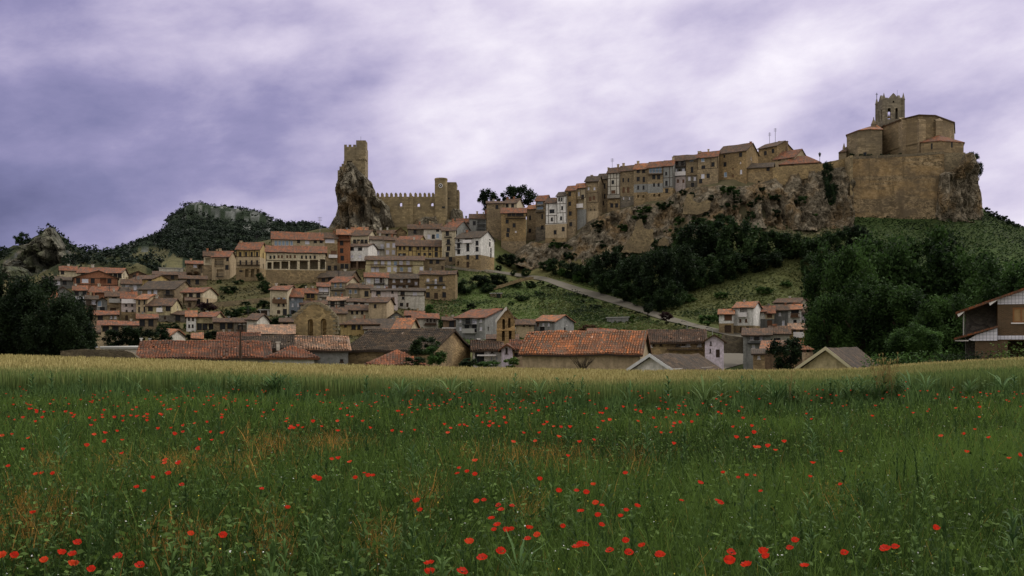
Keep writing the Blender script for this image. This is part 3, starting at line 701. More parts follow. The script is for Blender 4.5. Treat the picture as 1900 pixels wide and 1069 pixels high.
H('grey narrow two-storey house with a red roof beside the left trees', 136, 161, 538, 568, 530, w='grey', rc='r', W=[('d', 543, [142, 150, 157]), ('w', 555, [142, 152])])
H('orange-roofed brick building directly below the broad brick gable', 165, 214, 542, 562, 531, w='brick', rc='r', W=[('d', 549, [175, 200])], x2=226)
H('small ochre stone house with a brown roof below the orange roof', 196, 228, 550, 566, 541, w='tan', rc='b', W=[('d', 556, [205, 218])])
H('small red-roofed house half hidden by the big dark tree', 80, 105, 553, 572, 541, w='tan', rc='r', W=[('d', 560, [96])])
H('dark timbered house wedged below the brick buildings', 160, 181, 554, 575, 547, w='dark', rc='d', W=[('w', 560, [166, 174])], bal=[(161, 179, 562, 566, 'd')])
H('pale blue-grey house with a dark gabled roof and a black balcony door', 180, 199, 558, 590, 548, roof='g', w='grey', rc='d', W=[('D', 563, [191], 6, 12), ('p', 563, [184]), ('d', 575, [190])])
H('yellow-grey house with a long pale balcony under a brown roof', 199, 226, 549, 592, 540, w='tan', rc='b', base=[(562, 'stone')], W=[('d', 553, [204, 212, 220]), ('o', 567, [211]), ('D', 580, [210])], bal=[(202, 224, 558, 561, 'c')])
H('tall pinkish-white house with a white balcony band and small square windows', 225, 252.5, 553, 596, 541, w='pink', rc='r', W=[('d', 556, [230, 238, 246]), ('d', 566.5, [234, 245], 3.5, 4), ('d', 577, [235, 246], 3.5, 4), ('D', 590, [235], 5, 9)], bal=[(225.5, 252, 557, 562, 'w')])
H('narrow house with two columns of dark windows and a yellow gable', 252.5, 273, 554, 597, 545, 299, w='tan', rc='o', W=[('d', 560, [258, 268], 3.4, 10), ('d', 574, [258, 268], 3.4, 10), ('D', 590, [267], 6, 11), ('d', 588, [258])])
H('wide yellow chalet with blue balconies on a grey stone ground floor', 273, 318, 566, 597, 553, 337, w='lemon', rc='b', base=[(585, 'gstone')], W=[('d', 571, [279, 312]), ('p', 570, [297], 6, 8), ('D', 590, [306], 4, 6), ('d', 588, [283])], SW=[('p', 570, [329], 5, 7), ('D', 589.5, [325], 9, 9)], bal=[(292, 303, 573, 578, 'w')])
H('yellow-walled house under a long brown eave below the bare field', 244, 282, 517, 533, 510, 316, w='yellow', rc='b', W=[('d', 521, [257, 278]), ('D', 523, [251])])
H('low house with a broad brown roof and a pale dish below the field', 284, 344, 510, 519, 503.5, w='brown', rc='b', W=[('d', 514, [300, 320])])
H('small dark gable with a brown roof between the red roof and the yellow house', 237, 275, 511, 522, 502.5, roof='g', w='brown', rc='b', W=[('d', 515, [250])])
H('big beige house with a long dark roof, balconies and one blank gable', 257, 324, 536, 560, 521, 361, w='stone', rc='d', Dmax=13, W=[('w', 541, [277, 288]), ('p', 541, [282]), ('d', 541, [311, 317]), ('d', 550, [311, 317])], bal=[(306, 322, 544, 547, 'i'), (306, 322, 553, 556, 'i')])
H('cream two-storey house with a red roof and yellow gable above the stone wall', 337, 376, 542, 567, 533, 403, w='cream', rc='r', base=[(552, 'tan')], rec=[(339, 347, 545, 563, .9)], W=[('d', 547, [354, 368]), ('d', 560, [355, 368])], SW=[('d', 560, [385])])
H('white tower-like house with an orange roof left of the balcony house', 346, 364, 586.5, 615, 575.5, w='white', rc='o', W=[('d', 592, [350.5, 358], 3.4, 6), ('d', 605, [351, 357.5], 3.4, 6)])
H('yellow house with a dark wooden balcony and a white gable', 364, 397, 588, 614, 580.5, 417, w='lemon', rc='r', W=[('d', 594, [369, 377]), ('d', 594, [388, 394]), ('d', 606, [370, 380, 392])], bal=[(379, 396, 596, 600, 'd')], ch=[(384, 577, 3, 6, 'pale')])
H('stone house with round white window surrounds behind the shrubs', 164, 219, 583.5, 604, 576, w='stone', rc='r', W=[('d', 589, [186, 195]), ('w', 589, [207, 214], 4, 5)])
H('low house with an even orange roof just above the round shrubs', 183, 255, 603, 622, 595.5, w='tan', rc='r', W=[('d', 607, [196, 214, 240])], Y=160)
H('beige house with white painted window strip beside the big left tree', 132, 183, 616, 652, 604.5, w='tan', rc='b', W=[('d', 628, [149]), ('w', 619, [173.5], 4.5, 5), ('w', 630, [173.5], 5, 7), ('p', 642, [172], 18, 5)], Y=143)
H('small grey gable with an orange roof right of the shrubs', 297, 312, 622, 640, 613.5, 344, w='pale', rc='o', Y=150, Dmax=9)
H('tiny orange roof peeping between two dark shrubs', 358, 374, 626, 640, 618, w='tan', rc='o', Y=140)
H('flat-roofed shed with two silver chimneys behind the red farm roofs', 190, 297, 643.5, 668, 640, roof='f', w='pale', Y=104, D=8, ch=[(262, 627, 3.5, 11, 'white'), (278, 627.5, 3.5, 10, 'grey')], name='shed', cat='shed', g=None)
# upper left terrace
H('dark little stone barn with a dish at the left end of the upper row', 345, 378, 489, 513, 483.5, w='stone', rc='r', W=[('w', 492, [362]), ('o', 495, [371])])
H('pale house with a deep window niche, second in the upper row', 378, 396, 474.5, 519, 465.5, w='cream', rc='b', base=[(492, 'stone')], rec=[(381, 390, 479, 489, .8)], ant=[(393, 459, 466)])
H('stone house with white laundry hanging from its upper balcony', 393, 425, 476, 519, 465.5, 439, w='tan', rc='r', rec=[(398, 415, 480, 496, .8), (402, 415, 500, 515, .8)], W=[('d', 480, [423]), ('d', 496, [421])], bal=[(400, 415, 486, 490, 'i'), (402, 415, 508, 513, 'i')])
H('large half-timbered house with three tall ground-floor openings', 438, 482, 462, 522, 450, 495, w='yellow', rc='r', base=[(477, 'tan'), (497, 'ostone')], W=[('d', 471.5, [446, 456.5, 467, 477], 4, 8), ('d', 487, [446, 457, 467, 477], 3.6, 8), ('o', 507, [458, 468.5, 479], 6, 15), ('d', 503, [447], 6, 3)], bal=[(440, 483, 487, 492, 'd')], tf=(9, [464, 476.5]), sg=(1, 3))
H('long house with grey-blue panels and a red roof at the top of the rise', 504, 603, 444.5, 468, 430.5, w='beige', rc='r', W=[('p', 451, [512, 519, 526, 533, 541], 5, 9), ('w', 449, [570], 8, 8), ('d', 447, [554, 585, 596]), ('d', 460, [536])], base=[(457, 'brown')], ch=[(512, 432, 4, 6, 'yellow')])
H('long galleried house on white pillars over a dark open undercroft', 493, 605, 468, 526, 456, w='cream', rc='r', D=7.5, base=[(502, 'ostone')], W=[('d', 477, [502, 509, 560, 568, 576, 584], 3.6, 5.5), ('s', 476, [517, 523, 533, 539, 547], 3.6, 5)], rec=[(496, 504, 486.5, 499, 4), (507, 519, 485.5, 499, 4), (522, 535, 485, 499, 4), (538, 551, 484, 500, 4), (556, 571, 483, 500, 4), (575, 590, 482, 500, 4), (594, 603, 481, 500, 4)], tf=(1, [470, 484]))
H('grey-fronted house with a yellow oriel window beside the terracotta house', 602, 626, 441, 503, 431.5, w='tan', rc='b', base=[(452, 'ostone'), (478, 'stone')], W=[('w', 446.5, [612], 17, 8), ('s', 469, [619], 11, 8), ('d', 497, [611, 623])], bal=[(610, 626, 474, 478, 'w')])
H('terracotta red tall house with wooden top gallery and orange roof', 625, 650, 434, 502, 425.5, w='terra', rc='o', base=[(489, 'stone')], W=[('d', 451, [634]), ('d', 465, [634]), ('d', 479, [635]), ('d', 494, [635, 643])], rec=[(627, 648, 436, 444, 1.2)], bal=[(626, 650, 443, 447, 'd')])
H('cream house with a dark glazed gallery and grey gable above the white house', 652, 683, 436, 470, 427, 699, w='cream', rc='b', W=[('d', 448, [658, 665, 672, 679], 6, 7)], rec=[], bal=[(651, 684, 449, 453, 'd')])
H('orange-roofed house just under the castle rock', 652, 682, 431, 440, 420.5, w='tan', rc='o', W=[('d', 435, [665])])
H('white jettied house with four windows standing on thin posts', 645, 683, 456.5, 500, 452, 700, w='white', rc='b', base=[(484, 'brown')], W=[('d', 462, [653, 668], 8, 6), ('w', 476, [653, 668], 6, 5)], rec=[(648, 661, 485, 497, 2), (664, 682, 485, 497, 2)])
H('grey house with a long iron balcony and three little white windows', 686, 714, 444, 481, 437.5, w='pale', rc='b', W=[('w', 457, [695, 709]), ('d', 469, [694]), ('w', 469, [701, 707])], bal=[(688, 713, 459, 463, 'i')])
H('narrow grey house with white-curtained windows left of the yellow timber house', 714, 735, 445, 481, 439, w='beige', rc='b', W=[('w', 455, [720, 731]), ('w', 468, [719, 730])])
H('upper yellow half-timbered house with a small yellow gable', 735, 776, 446, 470, 437.5, 792, w='yellow', rc='r', W=[('d', 446.5, [763], 9, 6), ('d', 460, [742, 750]), ('d', 461, [761], 6, 9)], tf=(6, [447, 454]))
H('lower yellow half-timbered house with a row of dark brown windows', 735, 825, 456, 492, 445, w='yellow', rc='b', D=8, base=[(480, 'stone')], W=[('d', 460.5, [742.5, 750, 776, 787, 798], 4.6, 6), ('d', 461, [761, 809.5], 6, 9), ('d', 471.5, [777, 788, 798], 4.6, 5), ('d', 472, [809.5], 6, 9), ('d', 474, [742, 750]), ('d', 484, [810])], tf=(12, [457, 466, 478.5], 735, 825))
H('low stone ground-floor building under the yellow timber house', 787, 825, 481, 506, 478, roof='m', w='stone', rc='d', D=3, W=[('D', 497, [821], 4, 7), ('d', 485, [800, 812])])
H('long cream house with two long balconies in the middle of the village', 678, 787, 482, 510, 474.5, w='lemon', rc='b', D=8, W=[('w', 488, [697, 710, 722, 744, 757]), ('p', 489, [734]), ('w', 500, [692, 700, 722, 733, 760]), ('p', 500, [745], 6, 8), ('w', 499, [782])], bal=[(688, 716, 491, 495.5, 'b'), (736, 766, 488, 493, 'b'), (736, 766, 501, 506, 'b')], tf=(4, [483, 492]))
H('pale narrow house with an iron balcony left of the big white house', 820, 845, 427, 492, 421, w='cream', rc='b', base=[(477, 'stone')], W=[('d', 433, [830]), ('d', 448, [832]), ('d', 461, [832]), ('d', 472, [830]), ('d', 481, [836])], bal=[(824, 838, 436, 440, 'i'), (827, 837, 450, 453, 'i')])
H('big white house with a stone ground floor and dark door at the road', 845, 892, 439.5, 503, 429.5, 917, w='white', rc='d', base=[(473, 'ostone')], W=[('D', 445, [851], 4, 8), ('d', 441.5, [869], 15, 6), ('d', 451, [885]), ('d', 453, [868]), ('d', 462, [868, 885]), ('d', 456, [851]), ('d', 467, [851]), ('d', 477, [868, 885]), ('D', 491, [868], 6, 11), ('o', 489, [850], 4, 8)], SW=[('d', 441, [909]), ('d', 453, [909]), ('d', 464, [911]), ('d', 474, [911])], bal=[(846, 858, 447, 451, 'i'), (846, 855, 460, 463, 'i'), (861, 877, 446.5, 450, 'w')])
H('bright red-roofed house with a grey gable just below the castle', 822, 848, 421, 446, 411, 872, w='grey', rc='r', W=[('d', 424, [829, 836])])
H('grey stone house with a wide brown roof below the castle wall', 757, 787, 423.5, 447, 416, w='gstone', rc='b', W=[('d', 430, [770])])
H('pale grey house with small windows right of the brown roof', 786, 820, 423.5, 455, 415, w='pale', rc='b', W=[('d', 426, [812]), ('w', 439, [796]), ('p', 438, [812], 6, 9), ('d', 439, [804])])
H('low brown-roofed house against the foot of the castle rock', 700, 735, 433, 446, 426.5, w='beige', rc='b', W=[('d', 437, [718, 728])])
H('small stone gable peeping between brown roofs under the castle', 734, 753, 430, 442, 419.5, roof='g', w='ostone', rc='b', W=[('d', 428, [743], 2.5, 3)])
H('grey house with dark balconies left of the tall brown blocks', 871, 902, 404.5, 434, 396.5, w='grey', rc='b', W=[('d', 414, [880])], rec=[(886, 900, 409, 416, .9), (886, 900, 419, 425, .9)], bal=[(885, 901, 413, 417, 'i'), (884, 901, 422, 426, 'i')])
H('red roof edge behind the grey house at the castle saddle', 848, 876, 412, 425, 405, w='grey', rc='r')
H('tall brown block with a full-height grey glazed bay', 901, 931, 396, 438, 388.5, w='ridge', rc='r', W=[('p', 402, [923], 15, 9), ('p', 412, [923], 15, 9), ('p', 422, [923], 15, 9), ('w', 434, [917, 927], 6, 5)], name='apartment_block', cat='apartment block')
H('tall ochre stone block with a dark wooden top gallery', 930, 976, 394, 473, 385.5, w='ochre', rc='r', W=[('d', 397.5, [945, 953, 961, 968], 7, 8), ('d', 411, [941]), ('d', 418, [954]), ('d', 427, [943]), ('d', 436, [942]), ('w', 430, [957], 3, 3), ('d', 441, [941], 3, 5)], bal=[(938, 975, 400, 405, 'd')], name='apartment_block', cat='apartment block')
H('stone house with a flat tiled top behind the tall brown block', 903, 934, 377, 393, 373.5, w='stone', rc='b', Y=335, W=[('d', 384, [922])])
H('cream gabled house in front of the dark ridge pine', 933, 958, 376, 392, 369, 972, w='cream', rc='b', Y=335, W=[('d', 381, [941, 951])])
# ridge row
RG = 'houses in the row along the cliff edge'
H('narrow stone house at the low left end of the cliff row', 977, 995, 386, 446, 379.5, w='ridge', rc='o', W=[('d', 404, [983.5], 3.5, 8), ('d', 428, [983])], group=RG)
H('cliff-row house with two blue-grey wooden balconies and red roof', 994, 1013, 371, 448, 358.5, w='ridge', rc='r', W=[('p', 376, [1002], 12, 6), ('p', 386, [1002], 12, 5), ('d', 402, [1006], 3.5, 9), ('d', 422, [1006])], bal=[(995, 1010, 379, 382, 'i'), (995, 1010, 389, 393, 'i')], group=RG)
H('white half-timbered cliff house with a wide window under a brown roof', 1012, 1034, 374.5, 456, 367, w='white', rc='b', base=[(416, 'tan'), (441, 'ostone')], W=[('d', 392, [1024], 10, 7), ('d', 407, [1024], 4, 7), ('d', 431, [1030])], tf=(4, [377, 400, 415]), group=RG)
H('taller white half-timbered cliff house with crossed beams', 1033, 1051, 361.5, 456, 355.5, w='white', rc='d', base=[(415, 'tan'), (441, 'ostone')], W=[('d', 370, [1037, 1042], 3, 7), ('d', 386, [1043], 4, 7), ('d', 405, [1041], 4, 7), ('d', 425, [1045])], tf=(3, [363, 378, 395, 414]), group=RG)
H('slim ochre cliff house with small windows and sloping red roof', 1050, 1068, 352, 444, 344.5, w='ochre', rc='r', W=[('d', 360, [1057]), ('d', 378, [1057]), ('d', 396, [1058]), ('d', 416, [1059])], group=RG)
H('cliff house with a pale balcony over a grey rendered foot', 1067, 1087, 347, 426, 339.5, w='beige', rc='o', base=[(388, 'grey')], W=[('w', 360, [1074, 1079], 3, 7), ('d', 365, [1081])], rec=[(1068, 1084, 370, 379, 1)], bal=[(1068, 1083, 379, 385, 'w')], tf=(4, [351, 367]), group=RG)
H('broad tan cliff house with a dark tiled roof and shuttered window pair', 1086, 1110, 334.5, 412, 326.5, w='ridge', rc='d', W=[('w', 350, [1092, 1103], 3.5, 5), ('s', 369, [1095], 5, 8), ('s', 367, [1102], 5, 7), ('d', 389, [1096, 1103], 2, 3)], tf=(3, [339, 358, 376]), group=RG)
H('tan cliff house with a blue-grey attic next to the jettied white house', 1109, 1128, 330, 396, 318, w='ridge', rc='d', base=None, W=[('p', 325.5, [1114, 1122], 6, 5), ('d', 345, [1122], 3, 10), ('d', 364, [1117.5, 1122], 3, 9), ('d', 377, [1118])], ch=[(1098, 325, 4, 5, 'tan')], group=RG)
H('white timbered cliff house jettied out over the rock on a dark beam', 1127, 1150, 319, 392, 310, w='pale', rc='b', base=[(367, 'ostone')], W=[('d', 338, [1137], 5, 7), ('s', 356, [1138], 8, 6), ('d', 381, [1135, 1144])], bal=[(1128, 1151, 362, 368, 'd')], tf=(4, [322, 331, 346, 361]), ant=[(1136, 294, 312)], ch=[(1129, 311, 3, 5, 'tan')], group=RG)
H('plain tan cliff house with two pairs of windows right of the jettied house', 1149, 1177, 315, 385, 306, w='ridge', rc='b', W=[('d', 334, [1156.5, 1166], 3.2, 7), ('s', 352.5, [1157, 1165.5], 4.5, 10), ('w', 368, [1157, 1168], 2, 4)], ch=[(1147, 305, 3.5, 6), (1157, 303, 4, 6)], group=RG)
H('tan over grey cliff house with two tall columns of windows', 1176, 1203, 311.5, 381, 299.5, w='ridge', rc='o', base=[(341, 'grey'), (356, 'ostone')], W=[('d', 332, [1184]), ('d', 333, [1194.5], 4.5, 10), ('d', 348, [1184, 1194], 3.5, 7), ('o', 364.5, [1184, 1194], 3.5, 5), ('d', 317, [1184, 1194])], ch=[(1184, 299, 4, 5)], group=RG)
H('cliff house with a long glazed white gallery under a red roof', 1202, 1231, 308, 378, 296, w='ridge', rc='r', base=[(340, 'grey'), (357, 'ostone')], W=[('p', 316, [1207, 1213, 1219, 1225], 5.4, 10), ('d', 328.5, [1213, 1222]), ('d', 343, [1213.5, 1222], 3.8, 6), ('o', 362.5, [1214, 1223], 3.8, 5)], bal=[(1203, 1230, 318, 323, 'd')], group=RG)
H('narrow half-timbered grey cliff house beside the pink one', 1230, 1249, 306, 374, 297, w='grey', rc='r', base=[(348, 'ostone')], W=[('d', 322, [1236], 3.5, 6), ('d', 340, [1236.5], 4.5, 9), ('d', 354, [1237])], tf=(3, [309, 330, 347]), ch=[(1249, 291, 3.5, 6)], group=RG)
H('cliff house with white balconies over a pink rendered lower wall', 1248, 1273, 296, 356, 288, w='dgrey', rc='b', base=[(327, 'pink')], W=[('w', 317, [1254, 1268], 5, 8), ('D', 318, [1261], 4, 9), ('d', 303, [1256, 1266]), ('s', 336, [1258, 1268], 3.5, 6)], bal=[(1249, 1273, 305, 309, 'd'), (1249, 1273, 320, 325, 'w')], group=RG)
H('tan cliff house with a bright white double window low in its wall', 1272, 1295, 294, 350, 286.5, w='ridge', rc='b', W=[('p', 297.5, [1283], 7, 5), ('d', 315, [1284], 5, 11), ('w', 331.5, [1279, 1289], 4.5, 7), ('d', 343, [1285])], tf=(2, [300, 326]), group=RG)
H('tan cliff house with an orange roof left of the big brown house', 1294, 1332, 289, 347, 280, w='ridge', rc='r', W=[('p', 296, [1304], 6, 8), ('d', 310, [1305], 7, 6), ('w', 327, [1304]), ('d', 326, [1314]), ('d', 305, [1323]), ('d', 336, [1300])], tf=(3, [292, 313]), ch=[(1298, 281, 6, 5), (1314.5, 277, 3, 5)], group=RG)
H('big plain brown house with a few scattered windows atop the cliff', 1332, 1385, 278, 348, 268, 1407, w='ochre', rc='b', W=[('d', 290, [1344], 4, 5), ('d', 305, [1345]), ('d', 287, [1374]), ('s', 313, [1360], 3, 3), ('p', 324, [1346], 6, 9), ('w', 319, [1375], 4, 8), ('s', 326, [1360], 4, 4), ('w', 302, [1374], 2, 3), ('d', 338, [1347])], SW=[('w', 294, [1394], 3, 6), ('w', 302, [1394], 2, 4)], ch=[(1393, 263, 3.5, 7, 'brick')], group=RG)
H('ochre house with two tall antenna masts behind the big brown house', 1407, 1442, 270, 312, 264, 1470, w='ochre', rc='b', W=[('d', 284, [1420]), ('d', 280, [1434])], ant=[(1428, 246, 266), (1438.5, 238, 266)], ch=[(1446, 262, 3, 7), (1454, 268, 3, 7)], Y=322, group=RG)
H('stepped red-roofed house below the antenna masts', 1436, 1474, 290, 312, 279, 1500, w='tan', rc='r', Y=316, W=[('d', 294, [1446])], ch=[(1460, 262, 3.5, 12, 'brown')], group=RG)
H('low house with a dark lean-to roof jutting out over the cliff', 1387, 1434, 308.5, 350, 302.5, roof='e', w='ochre', rc='d', D=6, base=[(318, 'ostone')], W=[('o', 337.5, [1408], 4, 4), ('d', 313, [1425])], group=RG)
H('low house with a wide brown hipped roof near the street lamp', 1448, 1521, 299.5, 316, 289, roof='h', w='stone', rc='r', Y=311, W=[('d', 303, [1470])], group=RG)
# middle rows of the village
H('long dark-roofed house under the undercroft pillars', 590, 650, 513, 530, 502.5, 668, w='brown', rc='d', W=[('d', 518, [600, 612, 630])])
H('house with black iron balconies and blue-paned balcony doors', 612, 643, 523, 553, 512.5, 667, w='beige', rc='r', W=[('p', 529, [622, 632], 4.6, 9), ('p', 545, [623, 633], 4.2, 6)], bal=[(614, 640, 532, 538, 'i'), (615, 639, 548, 551, 'i')])
H('white and brown house with a balcony left of the black balconies', 589, 611, 531, 559, 524, w='pale', rc='r', W=[('w', 536, [596, 605]), ('d', 537, [608])], bal=[(593, 609, 548, 552, 'd')], tf=(2, [532, 543, 546]))
H('small house hung with bright blue laundry', 643, 672, 534, 554, 526, w='beige', rc='b', W=[('p', 541, [650, 660], 5, 7)])
H('plain beige house with a single dark window by the blue laundry', 668, 691, 534, 556, 527.5, w='tan', rc='b', W=[('d', 545, [680])])
H('grey-white galleried house with a bright red roof in mid village', 677, 720, 513.5, 541, 505.5, w='pale', rc='r', W=[('w', 520, [684, 700]), ('D', 520, [707], 5, 10), ('d', 521, [691]), ('w', 533, [702, 716]), ('d', 533, [708])], bal=[(694, 714, 521, 526, 'i')], tf=(5, [515, 529]))
H('dark timbered house with four bright white windows in a row', 720, 778, 516, 541, 507.5, w='brown', rc='d', W=[('w', 521, [731, 745, 759], 5, 6), ('w', 526, [772], 5, 6), ('w', 533, [731, 743])], bal=[(735, 768, 526, 530, 'd')], tf=(5, [517, 529]))
H('large ochre stone house with white windows at the garden edge', 778, 845, 508, 558, 501.5, 849, w='ostone', rc='b', W=[('w', 520, [794, 822], 5, 6), ('w', 522, [808.5], 4, 9), ('d', 518, [818]), ('w', 533, [794, 808, 824], 5, 4), ('d', 547, [794, 824]), ('D', 549, [809], 7, 11)], bal=[(790, 826, 524, 528, 'i')])
H('pinkish rendered house with a dark eave below the red-roofed gallery', 690, 738, 539, 575, 535, w='pink', rc='d', W=[('d', 543, [702]), ('d', 542, [728], 4, 5), ('s', 557, [728])])
H('grey-white rendered house with scattered small windows by the terraces', 737, 788, 539, 574, 534, w='pale', rc='d', W=[('d', 542, [747]), ('d', 541, [776], 7, 4), ('d', 553, [748], 5, 5), ('d', 565, [745], 6, 6), ('D', 566, [756], 4, 8), ('w', 543, [770])], tf=(1, [549, 541]))
H('half-timbered white house with a striped tile eave in mid village', 608, 645, 556.5, 574, 550, w='pale', rc='l', W=[('d', 563, [617, 635])], tf=(7, [558, 565, 571]))
H('long low white house with a dark roof above the beige gable', 645, 684, 559.5, 578, 553, w='white', rc='b', W=[('d', 563, [660, 672])])
H('tall beige rendered house with one window and a sloping side', 684, 717, 560, 600, 551, 731, w='tan', rc='b', W=[('d', 568, [696], 5, 7)])
H('cream house with three square windows under a dark roof', 643, 683, 574.5, 598, 565, w='cream', rc='b', W=[('d', 580, [653.5, 662.5, 672], 4.6, 6)])
H('plain beige house with a brown roof beside the ruined arch wall', 608, 643, 579.5, 604, 570, w='tan', rc='b', W=[('d', 590, [620])])
H('yellow house with a wide hipped roof and brown balcony right of the ruin', 632, 700, 599.5, 622, 589.5, roof='h', w='yellow', rc='b', W=[('d', 604, [641], 5, 6), ('d', 606, [656], 8, 11), ('d', 606, [666], 6, 11), ('s', 600, [690])])
H('long dark lean-to roof sliding down right of the yellow house', 676, 752, 609, 624, 592, roof='m', w='pale', rc='d', W=[('w', 614, [725]), ('d', 613, [735])], D=7)
H('grey gable under the garden terraces', 719, 752, 590, 606, 577.5, roof='g', w='grey', rc='b', W=[('w', 592, [727])])
H('white-sided house with a blue door strip and red roof', 752, 786, 584, 606, 577, w='lilac', rc='r', W=[('p', 590, [756, 782], 4, 8), ('d', 587, [754], 3, 4)])
H('wooden-galleried house with an orange roof beside the bush', 766, 813, 589.5, 612, 581.5, w='pale', rc='r', W=[('d', 594.5, [793, 799, 806], 4, 6), ('s', 601, [799], 22, 3)], bal=[(786, 810, 598, 602, 'd')])
H('steep bright orange roof with a plain beige gable', 728, 757, 611, 630, 590.5, 779, w='tan', rc='o', Y=150, Dmax=9)
H('grey apartment house with white shutters and stacked balconies by the belfry', 846, 900, 588.5, 632, 576, 958, w='grey', rc='r', Dmax=15, W=[('w', 595, [854, 892], 5, 6), ('w', 610, [854, 892], 5, 7), ('d', 594, [868, 874]), ('w', 594, [880]), ('d', 609, [866, 880])], rec=[], bal=[(861, 884, 596, 602, 'i'), (861, 884, 611, 617, 'c')], SW=[('D', 610, [906], 5, 8)], name='apartment_block', cat='apartment block', sg=None)
H('low annex with a white railing left of the grey apartment house', 822, 846, 593, 626, 588, w='brown', rc='b', W=[('d', 601, [830, 838])], bal=[(820, 846, 605, 608, 'l')])
# left centre
H('tall cream house with a wide brown balcony window left of the slate-blue house', 501, 533, 537.5, 587, 529.5, 552, w='cream', rc='r', W=[('p', 556, [517, 527], 5, 8), ('s', 556, [509, 522], 4, 8), ('d', 566, [517, 526], 4, 5), ('D', 579, [517], 6, 7), ('d', 579, [529])], bal=[(507, 533, 557, 562, 'b')])
H('slate-blue rendered house with white-framed windows', 533, 562, 549, 586, 535.5, w='blue', rc='r', W=[('w', 554, [543], 5, 5), ('w', 566, [543, 553], 3, 6), ('d', 579, [543], 6, 7)], ant=[(577, 529, 540)])
H('wooden house with a big glazed balcony right of the slate-blue house', 562, 589, 543, 563, 534.5, w='yellow', rc='r', W=[('d', 549, [572, 580], 7, 8)], bal=[(567, 585, 552, 556, 'd')])
H('brown-eaved house directly behind the ruined arch wall', 558, 606, 564, 588, 557.5, w='tan', rc='b', W=[('d', 570, [575])])
H('tiny white garage with a black door in the garden', 481, 500, 575, 586, 573, roof='f', w='white', D=4, W=[('D', 580.5, [490], 12, 9)], name='garage', cat='garage')
H('brown-roofed stone row house next to the small white gable', 397, 434, 597, 620, 589.5, w='stone', rc='b', W=[('d', 603, [427]), ('d', 605, [413])])
H('grey row house with two white windows adjoining the stone row house', 434, 458, 597, 622, 589.5, w='gstone', rc='b', W=[('w', 600, [445, 453], 3, 4), ('d', 610, [446])], rec=[(441, 456, 609, 617, .8)])
H('pale house with a broad plain gable facing right, above the farm roofs', 458, 476, 592.5, 626, 581.5, 500, w='pale', rc='b', W=[('D', 608, [469], 3, 6)])
H('wide farm house with half-dark half-orange roof left of the ruin', 461, 545, 619, 640, 604, w='pale', rc='l', Y=150, D=12, W=[('w', 623, [470, 490])])
H('small orange-roofed shed behind the utility pole', 408, 442, 626, 640, 616, w='tan', rc='o', Y=138)
# near farm buildings at the field's edge
FG = 'farm buildings at the edge of the wheat field'
H('long low farmhouse with a mottled red roof at the left end of the wheat', 257, 500, 662, 675, 633, w='pale', rc='r', Y=95, D=10, near=True, o=.5, name='farmhouse', cat='farmhouse', group=FG)
H('hip-roofed farm building with a small white chimney', 500, 583, 662, 678, 641, roof='h', w='white', rc='r', Y=93, D=7.5, near=True, name='farmhouse', cat='farmhouse', ch=[(516, 634, 6, 17, 'pale')], group=FG)
H('long dull red roof behind the mottled farmhouse', 405, 480, 632, 644, 625, w='tan', rc='r', Y=118, D=8, near=True, name='farmhouse', cat='farmhouse', group=FG)
H('old mossy-roofed barn behind the orange-roofed shed', 450, 556, 645, 660, 624, w='stone', rc='d', Y=108, D=9, near=True, name='barn', cat='barn', group=FG)
H('grey rendered shed with a light orange tile roof', 552, 646, 647.5, 680, 624.5, w='grey', rc='l', Y=98, D=9.5, near=True, W=[('d', 669, [634], 6, 5)], name='shed', cat='shed', group=FG)
H('old ochre stone barn with a sagging mossy roof and collapsed ridge', 646, 803, 648, 684, 612, 873, w='ostone', rc='d', Y=100, Dmax=14, near=True, name='barn', cat='barn', group=FG)
H('small shed with a peaked red tile roof in front of the stone barn', 685, 786, 674, 688, 648, roof='h', w='stone', rc='r', Y=88, D=5.5, near=True, name='shed', cat='shed', group=FG)
H('white house with balcony and dark roof beside the pink gable', 878, 932, 648.5, 684, 634.5, w='white', rc='b', Y=106, D=7, near=True, W=[('d', 652, [896, 913], 4, 6), ('p', 665, [900, 912, 922], 5, 8), ('d', 665, [890])], bal=[(885, 920, 655, 658, 'l')], ch=[(888, 628, 4, 9, 'white'), (895, 631, 4, 6, 'pale')], group=FG)
H('narrow lilac-pink gable house with one tall arched window', 930.5, 950, 645, 684, 637, roof='g', w='lilac', rc='r', Y=104, D=7, W=[('d', 651, [940], 4, 11)], group=FG)
H('small orange-roofed house tucked between the pink gable and the barn', 948, 975, 647, 684, 631, w='tan', rc='r', Y=110, D=7, near=True, W=[('d', 658, [958], 8, 6)], group=FG)
H('wide plaster barn with bold rows of red barrel tiles', 969, 1188, 652, 690, 615.5, 1203, w='tan', rc='o', Y=92, Dmax=9, near=True, o=.55, name='barn', cat='barn', group=FG)
H('old house with blue-white panels below a mossy red roof', 1203, 1308, 633, 662, 613, w='ostone', rc='b', Y=125, D=9, near=True, W=[('w', 638, [1258, 1268, 1277, 1298], 8, 10), ('d', 636, [1261, 1291], 4, 5), ('D', 637, [1271], 4, 11), ('w', 641, [1208], 4, 6), ('d', 639, [1213, 1226], 4, 6)], bal=[(1238, 1304, 646, 648, 'd')], group=FG)
H('house with a plain brown tile roof and a white bargeboarded gable', 1172, 1249, 684, 692, 657, 1328, roof='g', w='white', rc='d', Y=84, Dmax=11, rx=1210, barge=(.5, .5, .5), name='bungalow', cat='bungalow', group=FG)
H('green-beige gabled bungalow with a brown roof and a stone chimney', 1474, 1592, 689, 696, 643, 1640, roof='g', w='lemon', rc='d', Y=82, Dmax=10, rx=1535, barge=(.42, .38, .25), name='bungalow', cat='bungalow', group=FG)
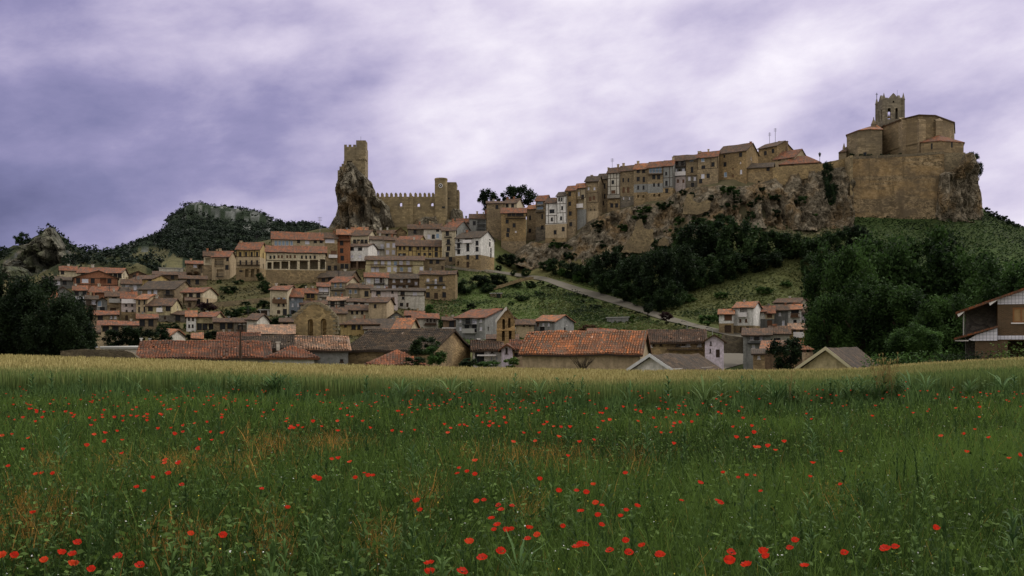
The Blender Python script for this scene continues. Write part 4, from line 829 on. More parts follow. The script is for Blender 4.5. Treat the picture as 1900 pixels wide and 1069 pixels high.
# cottages behind the barn and below the cliff on the right
H('beige cottage with a dark roof behind the barn', 957, 991, 601.5, 628, 592, w='tan', rc='b', W=[('d', 604, [972, 983], 3.5, 4)])
H('grey house with an orange roof and a white window in its gable', 990, 1029, 595.5, 626, 584.5, 1065, w='grey', rc='o', Dmax=11, W=[('s', 602, [998], 4, 6), ('w', 602, [1008, 1018], 4, 6), ('d', 613, [1006])], SW=[('w', 600, [1051], 5, 7), ('d', 614, [1048])])
H('low rust-roofed shed showing over the barn ridge', 1092, 1140, 617, 630, 611, w='tan', rc='r', Y=150)
H('white metal shed alone on the grassy slope', 1126, 1166, 589, 599, 587, roof='f', w='grey', D=4, name='shed', cat='shed')
H('tiny stone hut on the garden terrace', 910, 931, 544.5, 552, 542, roof='f', w='stone', D=3, W=[('d', 548, [925])], name='hut', cat='hut')
H('lilac-painted gable house with small slit windows and a dark doorway', 1308, 1343, 632, 670, 617.5, roof='g', w='lilac', rc='b', Y=123, D=8, W=[('d', 625, [1321, 1328], 2.5, 7), ('d', 637, [1319], 2.5, 7), ('d', 651, [1318], 2.5, 7), ('D', 656, [1332], 7, 15)], group=FG)
VG = 'houses of the hamlet below the cliff'
H('white hamlet house with a dark wooden loggia and an orange roof', 1334, 1361, 581.5, 620, 573, w='white', rc='o', base=[(600, 'ostone')], W=[('s', 588.5, [1351], 14, 12), ('D', 610.5, [1350.5], 12, 14)], group=VG)
H('tall white hamlet house with a stone foot and a balcony loggia', 1361, 1398, 569.5, 621, 560, 1413, w='white', rc='o', base=[(604, 'ostone')], rec=[(1373, 1387, 572.5, 584, .9)], W=[('s', 595, [1373.5, 1384.5], 4, 6), ('D', 612, [1375], 5, 11), ('d', 609, [1387], 5, 6)], bal=[(1371, 1387, 580, 587, 'w')], group=VG)
H('narrow hamlet house, white above and slate grey below', 1398, 1420, 577, 612, 568, w='white', rc='r', base=[(592, 'dgrey')], W=[('d', 583, [1408], 4, 6), ('d', 599, [1409], 4, 6)], group=VG)
H('drab beige hamlet house with a closed shutter', 1420, 1437, 579, 612, 567, w='beige', rc='r', base=[(592, 'dgrey')], W=[('s', 583, [1428]), ('s', 600, [1428])], group=VG)
H('slate-grey hamlet house with small bright white windows', 1436, 1462, 573.5, 609, 565, w='dgrey', rc='b', W=[('w', 583, [1447], 4, 6), ('w', 599, [1453.5], 5, 9)], group=VG)
H('white hamlet house with a wooden balcony box under an orange roof', 1462, 1487, 573, 608, 564.5, w='white', rc='o', W=[('s', 585, [1474], 13, 4), ('d', 578, [1475], 14, 8), ('d', 596, [1475], 6, 5)], bal=[(1466, 1484, 582, 588, 'b')], group=VG)
H('upper hamlet house with a long brown roof behind the others', 1436, 1484, 560.5, 580, 552.5, 1500, w='gstone', rc='b', W=[], group=VG)
H('lilac-white hamlet house at the edge of the big trees', 1487, 1517, 578, 604, 569, w='lilac', rc='b', W=[('s', 587, [1502], 5, 6)], group=VG)
H('grey-green hamlet house with a white slab balcony', 1379, 1430, 620, 668, 608, w='grey', rc='b', D=8, W=[('w', 627, [1395, 1412], 6, 9), ('d', 626, [1404], 9, 8), ('w', 643, [1398], 6, 7)], bal=[(1387, 1419, 630, 636, 'i')], Y=152, group=VG)
H('pink-beige hamlet house with arched dark windows', 1429, 1465, 617.5, 650, 605, w='pale', rc='b', W=[('d', 625, [1435, 1450], 5, 5), ('d', 635, [1442])], Y=156, group=VG)
H('yellow hamlet house with a striped roof and balcony by the trees', 1464, 1497, 609, 640, 600, w='yellow', rc='l', W=[('d', 617, [1474, 1487], 6, 7)], bal=[(1472, 1492, 621, 625, 'w')], Y=158, group=VG)
H('low orange-roofed shed behind the dark bush', 1412, 1490, 650, 672, 632, roof='m', w='brown', rc='o', Y=138, D=7, group=VG)
H('small round-windowed stone outhouse below the orange shed', 1398, 1419, 655.5, 688, 650, roof='m', w='ostone', rc='d', Y=128, D=5, W=[('w', 663, [1408], 5, 6)], group=VG)
# low roofs and walls filling the lanes of the left quarter
H('flat grey concrete building at the foot of the bare field', 295, 340, 497.5, 512, 496, roof='f', w='pale', D=6)
H('long low brown roof under the dark little stone barn', 333, 384, 517, 530, 511, w='stone', rc='b', W=[('d', 523, [350, 366])])
H('dull-roofed cottage squeezed between the big beige house and the bare field', 226, 262, 526, 545, 518, w='grey', rc='b', W=[('w', 533, [236, 250])])
H('small stone cottage with a mossy roof left of the narrow two-column house', 218, 246, 540, 556, 533, w='stone', rc='d', W=[('d', 547, [226, 238])])
H('low brown lean-to against the right end of the big beige house', 345, 364, 557, 572, 551, roof='m', w='stone', rc='b', D=5, W=[('D', 566, [352], 5, 8)])
H('grey lean-to roof between the white tower-like house and the yellow chalet', 318, 346, 583, 598, 577, roof='m', w='gstone', rc='b', D=5, W=[('d', 590, [330])])
H('stone cottage with a red roof directly above the round shrubs', 255, 292, 590, 612, 582, w='stone', rc='r', W=[('d', 599, [264, 280])])
H('little brown-roofed house showing between the garage and the ruined arch', 520, 545, 597, 616, 590, w='tan', rc='b', W=[('d', 604, [530])])
H('low roof with faded tiles behind the belfry', 905, 960, 628, 640, 620, w='beige', rc='b', Y=150, W=[('d', 633, [915])])
H('brown-roofed cottage between the yellow house and the peaked bright roof', 690, 728, 618, 632, 609, w='pale', rc='b', Y=156, W=[('d', 624, [700, 715])])
# ---------------------------------------------------------------- castle
CS = M_ashlar((.25, .195, .115)); CS2 = M_ashlar((.29, .22, .12))
def zx(px, py, Y, ox): return (KX(px) * Y - ox, Zat(py, Y))
castle = empty('castle', PW(740, 425, 352), 0, 'castle with a tall keep on a crag and crenellated wall ending in round towers', 'castle')
cl = castle.location.copy()
def L_(p): return (p[0] - cl.x, p[1] - cl.y, p[2] - cl.z)
def cpoly(pts, Y): return [((KX(a) * Y) - cl.x, Zat(b, Y) - cl.z) for a, b in pts]
def merlons(mb, pts, w=.9, h=1.1, t=.45, step=1.75, m=0):
    """merlons along a polyline of 3-D points at parapet height"""
    for p, q in zip(pts, pts[1:]):
        p, q = Vector(p), Vector(q); ln = (q - p).length; k = max(2, int(round(ln / step))); d = (q - p) / ln; nn = Vector((-d.y, d.x, 0))
        for i in range(k + 1):
            c = p + d * (ln - w) * i / k; a, b = c, c + d * w
            P = [a + nn * t / 2, b + nn * t / 2, b - nn * t / 2, a - nn * t / 2]
            for j in range(4): mb.poly([P[j], P[(j + 1) % 4], P[(j + 1) % 4] + Vector((0, 0, h)), P[j] + Vector((0, 0, h))], m)
            mb.poly([x + Vector((0, 0, h)) for x in P], m)
YK = 347.0
k0, k1 = KX(638.5) * YK, KX(677.5) * YK; kw = k1 - k0; zb, zt = Zat(345, YK), Zat(272.5, YK)
m = MB()
Wall(m, L_((k0, YK, 0)), (1, 0, 0), (0, 1, 0), kw, zb - cl.z, zt - cl.z, [], [(kw * .13, kw * .38, Zat(308.5, YK) - cl.z, Zat(299, YK) - cl.z, .9, True), (kw * .80, kw * .83, Zat(322, YK) - cl.z, Zat(318, YK) - cl.z, .5, True)])
x0, y0, _ = L_((k0, YK, 0)); m.box(x0 + .004, x0 + kw - .004, y0 + 1.0, y0 + 7, zb - cl.z, zt - cl.z); m.box(x0, x0 + .004, y0, y0 + 7, zb - cl.z, zt - cl.z); m.box(x0 + kw - .004, x0 + kw, y0, y0 + 7, zb - cl.z, zt - cl.z)
m.box(x0, x0 + kw, y0, y0 + 7, zt - cl.z, zt - cl.z + .02)
zz = zt - cl.z + .02; merlons(m, [(x0, y0 + .25, zz), (x0 + kw * .55, y0 + .25, zz)], .9, .75); merlons(m, [(x0 + .25, y0, zz), (x0 + .25, y0 + 7, zz)], .9, .75)
kp = m.build('keep', CS, castle)
m = MB(); m.box(x0 + kw * .12, x0 + kw * .39, y0 + .55, y0 + .7, Zat(308.4, YK) - cl.z, Zat(299.2, YK) - cl.z); m.build('shutter', WOOD, kp)
m = MB(); tw = KX(678.5) * YK - KX(661) * YK; tx = KX(661) * YK - cl.x; ztt = Zat(264, YK) - cl.z
m.box(tx, tx + tw, y0 - .35, y0 + 4.2, Zat(296, YK) - cl.z, ztt)
for i in range(5): m.box(tx + i * tw / 5 + .1, tx + i * tw / 5 + .45, y0 - .3, y0 + .0, Zat(297.5, YK) - cl.z, Zat(296, YK) - cl.z - .003)
merlons(m, [(tx, y0 - .1, ztt), (tx + tw, y0 - .1, ztt)], .8, .6, .4, 1.25); merlons(m, [(tx + .2, y0, ztt), (tx + .2, y0 + 4, ztt)], .8, .6); merlons(m, [(tx + tw - .2, y0, ztt), (tx + tw - .2, y0 + 4, ztt)], .8, .6)
m.build('turret', CS, castle)
m = MB(); m.bar((tx + 1.3, y0 + 2, ztt), (tx + 1.3, y0 + 2, ztt + 2.4), .08); m.build('mast', IRON, castle)
# ruined stepped wall on the crag left of the keep
m = MB(); m.slab([cpoly([(639, 303), (639, 312), (636, 314), (633, 318), (629, 322), (625.5, 335), (625.5, 315), (629, 315), (629, 308), (633, 308), (633, 303), (636.5, 303), (636.5, 298), (639, 298)][::-1], YK)], YK + 1 - cl.y, YK + 2.2 - cl.y); m.build('stepped_wall', CS, castle)
# curtain wall with pointed merlons and window openings through it
YC = 352.0
top = [(690, 366)]
xs = [700.5, 709, 717.5, 726, 734.5, 743, 751.5, 761.5, 771, 779.5, 788, 796, 803.5]
for x in xs: top += [(x - 2.3, 365), (x - 2.3, 359.5), (x, 357), (x + 2.3, 359.5), (x + 2.3, 365)]
outl = [(690, 425)] + top + [(810, 364.5), (810, 425)]
def arch(cx, yb, w, h, n=6):
    pts = [(cx - w / 2, yb), (cx + w / 2, yb)]
    for i in range(n + 1): a = math.pi * i / n; pts.append((cx + w / 2 * math.cos(a), yb - h + w / 2 - w / 2 * math.sin(a)))
    return pts
m = MB(); m.slab([cpoly(outl, YC)] + [cpoly(arch(cx, yb, w, h), YC) for cx, yb, w, h in ((743.8, 383, 4.6, 7.5), (776.5, 383.5, 5, 6.5), (802.0, 382.5, 4.6, 6.5))], 0, 1.6)
m.box(cpoly([(760, 0)], YC)[0][0], cpoly([(767, 0)], YC)[0][0], -.55, -.003, Zat(425, YC) - cl.z, Zat(364, YC) - cl.z)
cw = m.build('curtain_wall', CS2, castle)
for cx in (743.8, 776.5, 802.0):
    m = MB(); a, b = cpoly([(cx - 5, 379)], YC)[0][0], cpoly([(cx + 5, 379)], YC)[0][0]
    z0, z1 = Zat(389, YC) - cl.z, Zat(384, YC) - cl.z; m.box(a + .3, b - .3, -.14, -.003, z0 + .2, z1 - .1)
    for s in (a, b - .25): m.box(s, s + .25, -.14, -.003, z0 + .2, Zat(377, YC) - cl.z)
    m.build('window_surround', CS, cw)
def round_tower(name, pxl, pxr, pyt, Y, rim=True, clock=None, par=castle):
    r = (KX(pxr) - KX(pxl)) * Y / 2; c = ((KX(pxl) + KX(pxr)) / 2 * Y - cl.x, Y + r - cl.y); m = MB(); z1 = Zat(pyt, Y) - cl.z; z0 = Zat(432, Y) - cl.z
    m.tube(c, r * 1.03, r, z0, z1 - .6, 28); m.tube(c, r + .12, r + .12, z1 - .6, z1 - .25, 28); m.tube(c, r + .03, r + .03, z1 - .25, z1, 28)
    t = m.build(name, CS2, par); return t, c, r
t1, c1, r1 = round_tower('round_tower', 805.8, 829.2, 329.5, 348.5)
m = MB(); zc = Zat(344.5, 348.5) - cl.z; fy = c1[1] - r1 - .10
for rr, th, mt in ((.75, .06, 0), (.55, .10, 1), (.2, .14, 0)): 
    ring = [(c1[0] + rr * math.cos(a * math.pi / 8), zc + rr * math.sin(a * math.pi / 8)) for a in range(16)]; m.slab([ring], fy - th, fy + .6, mt)
m.build('round_window', [PALE, GLASS], t1)
m = MB(); m.box(c1[0] + .5, c1[0] + 1.5, c1[1] - r1 - .02, c1[1], Zat(386, 348.5) - cl.z, Zat(383, 348.5) - cl.z); m.build('window', GLASS, t1)
m = MB(); a, b = L_(PW(829, 338, 354)), L_(PW(846.5, 338, 354)); zt2 = a[2]; m.box(a[0], b[0], a[1], a[1] + 7, Zat(430, 354) - cl.z, zt2); m.box(a[0] - .1, b[0] + .1, a[1] - .1, a[1] + 7.1, zt2 - .5, zt2 - .2)
sq = m.build('square_tower', CS, castle); m = MB(); m.box(a[0] + .5, a[0] + 1.0, a[1] - .02, a[1] + .2, Zat(370, 354) - cl.z, Zat(367, 354) - cl.z); m.build('window', GLASS, sq)
m = MB(); a, b = L_(PW(846, 352.5, 355.5)), L_(PW(851.5, 352.5, 355.5)); m.box(a[0], b[0], a[1], a[1] + 6, Zat(430, 355.5) - cl.z, a[2]); m.build('buttress', CS, castle)

# ---------------------------------------------------------------- church
NS = M_ashlar((.25, .18, .10)); NS2 = M_ashlar((.235, .18, .11))
church = empty('church', PW(1690, 292, 316), 0, 'ochre stone church with a gabled bell tower crowning the cliff', 'church'); cl = church.location.copy()
zE = 72.3  # eave height above the camera
def plan(pxs): return [(KX(px) * Y - cl.x, Y - cl.y) for px, Y in pxs]
def prism(m, pts, z0, z1, mm=0):
    n = len(pts)
    for i in range(n): p, q = pts[i], pts[(i + 1) % n]; m.poly([(*p, z0), (*q, z0), (*q, z1), (*p, z1)], mm)
    m.poly([(*p, z1) for p in pts], mm)
def pyY(py, z): return z * F / (HY - py)
zf = Zat(296, 312) - cl.z - 2
NV = [(1633, 333), (1637, pyY(235, zE)), (1673, pyY(221, zE)), (1704, pyY(213.6, zE)), (1734, pyY(214.5, zE)), (1769.5, pyY(227, zE)), (1771, 335)]
m = MB(); pn = plan(NV); prism(m, pn, zf, zE + CZ - cl.z)
for (a, b) in zip(pn[1:], pn[2:6]):       # string course
    a, b = Vector((*a, 0)), Vector((*b, 0)); d = (b - a).normalized(); nn = Vector((d.y, -d.x, 0)) * .3
    z0 = Zat(269, 312) - cl.z; q = [a - nn * .02, b - nn * .02, b + nn, a + nn]
    for i in range(4): m.poly([(*q[i].xy, z0), (*q[(i + 1) % 4].xy, z0), (*q[(i + 1) % 4].xy, z0 + .35), (*q[i].xy, z0 + .35)])
    m.poly([(*p.xy, z0 + .35) for p in q])
nave = m.build('nave', NS, church)
for i, (px, Y) in enumerate(((1675, pyY(222, zE)), (1706, pyY(215, zE)), (1737, pyY(216, zE)))):
    m = MB(); x, y = KX(px) * Y - cl.x, Y - cl.y; m.box(x - 1.0, x + 1.0, y - 2.3, y + 1, zf, Zat(227, Y) - cl.z); z = Zat(227, Y) - cl.z
    m.poly([(x - 1.1, y - 2.4, z), (x + 1.1, y - 2.4, z), (x + 1.1, y + .6, z + 1.6), (x - 1.1, y + .6, z + 1.6)]); m.build('buttress', M_ashlar((.30, .22, .13)), church)
m = MB(); zr = zE + CZ - cl.z; ctr = (KX(1700) * 328 - cl.x, 328 - cl.y, zr + 2.0); c2 = (ctr[0] + 4, 331 - cl.y, zr + 2.0)
op = [(p[0] + (p[0] - ctr[0]) * .03, p[1] + (p[1] - ctr[1]) * .05) for p in pn]
for i in range(len(op)):
    p, q = op[i], op[(i + 1) % len(op)]; m.poly([(*p, zr + .02), (*q, zr + .02), ctr], 0, [(0, 0), (8, 0), (4, 9)]); m.poly([(*p, zr - .25), (*q, zr - .25), (*q, zr + .02), (*p, zr + .02)], 0, [(0, 0), (8, 0), (8, .2), (0, .2)])
m.poly([(*p, zr - .25) for p in op[::-1]], 1); m.build('roof', [M_tile(RC['b']), NS2], church)
for px, py, Y in ((1646, 268, 320), (1659, 268, 318), (1687, 266, 313)):
    m = MB(); q = PW(px, py, Y); m.box(q.x - cl.x - .3, q.x - cl.x + .3, q.y - cl.y - 2.0, q.y - cl.y + .5, q.z - cl.z - .5, q.z - cl.z + .4)
# sacristy with hipped red roof
def small(name, plan_, pe, prr, apex, tmat, wmat, wins=()):
    m = MB(); p = plan(plan_); z1 = pe - cl.z; prism(m, p, zf, z1); o_ = m.build(name, wmat, church); m = MB()
    cx, cy = sum(a for a, b in p) / len(p), sum(b for a, b in p) / len(p); ax = (apex[0] - cl.x, apex[1] - cl.y, apex[2] - cl.z)
    op = [(cx + (a - cx) * 1.06, cy + (b - cy) * 1.08) for a, b in p]
    for i in range(len(op)):
        a, b = op[i], op[(i + 1) % len(op)]; ln = math.dist(a, b); m.poly([(*a, z1 + .02), (*b, z1 + .02), ax], 0, [(0, 0), (ln, 0), (ln / 2, 5)]); m.poly([(*a, z1 - .2), (*b, z1 - .2), (*b, z1 + .02), (*a, z1 + .02)], 0, [(0, 0), (ln, 0), (ln, .2), (0, .2)])
    m.poly([(*a, z1 - .2) for a in op[::-1]], 1); m.build('roof', [tmat, NS2], o_)
    for px, py, Y, w, h in wins:
        m = MB(); q = PW(px, py, Y); m.box(q.x - cl.x - w / 2, q.x - cl.x + w / 2, q.y - cl.y - .03, q.y - cl.y + .3, q.z - cl.z - h / 2, q.z - cl.z + h / 2); m.build('window', GLASS, o_)
    return o_
zs = Zat(262.5, 305); small('sacristy', [(1708.5, 306.5), (1744, 304), (1788, 306.5), (1785, 313), (1712, 313)], zs, 0, (KX(1742) * 309, 309, Zat(250.5, 309)), M_tile(RC['r']), NS, [(1729.5, 271.5, 305, .55, 1.7), (1766, 269, 305.2, .5, 1.7)])
zc = Zat(241, 318); small('side_chapel', [(1571, pyY(250, zc - CZ)), (1592, pyY(242, zc - CZ)), (1612, pyY(240, zc - CZ)), (1637, pyY(240.5, zc - CZ)), (1637, 330), (1575, 333)], zc, 0, (KX(1626) * 330, 330, Zat(231, 330)), M_tile(RC['o']), NS2, [(1605, 287, 316, .9, 1.5)])
small('porch', [(1556, 322), (1570, 320), (1574, 330), (1558, 332)], Zat(281, 320), 0, (KX(1571) * 327, 327, Zat(272, 327)), M_tile(RC['b']), NS2)
m = MB(); q = PW(1566, 282, 324); m.tube((q.x - cl.x, q.y - cl.y), .5, .42, q.z - cl.z - 2, q.z - cl.z + 1.2, 8); m.tube((q.x - cl.x, q.y - cl.y), .5, .05, q.z - cl.z + 1.2, q.z - cl.z + 2.9, 8); m.build('pinnacle', NS2, church)
m = MB(); q = PW(1621, 232, 324); x, y, z = q.x - cl.x, q.y - cl.y, q.z - cl.z; m.tube((x, y), .85, .85, z - 3, z, 8); m.tube((x, y), .95, .08, z, z + 2.1, 8); m.tube((x, y), .16, .16, z + 2.05, z + 2.5, 6); m.build('pinnacle', NS2, church)
# bell tower: four walls with gables and arched bell openings
YT = 327.0; th = R(20); tow = bpy.data.objects.new('bell_tower', None)
px_corner = 1640
Bc = Vector((KX(px_corner) * YT, YT)); wF = (KX(1675) - KX(px_corner)) * YT / math.cos(R(16)) * 1.03
zq = lambda py: Zat(py, YT) - cl.z
zbt, zgb, zap, ztop = zq(232), zq(188), zq(172.5), zq(186)
ang = R(0); du = Vector((math.cos(ang), math.sin(ang), 0)); dv = Vector((-math.sin(ang), math.cos(ang), 0)); o0 = Vector((Bc.x - cl.x, Bc.y - cl.y, 0))
du_l = Vector((-math.cos(R(50)), math.sin(R(50)), 0))
def tower_face(m, O, d, W, holes, thick=.7):
    inn = Vector((-d.y, d.x, 0))
    outl = [(0, zbt), (W, zbt), (W, zgb + .4), (W * .93, zgb + 1.3), (W * .84, zgb + .9), (W * .74, zgb + 1.1), (W * .5, zap), (W * .26, zgb + 1.1), (W * .16, zgb + .9), (W * .07, zgb + 1.3), (0, zgb + .4)]
    m.slab([outl] + holes, 0, thick, 0, lambda u, y, z: tuple(O + d * u + inn * y + Vector((0, 0, z))))
def marc(cx, z0, w, h, n=8): return [(cx - w / 2, z0), (cx + w / 2, z0)] + [(cx + w / 2 * math.cos(math.pi * i / n), z0 + h - w / 2 + w / 2 * math.sin(math.pi * i / n)) for i in range(n + 1)]
WF = 7.2 * 327 / 327; WF = (KX(1675) * YT - KX(1640) * YT) * 1.03
holes = [marc(WF * .28, zq(221), WF * .16, 3.7), marc(WF * .66, zq(221), WF * .14, 3.7), [(WF * .5 + .35 * math.cos(a * math.pi / 5), zq(189) + .35 * math.sin(a * math.pi / 5)) for a in range(10)]]
m = MB(); f0 = o0; tower_face(m, f0, du, WF, holes)
sideL = dv * -1
c1 = f0 + du * WF; c2 = c1 + dv * WF; c3 = f0 + dv * WF
tower_face(m, c3 - dv * .002 + du * .002, dv * -1, WF - .004, [marc(WF * .3, zq(221), WF * .14, 3.7), marc(WF * .68, zq(221), WF * .14, 3.7)])
tower_face(m, c1 + dv * .002 - du * .002, dv, WF - .004, [marc(WF * .5, zq(221), WF * .16, 3.7)])
tower_face(m, c2 - du * .004, du * -1, WF - .008, [marc(WF * .36, zq(221), WF * .22, 3.9)])
for P in (f0, c1, c2, c3): m.tube((P.x, P.y), .55, .5, zbt, zgb + .4, 8); m.tube((P.x, P.y), .62, .62, zgb + .4, zgb + .65, 8); m.tube((P.x, P.y), .55, .04, zgb + .65, zgb + 2.8, 8)
bt = m.build('bell_tower', M_ashlar((.22, .185, .13)), church)
m = MB(); ctr = f0 + (c2 - f0) * .5; apx = ctr + Vector((0, 0, zgb + 1.6))
for a, b in ((f0, c1), (c1, c2), (c2, c3), (c3, f0)): m.poly([(a.x, a.y, zgb + .2), (b.x, b.y, zgb + .2), tuple(apx)], 0, [(0, 0), (7, 0), (3.5, 4)])
m.build('roof', M_tile(RC['d']), bt)
m = MB(); bz = zq(219); bx = f0 + du * WF * .28 + dv * .35; m.tube((bx.x, bx.y), .5, .28, bz, bz + .7, 12); m.tube((bx.x, bx.y), .28, .06, bz + .7, bz + .95, 12); m.bar((bx.x - .6, bx.y, bz + 1.05), (bx.x + .6, bx.y, bz + 1.05), .14); m.build('bell', M_plain('bronze', (.12, .08, .03), .4), bt)
m = MB(); p = c3; m.bar((p.x, p.y, zgb + 2.7), (p.x, p.y, zgb + 4.4), .16); m.bar((p.x - .4, p.y, zgb + 3.9), (p.x + .4, p.y, zgb + 3.9), .12); m.build('cross', IRON, bt)
m = MB(); m.bar((c1.x - 1.6, c1.y + 1, zgb + 1), (c1.x - 1.6, c1.y + 1, zgb + 4), .05); m.build('lightning_rod', IRON, bt)
# ---------------------------------------------------------------- stone walls
RW = M_bigwall((.185, .135, .078)); PW_ = M_stone((.235, .18, .105), 2.0)
def plate(name, pts, Y, thick, mat, label=None, cat='wall', rag=0, kind=None, parent=None, lean=0):
    """stone wall or ruin: outline in picture pixels at depth Y, real thickness"""
    c = PW(sum(p[0] for p in pts) / len(pts), max(p[1] for p in pts), Y)
    q = []
    for a, b in zip(pts, pts[1:] + pts[:1]):
        n = max(1, int(math.dist(a, b) / 3)) if rag else 1
        for i in range(n): t = i / n; q.append((a[0] + (b[0] - a[0]) * t + rnd.uniform(-rag, rag), a[1] + (b[1] - a[1]) * t + rnd.uniform(-rag, rag)))
    lp = [(KX(a) * Y - c.x, Zat(b, Y) - c.z) for a, b in q]
    m = MB(); m.slab([lp], 0, thick); o = put(name, m.mesh(name, mat), None, c); return tag(o, label, cat, None, kind)
m = MB()
rt = [(1575.5, 294), (1640, 291), (1700, 288), (1751.5, 284)]
zbase = Zat(412, 298)
YW = 299.0
def wallpt(px, z, Y): return (KX(px) * Y, Y, z)
xsW = np.linspace(1575.5, 1751.5, 45); V = []
for x in xsW:
    zt_ = Zat(np.interp(x, *zip(*rt)), YW)
    for t in np.linspace(0, 1, 22):
        z = zt_ + (zbase - zt_) * t; y = YW - 2.2 * t + .25 * fbm(x * .05, z * .12, 2, 4); V.append((KX(x) * YW, y, z))
me = npmesh('retaining_wall', np.array(V), gridfaces(45, 22), RW)
rw = put('retaining_wall', me); tag(rw, 'huge ochre stone retaining wall under the church', 'retaining wall')
m = MB(); n_ = 22
for i in range(44):
    a, b = V[i * 22], V[(i + 1) * 22]; m.poly([(a[0], a[1] - .12, a[2] + .5), (b[0], b[1] - .12, b[2] + .5), (b[0], b[1] + .6, b[2] + .5), (a[0], a[1] + .6, a[2] + .5)])
    m.poly([(a[0], a[1] - .12, a[2] - .3), (b[0], b[1] - .12, b[2] - .3), (b[0], b[1] - .12, b[2] + .5), (a[0], a[1] - .12, a[2] + .5)])
    m.poly([(a[0], a[1] + .6, a[2] - 2), (b[0], b[1] + .6, b[2] - 2), (b[0], b[1] + .6, b[2] + .5), (a[0], a[1] + .6, a[2] + .5)])
m.build('coping', M_stone((.15, .12, .08), 2.0), rw)
m = MB(); e0 = V[0]; m.box(e0[0] - .5, e0[0] + .3, YW - 2.4, YW + 3, zbase, V[0][2] + .4); m.build('corner_stones', PW_, rw)
plate('parapet_wall', [(1434, 352), (1434, 311), (1452, 309), (1520, 304.5), (1535, 301), (1556, 296), (1577, 292.5), (1577, 322), (1530, 326), (1480, 334)], 301.5, .8, M_stone((.29, .21, .11), 2.2), 'tan parapet wall along the cliff top between the ridge houses and the church', 'parapet', .4)
plate('corner_wall', [(1752.5, 330), (1752.5, 284), (1791, 283), (1793, 300), (1788, 318), (1775, 322)], 300.5, 4, M_stone((.22, .175, .11), 2.2), 'grey-brown wall corner above the bare rock right of the tall retaining wall', 'wall', .4)
plate('ruined_wall', [(1152, 468), (1164, 448), (1175, 432), (1181, 411), (1186, 407), (1191, 407), (1195, 423), (1204, 426), (1212, 423), (1213, 447), (1206, 456), (1206, 470)], 288, 1.0, PW_, 'pale tan ruined wall stump standing on the rocky slope', 'ruin', .7)
plate('ruined_wall', [(1221, 456), (1224, 445), (1232, 440), (1240, 444), (1241, 456)], 287, 1.0, PW_, 'small pale wall fragment half hidden by bushes below the cliff', 'ruin', .5)
plate('rock_face_wall', [(1268, 397), (1270, 375), (1276, 360), (1287, 361), (1286, 372), (1297, 377), (1312, 370), (1319, 374), (1317, 390), (1296, 398)], 297, 1.2, PW_, 'pale masonry patch walling up a cave in the cliff', 'wall', .6)
plate('garden_wall', [(320 + 330 / 4.75, 575), (320 + 330 / 4.75, 562), (320 + 860 / 4.75, 551.5), (320 + 860 / 4.75, 561), (440, 569)], INV(450, 566), .7, M_stone((.27, .215, .13), 3), 'long rising stone garden wall below the dry slope', 'wall', .3)
plate('retaining_wall', [(1340, 655), (1342, 621), (1380, 626), (1383, 656)], 155, 1, M_stone((.15, .125, .09), 2.5), 'dark stone retaining wall behind the lilac gable house', 'retaining wall', .2)
plate('terrace_wall', [(845, 553), (880, 541), (930, 528), (968, 516), (990, 513), (990, 518), (968, 522), (930, 534), (880, 548), (845, 561)], INV(910, 540), .8, M_stone((.24, .18, .10), 3), 'dry stone terrace wall climbing from the large ochre house to the road', 'wall', .4)
plate('roadside_wall', [(826, 497), (870, 503), (915, 507), (915, 504), (870, 498.5), (826, 493)][::-1], INV(870, 503), .5, M_stone((.27, .23, .17), 3), 'low pale wall along the lane in front of the big white house', 'wall', .2)
plate('field_wall', [(112, 668), (112, 651), (150, 648), (230, 650), (245, 655), (256, 664), (256, 670)], 88, .6, M_stone((.13, .105, .07), 2.5), 'low sagging stone wall behind the wheat at the left', 'wall', .5)
# ruined gable wall with two arches
Y = 160; ruin = empty('ruined_arch', PW(584, 625, Y), 0, 'roofless ruined stone gable with two tall arched openings', 'ruin'); cl = ruin.location.copy()
rl = [(546, 632), (545, 590), (548, 584), (556, 580), (560, 574), (568, 568), (575, 564), (583, 562), (592, 564), (602, 569), (610, 576), (616, 582), (621, 588), (623, 600), (622, 632)]
q = []
for a, b in zip(rl, rl[1:]):
    n = max(1, int(math.dist(a, b) / 3)); q += [(a[0] + (b[0] - a[0]) * i / n + rnd.uniform(-.5, .5), a[1] + (b[1] - a[1]) * i / n + rnd.uniform(-.5, .5)) for i in range(n)]
q.append(rl[-1]); f_ = lambda pts: [((KX(a) * Y) - cl.x, Zat(b, Y) - cl.z) for a, b in pts]
m = MB(); m.slab([f_(q), f_(arch(576, 623, 10, 31)), f_(arch(600.5, 622, 10.5, 31))], 0, 1.4); m.box(*f_([(545, 0)])[0][:1], *f_([(552, 0)])[0][:1], 1.41, 5, -1, Zat(588, Y) - cl.z)
m.box(*f_([(568, 0)])[0][:1], *f_([(609, 0)])[0][:1], 2.3, 2.9, -1, Zat(588, Y) - cl.z)
m.build('gable_wall', M_stone((.32, .235, .12), 1.7), ruin)
m = MB()
for i in range(60):
    t = i / 59; a = np.interp(t * 13, range(14), [p[0] for p in rl[1:]]); b = np.interp(t * 13, range(14), [p[1] for p in rl[1:]]); x, z = f_([(a, b)])[0]
    w_ = rnd.uniform(.3, .45); m.box(x - w_, x + w_, rnd.uniform(-.12, .1), rnd.uniform(1.2, 1.5), z - .15, z + rnd.uniform(.02, .25))
m.build('coping_stones', M_stone((.24, .20, .13), 2.5), ruin)
